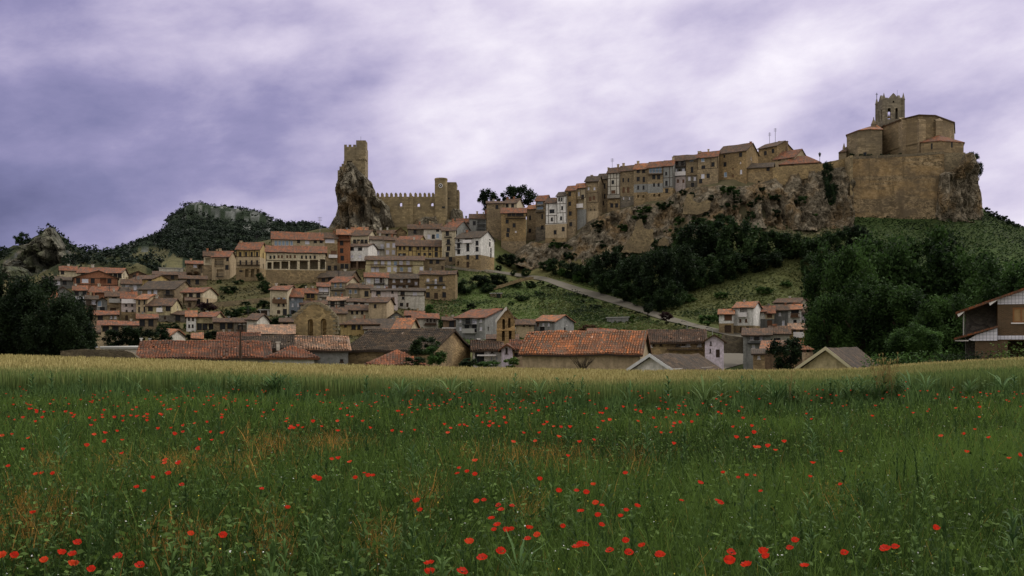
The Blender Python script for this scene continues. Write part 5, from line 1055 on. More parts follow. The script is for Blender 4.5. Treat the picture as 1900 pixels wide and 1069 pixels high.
# belfry gable
Y = 140; bel = empty('belfry', PW(938, 650, Y), 0, 'free-standing stone belfry gable with four arched openings and a pale coping', 'belfry'); cl = bel.location.copy()
f_ = lambda pts: [((KX(a) * Y) - cl.x, Zat(b, Y) - cl.z) for a, b in pts]
m = MB(); m.slab([f_([(921, 655), (922, 592), (938, 572), (940, 571), (950, 584), (955, 596), (957, 655)]), f_(arch(934.5, 611, 5, 19)), f_(arch(945, 608, 4.6, 18)), f_(arch(934, 633, 5.4, 20)), f_(arch(946.5, 633, 5.4, 21))], 0, 1.6)
m.slab([f_([(928, 640), (928, 590), (952, 590), (953, 640)])], 1.61, 1.9)
x0, x1 = f_([(922, 0)])[0][0], f_([(956.5, 0)])[0][0]; zc = Zat(612.5, Y) - cl.z; m.box(x0 - .08, x1 + .08, -.1, -.003, zc - .1, zc + .12)
m.build('gable_wall', M_stone((.33, .215, .105), 1.6), bel)
m = MB(); a = f_([(919.5, 594), (938, 570.2), (940.5, 569.4)]); 
for p, q2 in zip(a, a[1:]): m.poly([(p[0], -.4, p[1]), (q2[0], -.4, q2[1]), (q2[0], 2.0, q2[1]), (p[0], 2.0, p[1])]); m.poly([(p[0], -.4, p[1] - .5), (q2[0], -.4, q2[1] - .5), (q2[0], -.4, q2[1]), (p[0], -.4, p[1])])
m.build('coping', M_plain('pale_stone', (.5, .46, .42)), bel)
m = MB(); a = f_([(940.5, 569.8), (951, 583), (956.5, 596)])
for p, q2 in zip(a, a[1:]): m.poly([(p[0], -.3, p[1]), (q2[0], -.3, q2[1]), (q2[0], 1.9, q2[1]), (p[0], 1.9, p[1])]); m.poly([(p[0], -.3, p[1] - .25), (q2[0], -.3, q2[1] - .25), (q2[0], -.3, q2[1]), (p[0], -.3, p[1])])
m.build('coping', M_stone((.2, .15, .09), 2), bel)
# stone chimney stack beside the bungalow
Y = 86; q = PW(1498.5, 690, Y); o = empty('chimney_stack', q, 0, 'square stone chimney stack with a tiled orange cap beside the beige bungalow', 'chimney')
m = MB(); w = 16 / F * Y / 2; z1 = Zat(654, Y) - q.z; m.box(-w, w, -w, w, -2, z1); m.build('shaft', M_stone((.36, .27, .17), 4), o)
m = MB(); 
for sx in (-1, 1):
    for sy in (-1, 1): m.box(sx * w - sx * .12 - .06, sx * w - sx * .12 + .06, sy * w - sy * .12 - .06, sy * w - sy * .12 + .06, z1, z1 + .25)
zt = z1 + .25; w2 = w + .1; m2 = [(-w2, -w2, zt), (w2, -w2, zt), (w2, w2, zt), (-w2, w2, zt)]
for i in range(4): m.poly([m2[i], m2[(i + 1) % 4], (0, 0, zt + .35)], 0, [(0, 0), (1, 0), (.5, .6)])
m.poly(m2[::-1]); m.build('cap', M_tile(RC['o']), o)
# poles and lamps
def pole(px, pyt, pyb, Y, w, label, name='utility_pole', cat='utility pole', arm=True):
    q = PW(px, pyb, Y); o = empty(name, q, 0, label, cat); h = Zat(pyt, Y) - q.z; m = MB(); m.tube((0, 0), w / 2, w * .4, -1.5, h, 10); m.build('pole', WOOD if w > .15 else CONC, o)
    if arm: m = MB(); m.bar((-.35, 0, h - .3), (.35, 0, h - .3), .1); m.build('crossarm', WOOD, o)
    return o, h
pole(446, 606, 672, 82, .2, 'leaning dark utility pole in front of the red farm roofs')
for px, t, b, Y, lb in ((216, 618, 645, 150, 'thin pale lamp post among the round shrubs at the left'), (1322, 610, 630, 190, 'short pale post beside the lower bend of the road'), (1275, 598, 612, 205, 'pale lamp post on the lower road')):
    o, h = pole(px, t, b, Y, .12, lb, 'lamp_post', 'lamp post', False); m = MB(); m.bar((0, 0, h), (-.9, 0, h + .25), .07); m.bar((-.9, 0, h + .25), (-1.25, 0, h + .2), .14); m.build('lamp_head', IRON, o)
q = PW(1521, 303, 303); o = empty('street_lamp', q, 0, 'black lantern street lamp silhouetted on the cliff-top parapet', 'street lamp'); m = MB(); h = Zat(291, 303) - q.z; m.tube((0, 0), .09, .06, -1, h, 8); m.build('post', IRON, o)
m = MB(); m.tube((0, 0), .18, .42, h, h + .9, 6); m.tube((0, 0), .5, .06, h + .9, h + 1.4, 6); m.build('lantern', IRON, o)
o, h = pole(593.5, 402, 430, 330, .12, 'thin television mast on a roof left of the castle crag', 'antenna_mast', 'antenna', False)
m = MB(); [m.bar((-.7, 0, h - .3 - i * .5), (.7, 0, h - .3 - i * .5), .07) for i in range(3)]; m.build('aerial', IRON, o)
# ---------------------------------------------------------------- brown house at the right edge
Y = 80.0; rh = empty('villa', PW(1850, 655, Y), 0, 'brown two-storey villa with white chequered gables at the right edge', 'villa'); cl = rh.location.copy(); cl.z = -3; rh.location = cl
tv = math.atan(KX(1851)) - .03; rh.rotation_euler = (0, 0, -tv)
def X_(px): k = KX(px); return (k * cl.y - cl.x) / (math.cos(tv) + k * math.sin(tv))
Z_ = lambda py, px=1851: Zat(py, cl.y - X_(px) * math.sin(tv)) - cl.z
nb = NT('chequer_cladding', .6); br = nb.n('ShaderNodeTexBrick', offset=0.0); tc = nb.n('ShaderNodeTexCoord'); sp = nb.n('ShaderNodeSeparateXYZ'); cb = nb.n('ShaderNodeCombineXYZ')
nb.l(tc.outputs['Object'], sp.inputs[0]); nb.l(sp.outputs[0], cb.inputs[0]); nb.l(sp.outputs[2], cb.inputs[1]); nb.l(cb.outputs[0], br.inputs['Vector'])
br.inputs['Scale'].default_value = 1; br.inputs['Brick Width'].default_value = .26; br.inputs['Row Height'].default_value = .26; br.inputs['Mortar Size'].default_value = .016
br.inputs['Color1'].default_value = (.6, .58, .64, 1); br.inputs['Color2'].default_value = (.55, .53, .6, 1); br.inputs['Mortar'].default_value = (.2, .2, .24, 1); nb.color(br.outputs[0]); CHEQ = nb.mat
bk = NT('brown_brick', .9, .1); br = bk.n('ShaderNodeTexBrick'); tc = bk.n('ShaderNodeTexCoord'); sp = bk.n('ShaderNodeSeparateXYZ'); cb = bk.n('ShaderNodeCombineXYZ')
bk.l(tc.outputs['Object'], sp.inputs[0]); ad = bk.n('ShaderNodeMath'); bk.l(sp.outputs[0], ad.inputs[0]); bk.l(sp.outputs[1], ad.inputs[1]); bk.l(ad.outputs[0], cb.inputs[0]); bk.l(sp.outputs[2], cb.inputs[1]); bk.l(cb.outputs[0], br.inputs['Vector'])
br.inputs['Scale'].default_value = 1; br.inputs['Brick Width'].default_value = .26; br.inputs['Row Height'].default_value = .085; br.inputs['Mortar Size'].default_value = .012
br.inputs['Color1'].default_value = (.10, .06, .034, 1); br.inputs['Color2'].default_value = (.06, .038, .022, 1); br.inputs['Mortar'].default_value = (.12, .09, .06, 1); bk.color(br.outputs[0]); BRK = bk.mat
xa, xb, xe = X_(1851), X_(1822), X_(1792); xr = X_(2130); D = 11
m = MB(); w0, w1 = X_(1879) - xa, X_(1911) - xa; Wall(m, (xa, 0, 0), (1, 0, 0), (0, 1, 0), xr - xa, -2, Z_(565), [], [(w0, w1, Z_(599), Z_(571), .25, True), (X_(1870) - xa, X_(1905) - xa, -1, Z_(632), 2.5, True)])
m.poly([(xa, 0, -2), (xa, 3, -2), (xa, 3, Z_(556)), (xa, 0, Z_(565))]); mw = m.build('wall', BRK, rh)
m = MB(); m.box(xe, xa - .004, 3, D, -2, Z_(574)); m.poly([(xe, 3, Z_(574)), (xa, 3, Z_(574)), (xa, 3, Z_(557))]); m.build('side_wall', M_stone((.11, .10, .09), 3), rh)
m = MB(); m.slab([[(xa, Z_(565) + .003), (xr, Z_(565) + .003), (xr, Z_(532)), (X_(1990), Z_(507, 1990)), (xa, Z_(552.5))]], -.06, .3); m.build('gable_panel', CHEQ, rh)
def roofplate(pts, y0, y1, th, name, mat, parent):
    m = MB()
    for (a, b) in zip(pts, pts[1:]):
        ln = math.dist(a, b); n = 6; ys = np.linspace(y0, y1, n)
        m.poly([(a[0], y0, a[1]), (b[0], y0, b[1]), (b[0], y1, b[1]), (a[0], y1, a[1])], 0, [(0, 0), (0, ln), (y1 - y0, ln), (y1 - y0, 0)])
        m.poly([(a[0], y0, a[1] - th), (a[0], y1, a[1] - th), (b[0], y1, b[1] - th), (b[0], y0, b[1] - th)], 1)
        m.poly([(a[0], y0, a[1] - th), (b[0], y0, b[1] - th), (b[0], y0, b[1]), (a[0], y0, a[1])], 0, [(0, 0), (ln, 0), (ln, .2), (0, .2)])
    a = pts[0]; m.poly([(a[0], y0, a[1] - th), (a[0], y1, a[1] - th), (a[0], y1, a[1]), (a[0], y0, a[1])], 0, [(0, 0), (1, 0), (1, .2), (0, .2)]); return m.build(name, [mat, BROWN], parent)
rf = roofplate([(X_(1773), Z_(579.5, 1773)), (X_(1990), Z_(503, 1990)), (X_(2200), Z_(577, 2200))], -.7, D + .5, .2, 'roof', M_tile(RC['r']), rh)
m = MB(); a, b = (X_(1776), Z_(583, 1776)), (X_(1790), Z_(577.5, 1790)); m.slab([[(a[0], a[1]), (a[0] + .1, a[1] - .25), (b[0], b[1] - .05), (b[0], b[1] + .12)]], -.66, -.6); a, b = (X_(1834), Z_(562, 1834)), (X_(1851), Z_(556, 1851)); m.slab([[(a[0], a[1]), (a[0] + .1, a[1] - .25), (b[0] - .01, b[1] - .05), (b[0] - .01, b[1] + .12)]], -.66, -.6); m.build('bargeboard', PALE, rf)
lt = roofplate([(X_(1770), Z_(627.5, 1770)), (xa - .01, Z_(604.5))], -.9, 6, .16, 'lean_to_roof', M_tile(RC['r']), rh)
m = MB(); m.slab([[(X_(1797), Z_(630, 1797)), (X_(1803), Z_(632.5, 1803)), (xa - .02, Z_(632)), (xa - .02, Z_(609)), (X_(1812), Z_(621, 1812))]], -.5, -.3); m.build('lean_to_panel', CHEQ, rh)
m = MB(); m.box(X_(1809), xa - .02, -.25, .2, -2, Z_(632)); m.build('porch_wall', BRK, rh)
m = MB(); m.box(X_(1772), X_(1797), -.55, -.45, Z_(633), Z_(631)); m.build('gutter', PALE, lt)
m = MB(); m.tube((X_(1788), .3), .05, .05, Z_(624), Z_(580), 8); m.build('downpipe', CONC, rh)
m = MB(); m.box(xa, xr, -.12, -.003, Z_(630), Z_(623)); m.build('fascia_band', CHEQ, rh)
fm = MB(); wa, wb = X_(1879), X_(1911); za, zb2 = Z_(599), Z_(571); t = .12
OR = M_plain('orange_wood', (.22, .10, .04)); fm.box(wa, wa + t, .05, .2, za, zb2); fm.box(wb - t, wb, .05, .2, za, zb2); fm.box(wa + t, wb - t, .05, .2, za, za + t); fm.box(wa + t, wb - t, .05, .2, zb2 - t, zb2); fm.box((wa + wb) / 2 - .05, (wa + wb) / 2 + .05, .06, .19, za + t, zb2 - t)
wo = fm.build('window', OR, rh); m = MB()
for i in range(10): z = za + t + (zb2 - za - 2 * t) * i / 10; m.box(wa + t, wb - t, .14, .17, z + .01, z + (zb2 - za - 2 * t) / 10)
m.build('blind', M_plain('wood_blind', (.3, .19, .09)), wo); m = MB(); m.box(wa - .12, wb + .12, -.12, .0, za - .1, za - .003); m.build('sill', PALE, wo)
# ---------------------------------------------------------------- foliage
def rand_dirs(n):
    v = rng.normal(size=(n, 3)); return v / np.linalg.norm(v, axis=1)[:, None]
def leaf_quads(P, size, tilt=None):
    """one randomly turned leaf quad per point; size (n,)"""
    n = len(P); a = rand_dirs(n) * np.array([1, 1, .5]); a /= np.linalg.norm(a, axis=1)[:, None]; b = np.cross(a, rand_dirs(n) * np.array([.55, .55, 1])); b /= np.linalg.norm(b, axis=1)[:, None] + 1e-9
    s = np.asarray(size)[:, None] * .5
    V = np.stack([P - a * s * 1.25, P - b * s * .7, P + a * s * 1.25, P + b * s * .7], axis=1).reshape(-1, 3)
    return V, np.arange(n * 4).reshape(n, 4)
def crown_points(w, d, h, nclump, per, cs=.34, flat=0):
    """points of leaf clumps in an uneven ellipsoid crown standing on z=0"""
    P, T = [], []
    for i in range(nclump):
        u = rand_dirs(1)[0]; r = rng.uniform(.5, .88)
        c = np.array([u[0] * w / 2 * r, u[1] * d / 2 * r, h * .5 + u[2] * h * .5 * r]); rad = np.array([w, d, h]) * cs * rng.uniform(.45, .85) * .56
        q = rand_dirs(per) * (rng.random((per, 1)) ** .45) * rad; q *= (1 + .35 * rng.normal(size=(per, 1)) * .5)
        P.append(c + q); t0 = rng.uniform(.05, .9); T.append(np.clip(t0 + rng.normal(0, .16, per), 0, 1))
    P = np.concatenate(P); P[:, 2] = np.maximum(P[:, 2], .02 * h); return P, np.concatenate(T)
LEAF = {'wood': leafmat('wood_leaves', (.005, .013, .004), (.052, .10, .024)), 'dark': leafmat('dark_leaves', (.007, .015, .006), (.036, .064, .02)), 'mid': leafmat('green_leaves', (.012, .028, .008), (.075, .145, .034)),
        'light': leafmat('light_leaves', (.025, .05, .012), (.10, .15, .035)), 'purple': leafmat('purple_leaves', (.014, .008, .009), (.05, .022, .022)), 'black': leafmat('deep_leaves', (.004, .009, .004), (.022, .038, .014)), 'rust': leafmat('rust_leaves', (.03, .018, .01), (.11, .06, .03))}
CROWN = {}
def crown_mesh(kind, shape, v):
    k = (kind, shape, v)
    if k not in CROWN:
        nc, per, ls = {'big': (46, 600, .030), 'bush': (30, 170, .052), 'small': (16, 100, .085)}[shape]
        P, T = crown_points(1, 1, 1, nc, per); V, Fq = leaf_quads(P, rng.uniform(.6, 1.4, len(P)) * ls)
        CROWN[k] = npmesh('crown', V, Fq, LEAF[kind], {'tint': np.repeat(T, 4)})
    return CROWN[k]
def trunk_mesh(h, r, limbs=5, top=.75):
    m = MB(); m.bar((0, 0, -1), (rnd.uniform(-.2, .2), 0, h * .5), r * 2, 0, r * 1.4)
    for i in range(limbs):
        a = rnd.uniform(0, 6.28); z = h * rnd.uniform(.25, .42); m.bar((0, 0, z), (math.cos(a) * h * .2, math.sin(a) * h * .25, h * rnd.uniform(.5, .68)), r, 0, r * .3)
    return m.mesh('trunk', BARK)
BARK = M_plain('bark', (.05, .038, .026), .95)
NT_ = 0
def plant(name, label, cat, cx, ytop, ybase, wpx, Y=None, kind='dark', shape='bush', group=None, trunk=True, lift=.0, dk=1.0):
    global NT_; NT_ += 1
    if Y is None: Y = INV(cx, ybase)
    q = PW(cx, ybase, Y); gz = min(q.z, GZ(cx, Y) + .3); h = Zat(ytop, Y) - q.z; w = wpx / F * Y
    o = empty(name, (q.x, Y + (w * .25), q.z), rnd.uniform(0, 6.28), label, cat, group)
    if trunk:
        t = put('trunk', trunk_mesh(h, max(.06, h * .03)), o)
        if gz < q.z - .2: pass
    put('crown', crown_mesh(kind, shape, NT_ % 4), o, (0, 0, h * lift), rnd.uniform(0, 6.28), (w * 1.12, w * dk * 1.1, h * (1 - lift) * 1.06))
    return o
# the big trees at the right
GR = 'large trees below the church cliff'
for cx, yt, yb, w, Y, kd, lb in (
 (1572, 452, 690, 130, 168, 'wood', 'tall dark green tree at the left edge of the wood under the church cliff'),
 (1655, 424, 690, 150, 176, 'wood', 'broad leafy tree below the middle of the church retaining wall'),
 (1738, 432, 690, 150, 178, 'wood', 'wide bright green tree below the right end of the retaining wall'),
 (1815, 458, 690, 140, 170, 'wood', 'round-topped tree below the bare slope right of the church rock'),
 (1885, 478, 690, 140, 160, 'wood', 'leafy tree rising behind the roof of the brown villa'),
 (1545, 540, 700, 90, 140, 'wood', 'dark lower tree beside the hamlet houses and the stone chimney'),
 (1612, 520, 705, 125, 138, 'wood', 'dark tree behind the brown roof of the beige bungalow'),
 (1695, 520, 705, 135, 132, 'wood', 'deep green tree in the middle front of the wood'),
 (1768, 545, 705, 110, 122, 'wood', 'dark tree next to the left wall of the villa')):
    plant('tree', lb, 'tree', cx, yt, yb, w, Y, kd, 'big', GR, True, 0)
plant('bush', 'rounded green bush in front of the dark wood left of the villa', 'bush', 1708, 602, 672, 92, 100, 'mid', 'big', None, False)
plant('bush', 'sprawling dark bush between the orange shed and the stone chimney', 'bush', 1462, 626, 700, 66, 112, 'black', 'bush', None, False)
plant('bush', 'dark bush growing against the left rake of the bungalow', 'bush', 1515, 650, 684, 40, 104, 'black', 'bush', None, False)
# left trees
GL = 'dark trees at the left edge of the field'
for cx, yt, yb, w, Y, kd, lb in ((-20, 506, 690, 120, 116, 'black', 'very dark tree cut off by the left edge of the picture'), (48, 515, 695, 130, 112, 'black', 'huge nearly black tree at the left below the crag'),
 (104, 548, 690, 110, 106, 'black', 'dark tree at the right end of the left tree group'), (138, 556, 680, 62, 118, 'black', 'dark tree standing in front of the dull pinkish houses')):
    plant('tree', lb, 'tree', cx, yt, yb, w, Y, kd, 'big', GL, True, 0)
for cx, yt, yb, w, lb in ((206, 612, 650, 44, 'dark round shrub leftmost beside the lamp post'), (243, 604, 650, 52, 'dark round shrub under the even orange roof'), (286, 608, 648, 48, 'dark round shrub just left of the small grey gable')):
    plant('shrub', lb, 'shrub', cx, yt, yb, w, 136, 'black', 'bush', 'round shrubs behind the wheat', False)
plant('tree', 'feathery tree alone on the left shoulder of the crag hill', 'tree', 38, 430, 460, 27, 425, 'dark', 'bush', None, True, .15)
plant('tree', 'blackish purple-leaved tree in front of the long garden wall', 'tree', 381, 559, 582, 34, None, 'purple', 'bush', None, True, .1)
plant('shrub', 'dark shrub below the yellow balcony house', 'shrub', 390, 613, 632, 34, 148, 'black', 'bush', None, False)
plant('shrub', 'low dark shrub right of the small grey gable', 'shrub', 350, 620, 632, 24, 148, 'black', 'bush', None, False)
plant('tree', 'leafy fig tree growing against the old stone barn', 'tree', 786, 624, 664, 54, 90, 'dark', 'bush', None, False)
plant('bush', 'round green bush at the wheat edge before the stone barn', 'bush', 807, 642, 680, 42, 84, 'mid', 'bush', None, False)
plant('bush', 'low weedy bush beside the peaked shed roof', 'bush', 766, 662, 680, 42, 83, 'dark', 'bush', None, False)
plant('bush', 'dark weeds in front of the white balcony house', 'bush', 868, 664, 682, 34, 84, 'dark', 'bush', None, False)
plant('hedge', 'trimmed low hedge in front of the white balcony house', 'hedge', 905, 668, 684, 44, 86, 'mid', 'bush', None, False)
plant('bush', 'loose rose bush below the lilac-pink gable', 'bush', 950, 664, 686, 36, 85, 'light', 'small', None, False)
plant('tree', 'dark spreading pine on the ridge behind the cream gable', 'pine tree', 964, 341, 388, 56, 345, 'black', 'bush', None, True, .05)
plant('tree', 'slimmer dark tree on the ridge left of the spreading pine', 'tree', 906, 350, 398, 38, 345, 'black', 'bush', None, True, .1)
plant('tree', 'low dark tree top between the two ridge trees', 'tree', 933, 360, 390, 26, 347, 'black', 'small', None, True, .1)
plant('tree', 'small round-headed tree standing by the lower road', 'tree', 1237, 577, 603, 25, None, 'purple', 'bush', None, True, .3)
plant('tree', 'dark round tree on the road edge above the lone small tree', 'tree', 1203, 562, 590, 22, None, 'black', 'bush', None, True, .25)
plant('bush', 'reddish brown bush between the grey orange-roofed house and the barn', 'bush', 1092, 602, 622, 36, 160, 'rust', 'bush', None, False)
# gaps in the village
GVB = 'garden bushes between the village houses'
for cx, yt, yb, w, kd, lb in ((530, 505, 522, 30, 'black', 'dark bush against the stone base of the pillared house'), (545, 503, 519, 22, 'black', 'second dark bush against the base of the pillared house'), (597, 497, 512, 14, 'black', 'dark bush at the right end of the pillared house'), (560, 512, 521, 16, 'black', 'low bush below the stone base of the pillared house'),
 (490, 520, 545, 24, 'dark', 'bush on the bare slope below the half-timbered house'), (482, 505, 522, 16, 'dark', 'shrub at the corner of the half-timbered house'), (488, 556, 578, 30, 'dark', 'bush left of the tall cream house'), (430, 572, 590, 34, 'dark', 'bush below the long garden wall'), (455, 566, 584, 32, 'mid', 'greener bush below the long garden wall'),
 (520, 585, 606, 40, 'dark', 'bush left of the ruined arch'), (540, 583, 604, 24, 'black', 'dark bush touching the ruined arch'), (505, 590, 606, 24, 'dark', 'bush beside the plain pale gable'), (420, 530, 545, 30, 'dark', 'scrub on the dry slope above the garden wall'), (355, 500, 515, 24, 'rust', 'brownish scrub below the dark stone barn'),
 (797, 565, 585, 22, 'mid', 'green bush beside the grey-white rendered house'), (822, 590, 612, 18, 'dark', 'bush between the wooden gallery and the grey apartment house'), (875, 562, 578, 20, 'black', 'dark bush on the terrace above the grey apartment house'), (926, 492, 503, 14, 'black', 'small round tree beside the big white house'),
 (941, 470, 496, 36, 'black', 'dark thicket at the foot of the ochre block'), (968, 478, 500, 28, 'black', 'dark bush where the lane meets the cliff'), (976, 497, 514, 17, 'dark', 'round bush by the road junction'), (952, 500, 513, 13, 'dark', 'little bush on the lane left of the junction'), (925, 508, 532, 40, 'black', 'black-green bush under the lane'), (890, 510, 535, 44, 'black', 'wide dark bush mass under the low lane wall'),
 (862, 518, 546, 36, 'dark', 'dark bush beside the large ochre house'), (905, 525, 545, 30, 'dark', 'dark bush on the terrace wall'), (955, 520, 535, 30, 'dark', 'bush patch just below the road junction'), (985, 520, 535, 22, 'dark', 'bush below the top of the road'), (300, 600, 615, 24, 'dark', 'bush in the garden below the yellow chalet'), (320, 598, 612, 26, 'dark', 'second bush in the garden below the yellow chalet'), (345, 601, 613, 14, 'mid', 'green bush beside the white tower-like house'),
 (965, 548, 560, 22, 'dark', 'left part bush of the terrace hedge line'), (1005, 608, 612, 10, 'mid', 'tiny green plant before the grey orange-roofed house')):
    plant('bush', lb, 'bush', cx, yt, yb, w, None, kd, 'bush', GVB, False)
# hillside thicket
GB = 'dark bushes in the thicket below the cliff'; LBT = 'dark green bush in the thicket on the steep slope below the cliff'
TH = [(1015, 482, 505, 30), (1035, 480, 512, 36), (1060, 486, 520, 40), (1085, 488, 525, 40), (1108, 470, 530, 50), (1130, 462, 540, 56), (1155, 478, 550, 60), (1180, 470, 558, 64), (1205, 465, 565, 60), (1230, 460, 572, 66), (1258, 452, 560, 64), (1120, 505, 548, 44), (1165, 520, 562, 50), (1200, 528, 572, 50), (1225, 535, 580, 40), (1250, 520, 575, 44),
      (1270, 428, 500, 70), (1300, 412, 500, 76), (1335, 404, 495, 76), (1370, 402, 505, 72), (1405, 414, 490, 70), (1440, 424, 488, 70), (1470, 428, 485, 60), (1285, 470, 545, 60), (1320, 470, 530, 70), (1360, 470, 520, 60), (1400, 470, 510, 60), (1495, 436, 482, 60), (1525, 432, 500, 60), (1555, 425, 480, 56), (1590, 416, 470, 60), (1440, 465, 500, 44), (1150, 455, 500, 40), (1190, 452, 490, 40), (1230, 440, 480, 44), (1510, 470, 520, 40), (1540, 470, 540, 50),
      (1345, 396, 425, 40), (1300, 404, 430, 36), (1265, 420, 450, 36)]
for cx, yt, yb, w in TH: plant('bush', LBT, 'bush', cx, yt, yb, w, None, 'dark' if rnd.random() < .55 else 'black', 'bush', GB, False)
GB2 = 'lighter bushes on the grassy slope'
for cx, yt, yb, w in ((1050, 490, 515, 30), (1075, 505, 525, 30), (1305, 398, 420, 44), (1330, 404, 428, 40), (1280, 545, 562, 26), (1310, 585, 605, 30), (1330, 580, 600, 26), (1420, 530, 548, 30), (1380, 560, 572, 24), (1500, 540, 556, 26), (1460, 520, 535, 24), (1340, 540, 556, 26)):
    plant('bush', 'lighter green bush scattered over the slope around the road and thicket', 'bush', cx, yt, yb, w, None, 'mid', 'bush', GB2, False)
# shrubs and ivy on the rocks
for px, yt, yb, w, Y, lb in ((1536, 300, 345, 22, 297, 'ivy hanging down the cliff left of the retaining wall'), (1543, 335, 395, 26, 293, 'dark ivy curtain in the cliff crack beside the retaining wall'), (1808, 281, 312, 22, 300, 'ivy crowning the top right corner of the church rock'), (1814, 300, 336, 24, 300, 'ivy spilling down the right edge of the church rock'), (1805, 286, 330, 16, 298, 'upper ivy patch against the church rock face')):
    plant('ivy', lb, 'ivy', px, yt, yb, w, Y, 'black', 'bush', 'ivy on the cliff', False)
for i, px in enumerate((1582, 1600, 1617, 1636, 1649, 1655, 1672, 1610)): plant('shrub', 'small dark shrub behind the top of the church retaining wall', 'shrub', px, 284 + (i % 3), 294, 11, 301, 'black', 'small', 'shrubs along the church terrace', False)
for i, (px, py) in enumerate(((1833, 392), (1840, 398), (1850, 401), (1857, 405), (1866, 408), (1873, 413), (1881, 419), (1889, 422))): plant('shrub', 'small dark shrub on the skyline of the slope right of the church rock', 'shrub', px, py - 8, py + 4, 12, 298, 'black', 'small', 'shrubs on the right skyline', False)
CT = [(955, 468), (985, 449), (1050, 449), (1090, 412), (1130, 394), (1230, 376), (1275, 350), (1385, 346), (1480, 322), (1575, 310)]; CB = [(955, 485), (1020, 498), (1100, 476), (1200, 462), (1300, 415), (1480, 414), (1575, 416)]
for i in range(46):
    px = rnd.uniform(985, 1565); tt = rnd.random() ** .8; yc = np.interp(px, *zip(*CT)) + 8; yb_ = np.interp(px, *zip(*CB)); py = yc + (yb_ - yc) * tt; hh_ = rnd.uniform(9, 20)
    plant('shrub', 'scrubby shrub clinging to the cliff face under the row of houses', 'shrub', px, py - hh_, py, hh_ * rnd.uniform(1.1, 1.8), 297.5 - 5.5 * tt + max(0, (1385 - px) * .058), rnd.choice(('dark', 'wood', 'black')), 'small', 'shrubs on the cliff face', False)
for i in range(18):
    px = 1000 + i * 17 + rnd.uniform(-5, 5); py = np.interp(px, [985, 1040, 1130, 1230, 1385], [521, 537, 565, 599, 630]) + 2; hh_ = rnd.uniform(4, 8)
    plant('bush', 'low bush on the verge along the lower edge of the diagonal road', 'bush', px, py - hh_, py, hh_ * rnd.uniform(1.4, 2.4), None, rnd.choice(('dark', 'wood', 'black')), 'small', 'bushes along the road verge', False)
for i in range(30):
    px = rnd.uniform(850, 1180); py = rnd.uniform(512, 606); rd = np.interp(px, [985, 1040, 1130, 1230], [522, 538, 566, 601])
    if px > 960 and py < rd + 6: continue
    hh_ = rnd.uniform(6, 13); plant('bush', 'small garden bush dotted over the green terraces left of the road', 'bush', px, py - hh_, py, hh_ * rnd.uniform(1.2, 2), None, rnd.choice(('dark', 'wood', 'black', 'light')), 'small', 'bushes on the garden terraces', False)
for i in range(26):
    px = rnd.uniform(405, 600); py = rnd.uniform(522, 556) if i < 18 else rnd.uniform(565, 590); hh_ = rnd.uniform(6, 13)
    plant('bush', 'small scrubby bush on the bare slope below the upper row of houses', 'bush', px, py - hh_, py, hh_ * rnd.uniform(1.2, 2), None, rnd.choice(('dark', 'wood', 'black')), 'small', 'bushes on the bare village slope', False)
# hedges on the terraces
def hedge(pts, h, w, label, kind='dark', Y=None, n=900, ls=.3):
    P = []; T = []
    c = None
    for a, b in zip(pts, pts[1:]):
        ya = Y or INV(*a); yb_ = Y or INV(*b); A, B = PW(a[0], a[1], ya), PW(b[0], b[1], yb_); c = c or A.copy(); k = max(20, int(n * (B - A).length / 30))
        t = rng.random(k)[:, None]; P.append(np.array(A)[None] * (1 - t) + np.array(B)[None] * t + np.stack([rng.normal(0, w / 3, k), rng.normal(0, w / 3, k), rng.random(k) * h * (.75 + .25 * np.sin(t[:, 0] * 23))], 1)); T.append(rng.uniform(.1, .9, k))
    P = np.concatenate(P) - np.array(c)[None]; V, Fq = leaf_quads(P, rng.uniform(.6, 1.4, len(P)) * ls)
    return tag(put('hedge', npmesh('hedge', V, Fq, LEAF[kind], {'tint': np.repeat(np.concatenate(T), 4)}), None, c), label, 'hedge', 'hedges on the garden terraces')
hedge([(915, 554), (960, 552), (1005, 550)], 1.6, 1.4, 'dark hedge along the upper garden terrace', 'black')
hedge([(1012, 550), (1040, 552), (1075, 548)], 1.8, 1.4, 'dark hedge between the upper terrace and the road', 'black')
hedge([(1046, 554), (1062, 563), (1085, 574)], 1.6, 1.2, 'hedge running diagonally down the garden terraces', 'dark')
hedge([(1060, 585), (1090, 578), (1122, 580)], 1.8, 1.4, 'thick dark hedge above the white metal shed', 'black')
hedge([(890, 545), (925, 538), (962, 528)], 1.4, 1.2, 'uneven hedge on top of the dry stone terrace wall', 'dark')
hedge([(840, 560), (880, 566), (920, 560)], 1.2, 1.5, 'low scrubby hedge below the large ochre house', 'dark')
hedge([(1608, 692), (1680, 690), (1760, 687)], 1.55, 1.1, 'clipped green hedge between the wheat and the wood', 'mid', 74, 9000, .16)
hedge([(1745, 688), (1800, 686), (1845, 684)], 1.35, 1.0, 'dark square hedge in front of the villa porch', 'black', 73, 9000, .14)
hedge([(1845, 684), (1885, 680), (1940, 678)], 1.9, 1.3, 'loose flowering hedge in front of the villa', 'light', 72, 6000, .15)
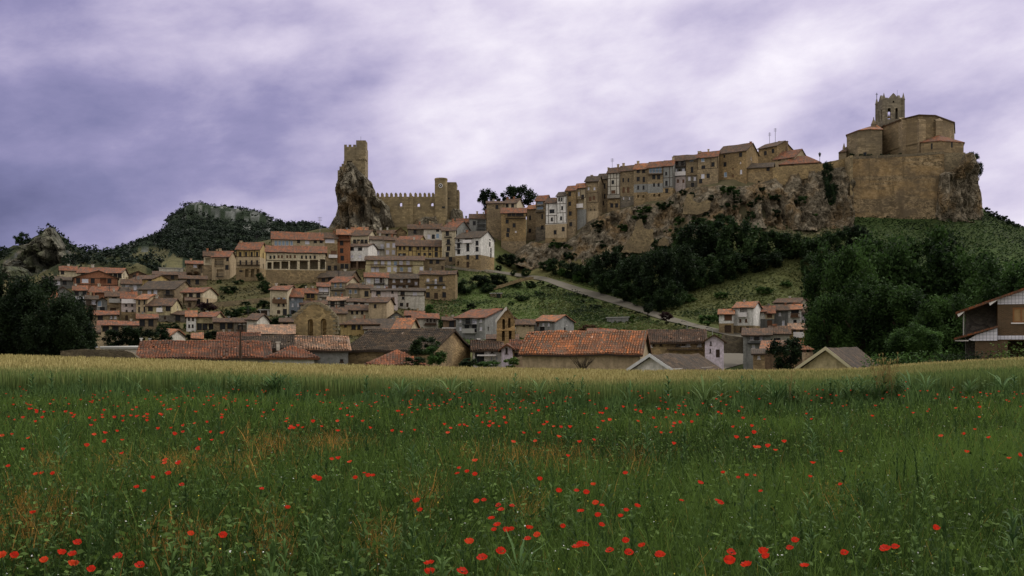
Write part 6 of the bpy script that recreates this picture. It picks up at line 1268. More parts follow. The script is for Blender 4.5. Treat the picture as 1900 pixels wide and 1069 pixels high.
# grass and scrub texture of the hillside, wood on the far hills (nobody could count them)
def scatter(name, label, boxes, n, size, kind, Y0, Y1, hgt=.5, cond=None):
    P = []; 
    while sum(len(p) for p in P) < n:
        px = rng.uniform(boxes[0], boxes[1], n); Y = rng.uniform(Y0, Y1, n); z = GZn(px, Y); py = HY - (z - CZ) / Y * F
        ok = (py > boxes[2]) & (py < boxes[3])
        if cond is not None: ok &= cond(px, py, Y)
        px, Y, z = px[ok], Y[ok], z[ok]
        if not len(px): break
        P.append(np.stack([(px - CX) / F * Y, Y, z + rng.random(len(px)) * hgt], 1))
    P = np.concatenate(P)[:n]; T = np.clip(.5 + .9 * np.array([fbm(p[0] * .08, p[1] * .08, 5, 3) for p in P]) + rng.normal(0, .2, len(P)), 0, 1)
    V, Fq = leaf_quads(P, rng.uniform(.5, 1.5, len(P)) * size)
    return tag(put(name, npmesh(name, V, Fq, LEAF[kind] if isinstance(kind, str) else kind, {'tint': np.repeat(T, 4)})), label, None, None, 'stuff')
roadf = lambda px, py, Y: ~((px > 980) & (px < 1390) & (py > np.interp(px, [985, 1040, 1130, 1230, 1385], [508, 519, 545, 580, 616])) & (py < np.interp(px, [985, 1040, 1130, 1230, 1385], [522, 538, 566, 601, 634])))
GRASSL = leafmat('slope_grass', (.022, .036, .012), (.105, .112, .04))
scatter('hillside_grass', 'rough yellow-green grass on the slope under the cliff', (1000, 2100, 400, 640), 26000, .55, GRASSL, 150, 300, .35, lambda px, py, Y: roadf(px, py, Y) & (px < 1560))
scatter('slope_undergrowth', 'dark green undergrowth on the slope below the church', (1540, 2100, 396, 560), 20000, .5, leafmat('undergrowth', (.007, .015, .005), (.028, .05, .015)), 180, 310, .7)
scatter('terrace_grass', 'green grass of the garden terraces', (800, 1230, 505, 640), 16000, .45, leafmat('terrace_grass', (.022, .04, .011), (.085, .125, .032)), 150, 292, .3, roadf)
scatter('village_scrub', 'dry scrub between the village houses', (260, 860, 440, 640), 12000, .5, leafmat('dry_scrub', (.022, .026, .01), (.10, .082, .038)), 150, 345, .35)
def wood(name, label, Vh, n, size, per, ls, cond, kind):
    nx, nt, _ = Vh.shape; P = []; T = []
    for i in range(n * 6):
        if len(P) >= n: break
        a, b = rng.integers(0, nx), rng.integers(0, 44); p = Vh[a, b] + np.array([rng.uniform(-2, 2), rng.uniform(-3, 3), 0]); px = CX + p[0] / p[1] * F; py = HY - (p[2] - CZ) / p[1] * F
        if not cond(px, py, b / 43): continue
        r = size * rng.uniform(.5, 1.2); q = rand_dirs(per) * (rng.random((per, 1)) ** .4) * np.array([r, r, r * .9]); q[:, 2] += r * .55; P.append(p + q); T.append(np.clip(rng.uniform(.05, .9) + rng.normal(0, .12, per), 0, 1))
    P = np.concatenate(P); T = np.concatenate(T); V, Fq = leaf_quads(P, rng.uniform(.6, 1.4, len(P)) * ls)
    return tag(put(name, npmesh(name, V, Fq, kind, {'tint': np.repeat(T, 4)})), label, None, None, 'stuff')
FOREST = leafmat('far_wood', (.005, .009, .0065), (.022, .034, .02), None, .15)
wood('forest', 'dark wood covering the table-topped hill', VB, 7500, 2.3, 16, 1.25, lambda px, py, t: t > .1 and not (340 < px < 512 and .8 < t < .965 and rng.random() < (.97 if px < 440 else .8)) and not (abs(px - 285) < 52 and py > 459 + 22 * (abs(px - 285) / 55) ** 1.5 and rng.random() < .96), FOREST)
wood('forest', 'dark scrub wood on the crag hill', VC, 900, 2.1, 36, 1.0, lambda px, py, t: (px > 118 or px < 30 or t > .88 or rng.random() < .06), FOREST)
# ---------------------------------------------------------------- meadow
def dry_mask(px, py):
    d = np.zeros_like(px)
    for cx, cy, rx, ry, k in ((45, 955, 90, 40, 1.0), (505, 824, 60, 22, .8), (610, 818, 55, 16, .9), (340, 855, 60, 18, .6), (85, 858, 28, 14, .7), (500, 1000, 40, 50, .7), (330, 1000, 80, 40, .6), (430, 860, 60, 20, .5), (1000, 842, 110, 20, .55), (790, 915, 30, 30, .5), (980, 940, 30, 30, .5), (700, 1000, 40, 40, .5), (220, 855, 40, 14, .6), (1550, 925, 40, 20, .35), (1180, 845, 30, 25, .5), (30, 1000, 60, 30, .5)):
        d = np.maximum(d, k * np.exp(-(((px - cx) / rx) ** 2 + ((py - cy) / ry) ** 2)))
    return d
def blades(px, Y, h, w, tint, dry, bend=.35, z0=None):
    n = len(px); x = (px - CX) / F * Y; z = GZn(px, Y) if z0 is None else z0
    a = rng.uniform(0, 2 * math.pi, n); dx, dy = np.cos(a), np.sin(a); la = rng.uniform(0, 2 * math.pi, n); b = h * bend * rng.uniform(.2, 1.3, n); lx, ly = np.cos(la) * b, np.sin(la) * b
    rows = []
    for t, ww in ((0, .8), (.4, 1.0), (.75, .7)):
        cx, cy, cz = x + lx * t ** 2, Y + ly * t ** 2, z + h * t * (1 - .12 * t)
        rows += [np.stack([cx - dx * w / 2 * ww, cy - dy * w / 2 * ww, cz], 1), np.stack([cx + dx * w / 2 * ww, cy + dy * w / 2 * ww, cz], 1)]
    rows += [np.stack([x + lx - dx * w * .06, Y + ly - dy * w * .06, z + h * .9], 1), np.stack([x + lx + dx * w * .06, Y + ly + dy * w * .06, z + h * .9], 1)]
    V = np.stack(rows, 1).reshape(-1, 3); b0 = np.arange(n)[:, None] * 8
    Fq = np.concatenate([b0 + np.array([[0, 1, 3, 2]]), b0 + np.array([[2, 3, 5, 4]]), b0 + np.array([[4, 5, 7, 6]])]); return V, Fq, np.repeat(tint, 8), np.repeat(dry, 8)
MEADOW = leafmat('meadow_grass', (.019, .038, .008), (.115, .185, .036), (.46, .24, .06))
N = 200000
u = rng.random(N); e = -.25; Y = (3.9 ** e + u * (31.5 ** e - 3.9 ** e)) ** (1 / e); px = CX + rng.uniform(-1, 1, N) * (.57 * Y + 1.6) / Y * F
gx = (px - CX) / F * Y
pat = np.array([fbm(a * .55, b * .55, 7, 3) for a, b in zip(gx[::5], Y[::5])]); pat = np.repeat(pat, 5)[:N]
pat2 = np.array([fbm(a * .2, b * .2, 3, 3) for a, b in zip(gx, Y)])
tall = np.clip(.30 + .14 * rng.random(N) + .16 * pat2 + (rng.random(N) < .07) * .22, .12, .8)
py = HY - (GZn(px, Y) + tall * .6 - CZ) / Y * F
dry = dry_mask(px, py) * 1.5 * np.clip(.75 + 1.2 * pat, .3, 1.5); dry = (rng.random(N) < dry * .8) * rng.uniform(.5, 1, N) + (rng.random(N) < .025) * .5
hh = np.where(dry > .4, tall * .9, tall); ww = np.maximum(.0055, .0005 * Y) * rng.uniform(.6, 2.0, N)
tint = np.clip(.36 + .6 * pat2 + .45 * pat + rng.normal(0, .27, N), 0, 1)
V, Fq, T, Dr = blades(px, Y, hh, ww, tint, np.clip(dry, 0, 1), .4)
tag(put('meadow_grass', npmesh('meadow_grass', V, Fq, MEADOW, {'tint': T, 'dry': Dr})), 'tall green meadow grass with dry golden patches', None, None, 'stuff')
# broad-leaved undergrowth of the meadow
N = 80000; u = rng.random(N); Y = (3.9 ** e + u * (31 ** e - 3.9 ** e)) ** (1 / e); px = CX + rng.uniform(-1, 1, N) * (.57 * Y + 1.6) / Y * F; P = np.stack([(px - CX) / F * Y, Y, GZn(px, Y) + rng.uniform(.05, .42, N)], 1)
V, Fq = leaf_quads(P, np.maximum(.03, .0015 * Y) * rng.uniform(.5, 2.0, N))
tag(put('meadow_weeds', npmesh('meadow_weeds', V, Fq, leafmat('weed_leaves', (.013, .03, .006), (.11, .175, .038)), {'tint': np.repeat(rng.random(N), 4)})), 'small broad-leaved weeds among the meadow grass', None, None, 'stuff')
N = 1500; u = rng.random(N); Y = (4.2 ** e + u * (29 ** e - 4.2 ** e)) ** (1 / e); px = rng.uniform(0, 1900, N); P = np.stack([(px - CX) / F * Y, Y, GZn(px, Y) + rng.uniform(.25, .5, N)], 1)
V, Fq = leaf_quads(P, np.maximum(.011, .0008 * Y) * rng.uniform(.6, 1.5, N)); MI = (rng.random(N) < .25).astype(int)
tag(put('wildflowers', npmesh('wildflowers', V, Fq, [M_plain('white_petals', (.5, .5, .47)), M_plain('yellow_petals', (.5, .4, .04))], None, False, MI)), 'tiny white and yellow wild flowers', None, None, 'stuff')
# wheat: golden field behind, dark green margin in front
WHEAT = NT('wheat', .8, .15); a = WHEAT.ramp(WHEAT.attr('tint'), [(0, (.20, .16, .055)), (.5, (.37, .305, .12)), (1, (.54, .45, .21))]); a = WHEAT.mix(WHEAT.attr('dry'), a, WHEAT.ramp(WHEAT.attr('tint'), [(0, (.05, .085, .025)), (1, (.17, .23, .065))])); WHEAT.color(a); WHEAT = WHEAT.mat
N = 150000; Y = 30.5 + (78 - 30.5) * rng.random(N) ** 1.35; px = rng.uniform(-200, 2100, N)
g = np.clip(1 - (Y - 31) / 13, 0, 1); right = np.clip((px - 1100) / 300, 0, 1); gmix = np.clip(g * .95 + right * .5 * (Y < 62) + .12 * rng.normal(size=N), 0, 1)
h = rng.uniform(.72, .92, N); w = np.maximum(.022, .0007 * Y) * rng.uniform(.7, 1.4, N)
def wheat(px, Y, h, w, tint, gm):
    n = len(px); x = (px - CX) / F * Y; z = GZn(px, Y); a = rng.uniform(0, 2 * math.pi, n); dx, dy = np.cos(a), np.sin(a); l = rng.uniform(-.07, .07, (n, 2)); rows = []; gg = []
    for t, ww, gk in ((0.25, .4, 1.0), (.62, .45, .75), (.72, 1.0, .12), (1.0, .6, 0)):
        cx, cy, cz = x + l[:, 0] * t, Y + l[:, 1] * t, z + h * t
        rows += [np.stack([cx - dx * w / 2 * ww, cy - dy * w / 2 * ww, cz], 1), np.stack([cx + dx * w / 2 * ww, cy + dy * w / 2 * ww, cz], 1)]; q = np.clip(gk * .8 + gm * (1 - gk * .2), 0, 1); gg += [q, q]
    V = np.stack(rows, 1).reshape(-1, 3); b0 = np.arange(n)[:, None] * 8; Fq = np.concatenate([b0 + np.array([[0, 1, 3, 2]]), b0 + np.array([[2, 3, 5, 4]]), b0 + np.array([[4, 5, 7, 6]])])
    return V, Fq, np.repeat(tint, 8), np.stack(gg, 1).ravel()
V, Fq, T, Dr = wheat(px, Y, h, w, np.clip(rng.normal(.5, .25, N), 0, 1), gmix)
tag(put('wheat', npmesh('wheat', V, Fq, WHEAT, {'tint': T, 'dry': Dr})), 'ripening golden wheat with green stalks', None, None, 'stuff')
N = 26000; Y = rng.normal(30.6, 1.3, N); px = rng.uniform(-200, 2100, N); k = .75 + .25 * np.array([fbm(a * .012, 1, 2, 3) for a in px]) * 2
V, Fq, T, Dr = blades(px, Y, np.clip(rng.uniform(.4, .95, N) * k, .25, 1.15), .026 * rng.uniform(.6, 1.5, N), np.clip(rng.normal(.4, .25, N), 0, 1), np.zeros(N), .3)
tag(put('tall_grass', npmesh('tall_grass', V, Fq, leafmat('margin_grass', (.022, .05, .014), (.13, .20, .06), (.2, .15, .05)), {'tint': T, 'dry': Dr})), 'dark green grass margin between meadow and wheat', None, None, 'stuff')
# ---------------------------------------------------------------- tall single weeds
WEED = leafmat('weed_stem_leaves', (.02, .048, .015), (.095, .165, .055)); WEEDL = leafmat('pale_weed', (.045, .08, .028), (.13, .19, .06)); STRAW = leafmat('straw', (.14, .10, .035), (.34, .26, .11))
def weed_mesh(kind, seed):
    r = random.Random(seed); V, Fq, T = [], [], []
    def leaf(p, d, up, ln, w, t):
        p, d = Vector(p), Vector(d).normalized(); s = d.cross(Vector((0, 0, 1))); s = s.normalized() if s.length > .01 else Vector((1, 0, 0)); a = p + d * ln * .45 + Vector((0, 0, up * ln * .3)); b = p + d * ln + Vector((0, 0, (up - .5) * ln * .35)); n = len(V)
        V.extend([p - s * w * .15, p + s * w * .15, a + s * w * .5, a - s * w * .5, b + s * w * .05, b - s * w * .05]); Fq.extend([(n, n + 1, n + 2, n + 3), (n + 3, n + 2, n + 4, n + 5)]); T.extend([t] * 6)
    def stem(p, q, w, t):
        p, q = Vector(p), Vector(q)
        for s in (Vector((1, 0, 0)), Vector((0, 1, 0))): n = len(V); V.extend([p - s * w, p + s * w, q + s * w * .6, q - s * w * .6]); Fq.append((n, n + 1, n + 2, n + 3)); T.extend([t] * 4)
    if kind == 'leafy':
        stem((0, 0, 0), (0, 0, .93), .012, .6)
        for i in range(30):
            z = .06 + .9 * i / 30; a = i * 2.4 + r.uniform(-.3, .3); k = 1 - z * .55; leaf((0, 0, z), (math.cos(a), math.sin(a), .55), .9, .30 * k * r.uniform(.8, 1.2), .055 * k + .012, r.uniform(.1, 1))
    elif kind == 'spike':
        stem((0, 0, 0), (0, 0, .9), .02, .6)
        for i in range(90):
            z = .05 + .95 * r.random(); a = r.uniform(0, 6.28); k = 1.05 - z; leaf((0, 0, z), (math.cos(a), math.sin(a), .9), .8, .05 + .11 * k, .03, r.uniform(.3, 1))
    elif kind == 'ear':
        for j in range(3):
            x, y = r.uniform(-.05, .05), r.uniform(-.05, .05); h = r.uniform(.8, 1); stem((x, y, 0), (x * 1.6, y, h * .8), .008, .5)
            for i in range(16): z = h * (.78 + .22 * i / 16); a = i * 2.4; leaf((x * 1.6, y, z), (math.cos(a) * .5, math.sin(a) * .5, 1.4), 1, .075, .02, r.uniform(.5, 1))
            for i in range(3): a = r.uniform(0, 6.28); leaf((x, y, h * r.uniform(.3, .6)), (math.cos(a), math.sin(a), .8), .4, .3, .02, r.uniform(.3, .9))
    elif kind == 'rosette':
        for i in range(26): a = r.uniform(0, 6.28); leaf((0, 0, .05 + .5 * r.random()), (math.cos(a), math.sin(a), r.uniform(.2, 1.4)), .6, r.uniform(.4, .62), .035, r.uniform(.2, 1))
        stem((0, 0, 0), (0, 0, .6), .015, .4)
    else:   # branched / plume
        stem((0, 0, 0), (.02, 0, .6), .01, .5)
        for i in range(14):
            a = r.uniform(0, 6.28); z = r.uniform(.3, .6); e_ = (math.cos(a) * .18, math.sin(a) * .18, z + r.uniform(.2, .42)); stem((.01, 0, z), e_, .006, .6)
            for q in range(7): b = r.uniform(0, 6.28); leaf(e_, (math.cos(b), math.sin(b), 1), .8, .07, .015, r.uniform(.3, 1))
    return np.array([tuple(v) for v in V]), np.array(Fq), np.array(T)
WMESH = {}
def weed(kind, px, pyt, pyb, label, mat=None, name='weed', wk=1.0, hmax=1.25, group=None):
    """a plant whose foot is at picture row pyb on the meadow and whose tip reaches row pyt"""
    Y = CZ / max((pyb - HY) / F, .04) if pyb > 760 else 30.0
    Y = max(4.2, min(Y, 34)); z = GZ(px, Y); h = min(hmax, max(.25, Zat(pyt, Y) - z)); k = (kind, int(px) % 3, mat.name if mat else '')
    if k not in WMESH: V, Fq, T = weed_mesh(kind, hash(k[:2]) % 1000 if False else int(px) % 3 + len(kind) * 7); WMESH[k] = npmesh('weed', V, Fq, mat or WEED, {'tint': T})
    return tag(put(name, WMESH[k], None, (KX(px) * Y, Y, z), rnd.uniform(0, 6.28), (h * wk, h * wk, h)), label, 'weed', group)
for a in (('leafy', 114, 786, 900, 'dark leafy weed left of the first dry patch'), ('leafy', 353, 786, 870, 'dark leafy weed among the poppies of the left half'), ('spike', 612, 952, 1110, 'tall pale green spike plant at the bottom edge left of centre', WEEDL), ('leafy', 237, 852, 930, 'dark leafy weed right of the left dry patch'),
 ('rosette', 668, 1015, 1110, 'spiky rosette of narrow pale leaves at the bottom edge', WEEDL), ('rosette', 215, 1035, 1110, 'broad-leaved green plant at the bottom edge below the left poppies'), ('branch', 348, 880, 985, 'branched yellow-green weed standing alone in the left meadow', WEEDL), ('leafy', 100, 990, 1080, 'dark green leafy clump near the bottom left poppies'),
 ('leafy', 765, 824, 905, 'dark leafy weed in the centre of the meadow'), ('leafy', 952, 850, 930, 'almost black leafy weed right of the centre poppies'), ('ear', 1165, 765, 860, 'tall green wheat ears standing in the meadow', WEEDL), ('leafy', 1057, 745, 810, 'dark weed among the far poppies in the centre'), ('leafy', 880, 762, 805, 'dark weed in the far poppy drift'), ('leafy', 1200, 785, 850, 'dark weed right of the tall wheat ears'),
 ('rosette', 962, 990, 1130, 'palm-like dark leafy weed near the bottom centre'), ('spike', 1270, 788, 870, 'slim green spike plant right of centre'), ('spike', 752, 935, 1060, 'slim upright green stalk left of centre', WEEDL), ('spike', 1156, 985, 1100, 'light green upright stalk near the bottom right of centre', WEEDL), ('spike', 1058, 925, 1040, 'pale upright stalk among the centre poppies', WEEDL), ('leafy', 1508, 797, 865, 'large leafy weed right above the bright single poppy'),
 ('leafy', 1638, 897, 990, 'large leafy weed in the right half of the meadow'), ('ear', 1380, 897, 1030, 'tall wheat stalks with ears in front of three poppies', WEEDL), ('ear', 1402, 912, 1045, 'bluish wheat stalks with bent leaves beside the tall ears'), ('leafy', 1540, 932, 1000, 'dark drooping weed left of the large leafy weed'), ('leafy', 1505, 980, 1090, 'upright green weed near the bottom right'), ('leafy', 1880, 950, 1090, 'tall weed cut by the right edge'),
 ('ear', 1345, 800, 880, 'wheat stalks among the right-hand poppies', WEEDL), ('leafy', 1500, 760, 805, 'bushy weed in the far right meadow'), ('leafy', 1570, 765, 810, 'bluish bushy weed in the far right meadow'), ('leafy', 1325, 735, 800, 'feathery weed at the meadow margin', WEEDL), ('branch', 1780, 790, 850, 'pale branched weed in the right meadow', WEEDL), ('branch', 1860, 920, 1000, 'thin branched weed at the right', WEEDL)):
    weed(a[0], a[1], a[2], a[3], a[4], a[5] if len(a) > 5 else None)
GW = 'dark weeds standing above the wheat'
for i, (px, pt, k) in enumerate(((405, 676, 'leafy'), (426, 680, 'leafy'), (440, 690, 'leafy'), (487, 682, 'leafy'), (510, 684, 'leafy'), (524, 688, 'leafy'), (340, 692, 'leafy'), (150, 690, 'leafy'), (95, 686, 'leafy'), (250, 692, 'leafy'), (60, 690, 'leafy'), (680, 695, 'leafy'), (800, 698, 'leafy'), (960, 698, 'leafy'), (1080, 696, 'leafy'), (1170, 692, 'leafy'), (1240, 695, 'leafy'), (1430, 680, 'leafy'), (1442, 690, 'leafy'), (1458, 684, 'spike'), (1472, 690, 'leafy'), (1492, 686, 'spike'), (1525, 678, 'leafy'), (1541, 676, 'spike'), (1556, 682, 'leafy'), (1580, 674, 'leafy'), (1598, 668, 'leafy'), (1612, 680, 'leafy'), (1640, 690, 'leafy'), (1665, 684, 'leafy'), (1690, 680, 'leafy'), (1742, 686, 'spike'), (1770, 684, 'leafy'), (1798, 680, 'spike'), (1850, 690, 'leafy'), (1570, 690, 'leafy'), (1625, 700, 'leafy'), (1480, 700, 'leafy'))):
    weed(k if i % 3 else 'rosette', px, pt, 750, 'dark leafy weed standing up out of the grass margin in front of the wheat', WEEDL if i % 4 == 1 else None, 'weed', rnd.uniform(.8, 1.5), rnd.uniform(.75, 1.2), GW)
for i in range(56):
    px = rnd.choice((rnd.uniform(0, 1900), rnd.uniform(1380, 1900), rnd.uniform(350, 560))); weed(rnd.choice(('leafy', 'rosette', 'rosette', 'branch')), px, rnd.uniform(688, 708), 750, 'dark leafy weed standing up out of the grass margin in front of the wheat', rnd.choice((None, WEEDL, None)), 'weed', rnd.uniform(.9, 1.7), 1.2, GW)
for px, pt in ((1628, 652), (1640, 658), (1648, 664), (1655, 655)): weed('branch', px, pt, 750, 'tall brownish seed plume rising over the clipped hedge', STRAW, 'seed_plume', .6, 1.75, 'brown seed plumes by the bungalow')
weed('branch', 1466, 668, 750, 'pale pinkish thistle head above the wheat left of the bungalow', STRAW, 'thistle', .5, 1.5)
# taller stalks scattered all over the meadow
VV, FF, TT, nv = [], [], [], 0
PR = [weed_mesh(k, 3 + j) for j in range(3) for k in ('leafy', 'ear', 'spike', 'branch', 'leafy', 'branch')]
for i in range(620):
    Y = (4.4 ** -.4 + rng.random() * (30 ** -.4 - 4.4 ** -.4)) ** (1 / -.4); x = rng.uniform(-1, 1) * (.56 * Y + 1); px = CX + x / Y * F; h = rng.uniform(.36, .68); V, Fq, T = PR[rng.integers(0, len(PR))]
    a = rng.uniform(0, 6.28); ca, sa = math.cos(a), math.sin(a); wk = h * rng.uniform(.5, .9); Q = np.stack([(V[:, 0] * ca - V[:, 1] * sa) * wk + x + V[:, 2] * h * rng.uniform(-.12, .12), (V[:, 0] * sa + V[:, 1] * ca) * wk + Y, V[:, 2] * h + GZ(px, Y)], 1)
    VV.append(Q); FF.append(Fq + nv); nv += len(V); TT.append(np.clip(T * .6 + rng.uniform(-.1, .5), 0, 1))
tag(put('tall_weeds', npmesh('tall_weeds', np.concatenate(VV), np.concatenate(FF), leafmat('stalks', (.012, .034, .010), (.10, .165, .045)), {'tint': np.concatenate(TT)})), 'thin tall weeds and seeding stalks sticking out of the meadow', None, None, 'stuff')
# dead shrub on the barn wall
q = PW(1081, 690, 86); o = empty('dead_shrub', q, 0, 'bare branching shrub against the plaster barn wall', 'shrub'); m = MB(); r = random.Random(5)
for i in range(22):
    a = r.uniform(-1.1, 1.1); ln = r.uniform(.8, 1.9); p0 = Vector((r.uniform(-.2, .2), 0, 0)); p1 = Vector((math.sin(a) * ln * .7, r.uniform(-.3, .3), ln * .7)); m.bar(p0, p1, .06, 0, .035)
    for j in range(3): t = r.uniform(.4, 1); b = p0 + (p1 - p0) * t; m.bar(b, b + Vector((math.sin(a) * .4 + r.uniform(-.2, .2), 0, r.uniform(.15, .5))), .035, 0, .015)
m.build('branches', BARK, o)
# ---------------------------------------------------------------- poppies
PET = NT('poppy_petals', .6, .2); PET.color(PET.ramp(PET.noise(9, 2), [(.3, (.42, .018, .008)), (.7, (.66, .04, .014))])); tr = PET.n('ShaderNodeBsdfTranslucent'); tr.inputs[0].default_value = (.7, .04, .015, 1); mx = PET.n('ShaderNodeMixShader'); mx.inputs[0].default_value = .35; PET.l(PET.b.outputs[0], mx.inputs[1]); PET.l(tr.outputs[0], mx.inputs[2]); PET.l(mx.outputs[0], PET.out.inputs[0]); PETR = PET.mat
PET = NT('orange_poppy_petals', .6, .2); PET.color((.62, .06, .018)); tr = PET.n('ShaderNodeBsdfTranslucent'); tr.inputs[0].default_value = (.66, .07, .02, 1); mx = PET.n('ShaderNodeMixShader'); mx.inputs[0].default_value = .35; PET.l(PET.b.outputs[0], mx.inputs[1]); PET.l(tr.outputs[0], mx.inputs[2]); PET.l(mx.outputs[0], PET.out.inputs[0]); PETO = PET.mat
STEM = M_plain('poppy_stem', (.04, .07, .025))
def petals(seed, mat, cup):
    r = random.Random(seed); V, Fq = [], []
    for k in range(4):
        a0 = k * math.pi / 2 + r.uniform(-.15, .15); lift = cup + (.12 if k % 2 else 0); nr, na = 4, 7; b = len(V)
        for i in range(nr + 1):
            t = i / nr
            for j in range(na + 1):
                s = j / na - .5; a = a0 + s * 2.0 * (.45 + .55 * t); rad = .042 * math.sin(min(t * 1.45, 1.45)) * (1 - .22 * (2 * s) ** 2 * t) * (1 + .04 * r.uniform(-1, 1)); z = .034 * (lift * .6 + .35) * (1 - math.cos(t * 1.7)) + .004 * math.sin(j * 2.3 + k) * t + (.004 if k % 2 else 0)
                V.append((rad * math.cos(a), rad * math.sin(a), z))
        for i in range(nr):
            for j in range(na): q = b + i * (na + 1) + j; Fq.append((q, q + 1, q + na + 2, q + na + 1))
    return npmesh('petals', np.array(V), np.array(Fq), mat, None, True)
PM = [petals(i, PETO if i == 6 else PETR, c) for i, c in enumerate((.45, .8, 1.1, .6, .3, 1.3, .9))]
m = MB(); m.tube((0, 0), .006, .009, 0, .012, 8); m.tube((0, 0), .009, .004, .012, .016, 8); HEART = m.mesh('seed_head', M_plain('poppy_heart', (.012, .012, .01)))
def stem_mesh(h, sx, sy):
    m = MB(); p = Vector((0, 0, 0)); pts = [Vector((-sx * (1 - t) ** 2 * h, -sy * (1 - t) ** 2 * h, -h * (1 - t))) for t in (0, .35, .7, 1)]
    for a, b in zip(pts, pts[1:]): m.bar(a, b, .004)
    return m.mesh('stem', STEM)
STM = [stem_mesh(.5, rnd.uniform(-.2, .2), rnd.uniform(-.2, .2)) for i in range(5)]
SMALL = []
for i in range(4):      # whole little poppy in one mesh for the far ones
    m = MB(); c = (.5, .9, .3, 1.2)[i]
    for k in range(8):
        a, b = k * math.pi / 4 + .2 * i, (k + 1) * math.pi / 4 + .2 * i; ca, sa, cb_, sb = math.cos(a), math.sin(a), math.cos(b), math.sin(b); z1, z2 = .012 + .01 * c, .022 + .02 * c; k1, k2 = .03, .04 + .003 * (k % 2)
        m.poly([(0, 0, 0), (k1 * ca, k1 * sa, z1), (k1 * cb_, k1 * sb, z1)], 0); m.poly([(k1 * ca, k1 * sa, z1), (k2 * ca, k2 * sa, z2), (k2 * cb_, k2 * sb, z2), (k1 * cb_, k1 * sb, z1)], 0)
    m.bar((0, 0, -.45), (0, 0, 0), .005, 1); SMALL.append(m.mesh('poppy', [PETO if i == 2 else PETR, STEM]))
K = 1744 / 700.
Z1 = [(152,779),(165,602),(193,598),(245,600),(357,922),(205,1005),(65,984),(8,984),(282,970),(335,975),(337,1022),(422,1048),(547,986),(645,1027),(1030,892),(880,880),(840,650),(778,600),(827,553),(766,537),(763,551),(705,618),(668,680),(632,662),(1210,668),(1330,757),(1457,618),(1475,627),(1536,533),(1564,530),(1618,545),(1560,400),(38,564),(105,488),(132,434),(400,472),(565,443),(487,452),(435,418),(485,411),(541,403),(565,505),(730,392),(792,387),(848,376),(846,406),(920,486),(980,443),(923,443),(975,407),(1030,412),(956,360),(1340,390),(1358,390),(1378,378),(1328,343),(1400,385),(1487,380),(1560,355),(1640,275),(1590,236),(1480,215),(1422,215),(1183,275),(965,260),(905,312),(740,322),(680,340),(605,330),(570,355),(528,338),(472,328),(415,265),(165,305),(120,272),(60,247),(40,335),(70,348),(10,423),(55,418),(805,418),(900,365)]
Z2 = [(68,400),(38,533),(148,620),(190,594),(207,610),(228,608),(360,405),(422,397),(320,402),(433,729),(447,770),(627,572),(620,597),(665,591),(700,605),(702,540),(560,372),(588,388),(575,410),(650,372),(735,362),(785,366),(768,380),(812,380),(1000,627),(1087,682),(1033,362),(1020,372),(1065,380),(1098,383),(1140,385),(1000,410),(1130,518),(1185,453),(1250,442),(1268,385),(1215,690),(1248,650),(1170,678),(1260,738),(1288,745),(1190,773),(1400,770),(1375,797),(1270,795),(1285,838),(1107,846),(990,887),(945,902),(952,852),(870,858),(845,865),(805,838),(790,860),(778,806),(822,766),(810,745),(872,747),(742,722),(710,730),(675,920),(490,1014),(492,1060),(640,1055),(735,993),(820,965),(1190,934),(1170,938),(1210,928),(1325,956),(1412,970),(1475,934),(1558,980),(1398,915),(1655,722),(1450,750),(1397,598),(1740,642),(1293,356),(925,410),(878,452),(980,448),(1088,428),(965,320),(405,278),(450,280),(490,280),(510,275),(180,265),(155,285),(110,295),(640,290),(680,215),(440,215),(1385,290),(1445,305),(1468,312)]
Z3 = [(768,550),(755,612),(895,648),(502,607),(463,607),(423,616),(353,594),(250,642),(527,679),(325,722),(340,735),(62,980),(388,965),(383,1014),(463,1025),(540,967),(552,987),(662,945),(687,912),(730,1027),(914,970),(1104,951),(1150,941),(595,490),(515,477),(500,478),(636,453),(560,475),(413,433),(465,432),(495,411),(485,380),(124,462),(66,410),(113,408),(330,315),(345,322),(425,310),(445,342),(545,347),(400,383),(1360,425),(1465,416),(1582,432),(1675,527),(1725,516),(1478,500),(897,496),(1335,855),(790,208),(815,210),(1265,215),(1298,215),(1198,172),(1410,210),(1545,222),(1570,228),(1710,230),(1700,220),(1728,288),(1430,295),(1540,292),(532,192),(57,300),(97,300),(1043,332)]
POP = [(x / K, 640 + y / K) for x, y in Z1] + [(600 + x / K, 640 + y / K) for x, y in Z2] + [(1200 + x / K, 640 + y / K) for x, y in Z3]
far = [(rnd.uniform(0, 1300) if rnd.random() < .75 else rnd.uniform(0, 1900), rnd.triangular(722, 800, 748)) for i in range(170)]
POP += far; POP.sort(key=lambda p: -p[1])
def at(px, py, hf):
    Y = max(4.3, min(30.0, (CZ - hf) / max(py - HY, 1) * F)); return KX(px) * Y, Y, CZ - (py - HY) / F * Y
near = [p for p in POP if p[1] > 862]; rest = POP[len(near):300]; stuff = POP[300:]
rows_ = [(f'{c} {r}', x0, x1, a, b) for r, a, b in (('bottom edge', 1018, 2000), ('strip above the bottom edge', 985, 1018), ('lower meadow', 930, 985), ('middle meadow', 895, 930), ('upper middle meadow', 862, 895)) for c, x0, x1 in (('left', -99, 640), ('centre', 640, 1270), ('right', 1270, 2999))]
ORD = 'first second third fourth fifth sixth seventh eighth ninth tenth eleventh twelfth thirteenth fourteenth fifteenth sixteenth seventeenth eighteenth nineteenth twentieth twenty-first twenty-second twenty-third twenty-fourth twenty-fifth twenty-sixth twenty-seventh twenty-eighth twenty-ninth thirtieth thirty-first thirty-second thirty-third thirty-fourth thirty-fifth'.split()
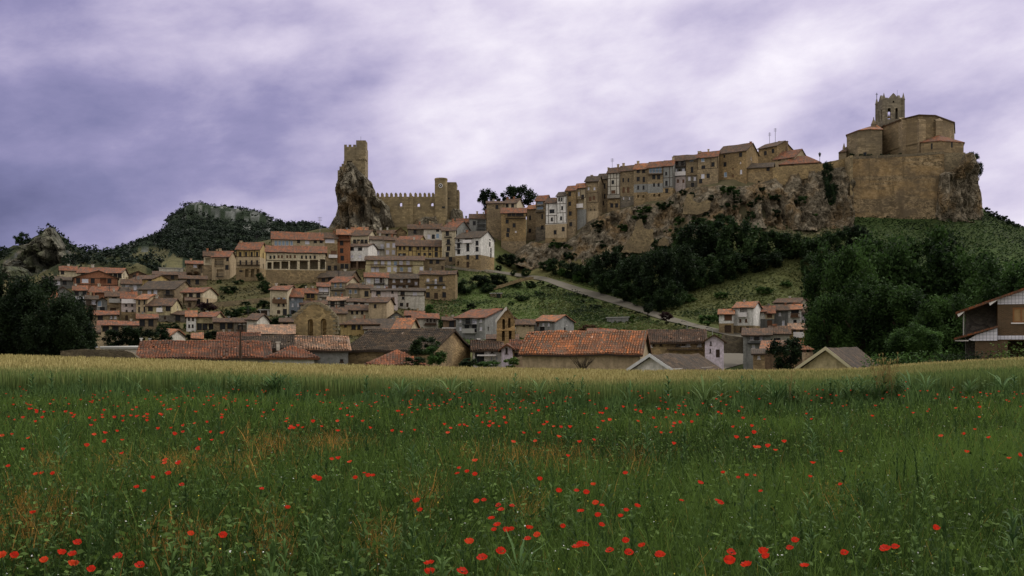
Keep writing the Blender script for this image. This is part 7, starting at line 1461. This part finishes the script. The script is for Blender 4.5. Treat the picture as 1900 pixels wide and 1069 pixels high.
for rn, xa, xb, a, b in rows_:
    for i, (px, py) in enumerate(sorted(p for p in near if a < p[1] <= b and xa < p[0] <= xb)):
        x, y, z = at(px, py, rnd.uniform(.42, .58)); v = rnd.choice((0, 0, 1, 1, 2, 2, 3, 4, 4, 5, 6)); cup = ('wide-open', 'half-open', 'cupped', 'shallow', 'flat', 'closed-up', 'rumpled orange')[v]
        o = empty('poppy', (x, y, z), rnd.uniform(0, 6.28), f'{cup} red poppy, {ORD[i]} from the left in the {rn}', 'poppy', 'poppies in the meadow'); o.rotation_euler = (rnd.uniform(-.15, .4), rnd.uniform(-.3, .3), 0); s = rnd.uniform(.46, .68) * (1.15 if py > 1000 else 1)
        o.scale = (s, s, s); put('petals', PM[v], o); put('seed_head', HEART, o); put('stem', rnd.choice(STM), o)
for px, py in rest:
    x, y, z = at(px, py, rnd.uniform(.42, .55)); o = put('poppy', rnd.choice(SMALL), None, (x, y, z), 0, rnd.uniform(.55, .85)); o.rotation_euler = (rnd.uniform(-.1, .6), rnd.uniform(-.3, .3), rnd.uniform(-.4, .4))
    tag(o, 'small red poppy in the drifts scattered over the far half of the meadow', 'poppy', 'distant poppies in the meadow')
V = []; Fp = []
m = MB()
for px, py in stuff + [(rnd.uniform(-60, 1960), rnd.triangular(714, 770, 730)) for i in range(170)]:
    x, y, z = at(px, py, rnd.uniform(.42, .55)); s = rnd.uniform(.6, 1.0) * .035
    for k in range(4): a = k * 1.57 + rnd.random(); m.poly([(x, y, z)] + [(x + s * math.cos(a + t), y + s * math.sin(a + t), z + s * .8) for t in (-.9, 0, .9)], 0)
tag(m.build('poppies', PETR), 'countless tiny red poppies at the far side of the meadow', None, None, 'stuff')

# ---------------------------------------------------------------- sky and light
W = bpy.data.worlds.new('World'); S.world = W; W.use_nodes = True; t = W.node_tree; t.nodes.clear()
SUN_EL, SUN_AZ = 48, 62      # azimuth from the view direction to the right
out = t.nodes.new('ShaderNodeOutputWorld'); sky = t.nodes.new('ShaderNodeTexSky'); sky.sky_type = 'NISHITA'; sky.sun_disc = False; sky.sun_elevation = R(SUN_EL); sky.sun_rotation = R(SUN_AZ)
b1 = t.nodes.new('ShaderNodeBackground'); b1.inputs[1].default_value = .05; t.links.new(sky.outputs[0], b1.inputs[0])
class WN(NT):
    def __init__(s): s.t = t; s._c = {}
n = WN(); tc = n.n('ShaderNodeTexCoord'); sp = n.n('ShaderNodeSeparateXYZ'); n.l(tc.outputs['Generated'], sp.inputs[0])
def M(op, a, b=None):
    nd = n.n('ShaderNodeMath', operation=op)
    for i, x in enumerate((a, b)):
        if x is None: continue
        if hasattr(x, 'links'): n.l(x, nd.inputs[i])
        else: nd.inputs[i].default_value = x
    return nd.outputs[0]
mp = n.n('ShaderNodeMapping'); mp.inputs['Rotation'].default_value = (0, R(9), 0); n.l(tc.outputs['Generated'], mp.inputs['Vector'])
m2 = n.n('ShaderNodeMapping'); m2.inputs['Scale'].default_value = (1.8, 1.8, 3.9); m2.inputs['Location'].default_value = (3.3, .7, 2.1); n.l(mp.outputs[0], m2.inputs['Vector'])
f1 = n.noise(2.3, 3, .5, m2.outputs[0]); f2 = n.noise(5.5, 8, .6, m2.outputs[0])
[setattr(q.inputs['Distortion'], 'default_value', .12) for q in t.nodes if q.type == 'TEX_NOISE']
dt = n.n('ShaderNodeVectorMath', operation='DOT_PRODUCT'); n.l(tc.outputs['Generated'], dt.inputs[0]); d = Vector((.06, 1, .28)).normalized(); dt.inputs[1].default_value = d
glow = M('POWER', M('MAXIMUM', dt.outputs['Value'], 0.0), 60.0); wide = M('POWER', M('MAXIMUM', dt.outputs['Value'], 0.0), 9.0)
cl_ = M('ADD', M('ADD', M('MULTIPLY', f1, .68), M('MULTIPLY', f2, .36)), M('ADD', M('MULTIPLY', glow, .17), M('MULTIPLY', wide, .12)))
left = M('MULTIPLY', M('SUBTRACT', sp.outputs[0], .05), .26); cl_ = M('ADD', cl_, left)
col = n.ramp(cl_, [(.22, (.115, .112, .235)), (.36, (.185, .177, .335)), (.47, (.275, .25, .43)), (.57, (.43, .385, .56)), (.68, (.61, .55, .70)), (.90, (.98, .93, .97))])
up = n.n('ShaderNodeMapRange'); n.l(sp.outputs[2], up.inputs[0]); up.inputs[1].default_value = .38; up.inputs[2].default_value = .75
col = n.mix(up.outputs[0], col, (2.15, 2.1, 2.0))
back = n.n('ShaderNodeMapRange'); n.l(sp.outputs[1], back.inputs[0]); back.inputs[1].default_value = .35; back.inputs[2].default_value = -.3; col = n.mix(back.outputs[0], col, (.85, .82, .78))
b2 = n.n('ShaderNodeBackground'); n.l(col, b2.inputs[0]); b2.inputs[1].default_value = 1.0
ad = n.n('ShaderNodeMixShader'); ad.inputs[0].default_value = .88; n.l(b1.outputs[0], ad.inputs[1]); n.l(b2.outputs[0], ad.inputs[2]); n.l(ad.outputs[0], out.inputs[0])
sl = bpy.data.lights.new('sun', 'SUN'); sl.energy = 1.5; sl.angle = R(14); sl.color = (1, .95, .87); so = bpy.data.objects.new('sun', sl); COL.objects.link(so)
v = Vector((math.sin(R(SUN_AZ)) * math.cos(R(SUN_EL)), math.cos(R(SUN_AZ)) * math.cos(R(SUN_EL)), math.sin(R(SUN_EL)))); so.rotation_euler = v.to_track_quat('Z', 'Y').to_euler()
vs = S.view_settings; vs.view_transform = 'Standard'; vs.look = 'None'; vs.exposure = 0.3; vs.gamma = 1; vs.use_curve_mapping = False
S.cycles.max_bounces = 5; S.cycles.diffuse_bounces = 3; S.cycles.transmission_bounces = 3; S.cycles.glossy_bounces = 2
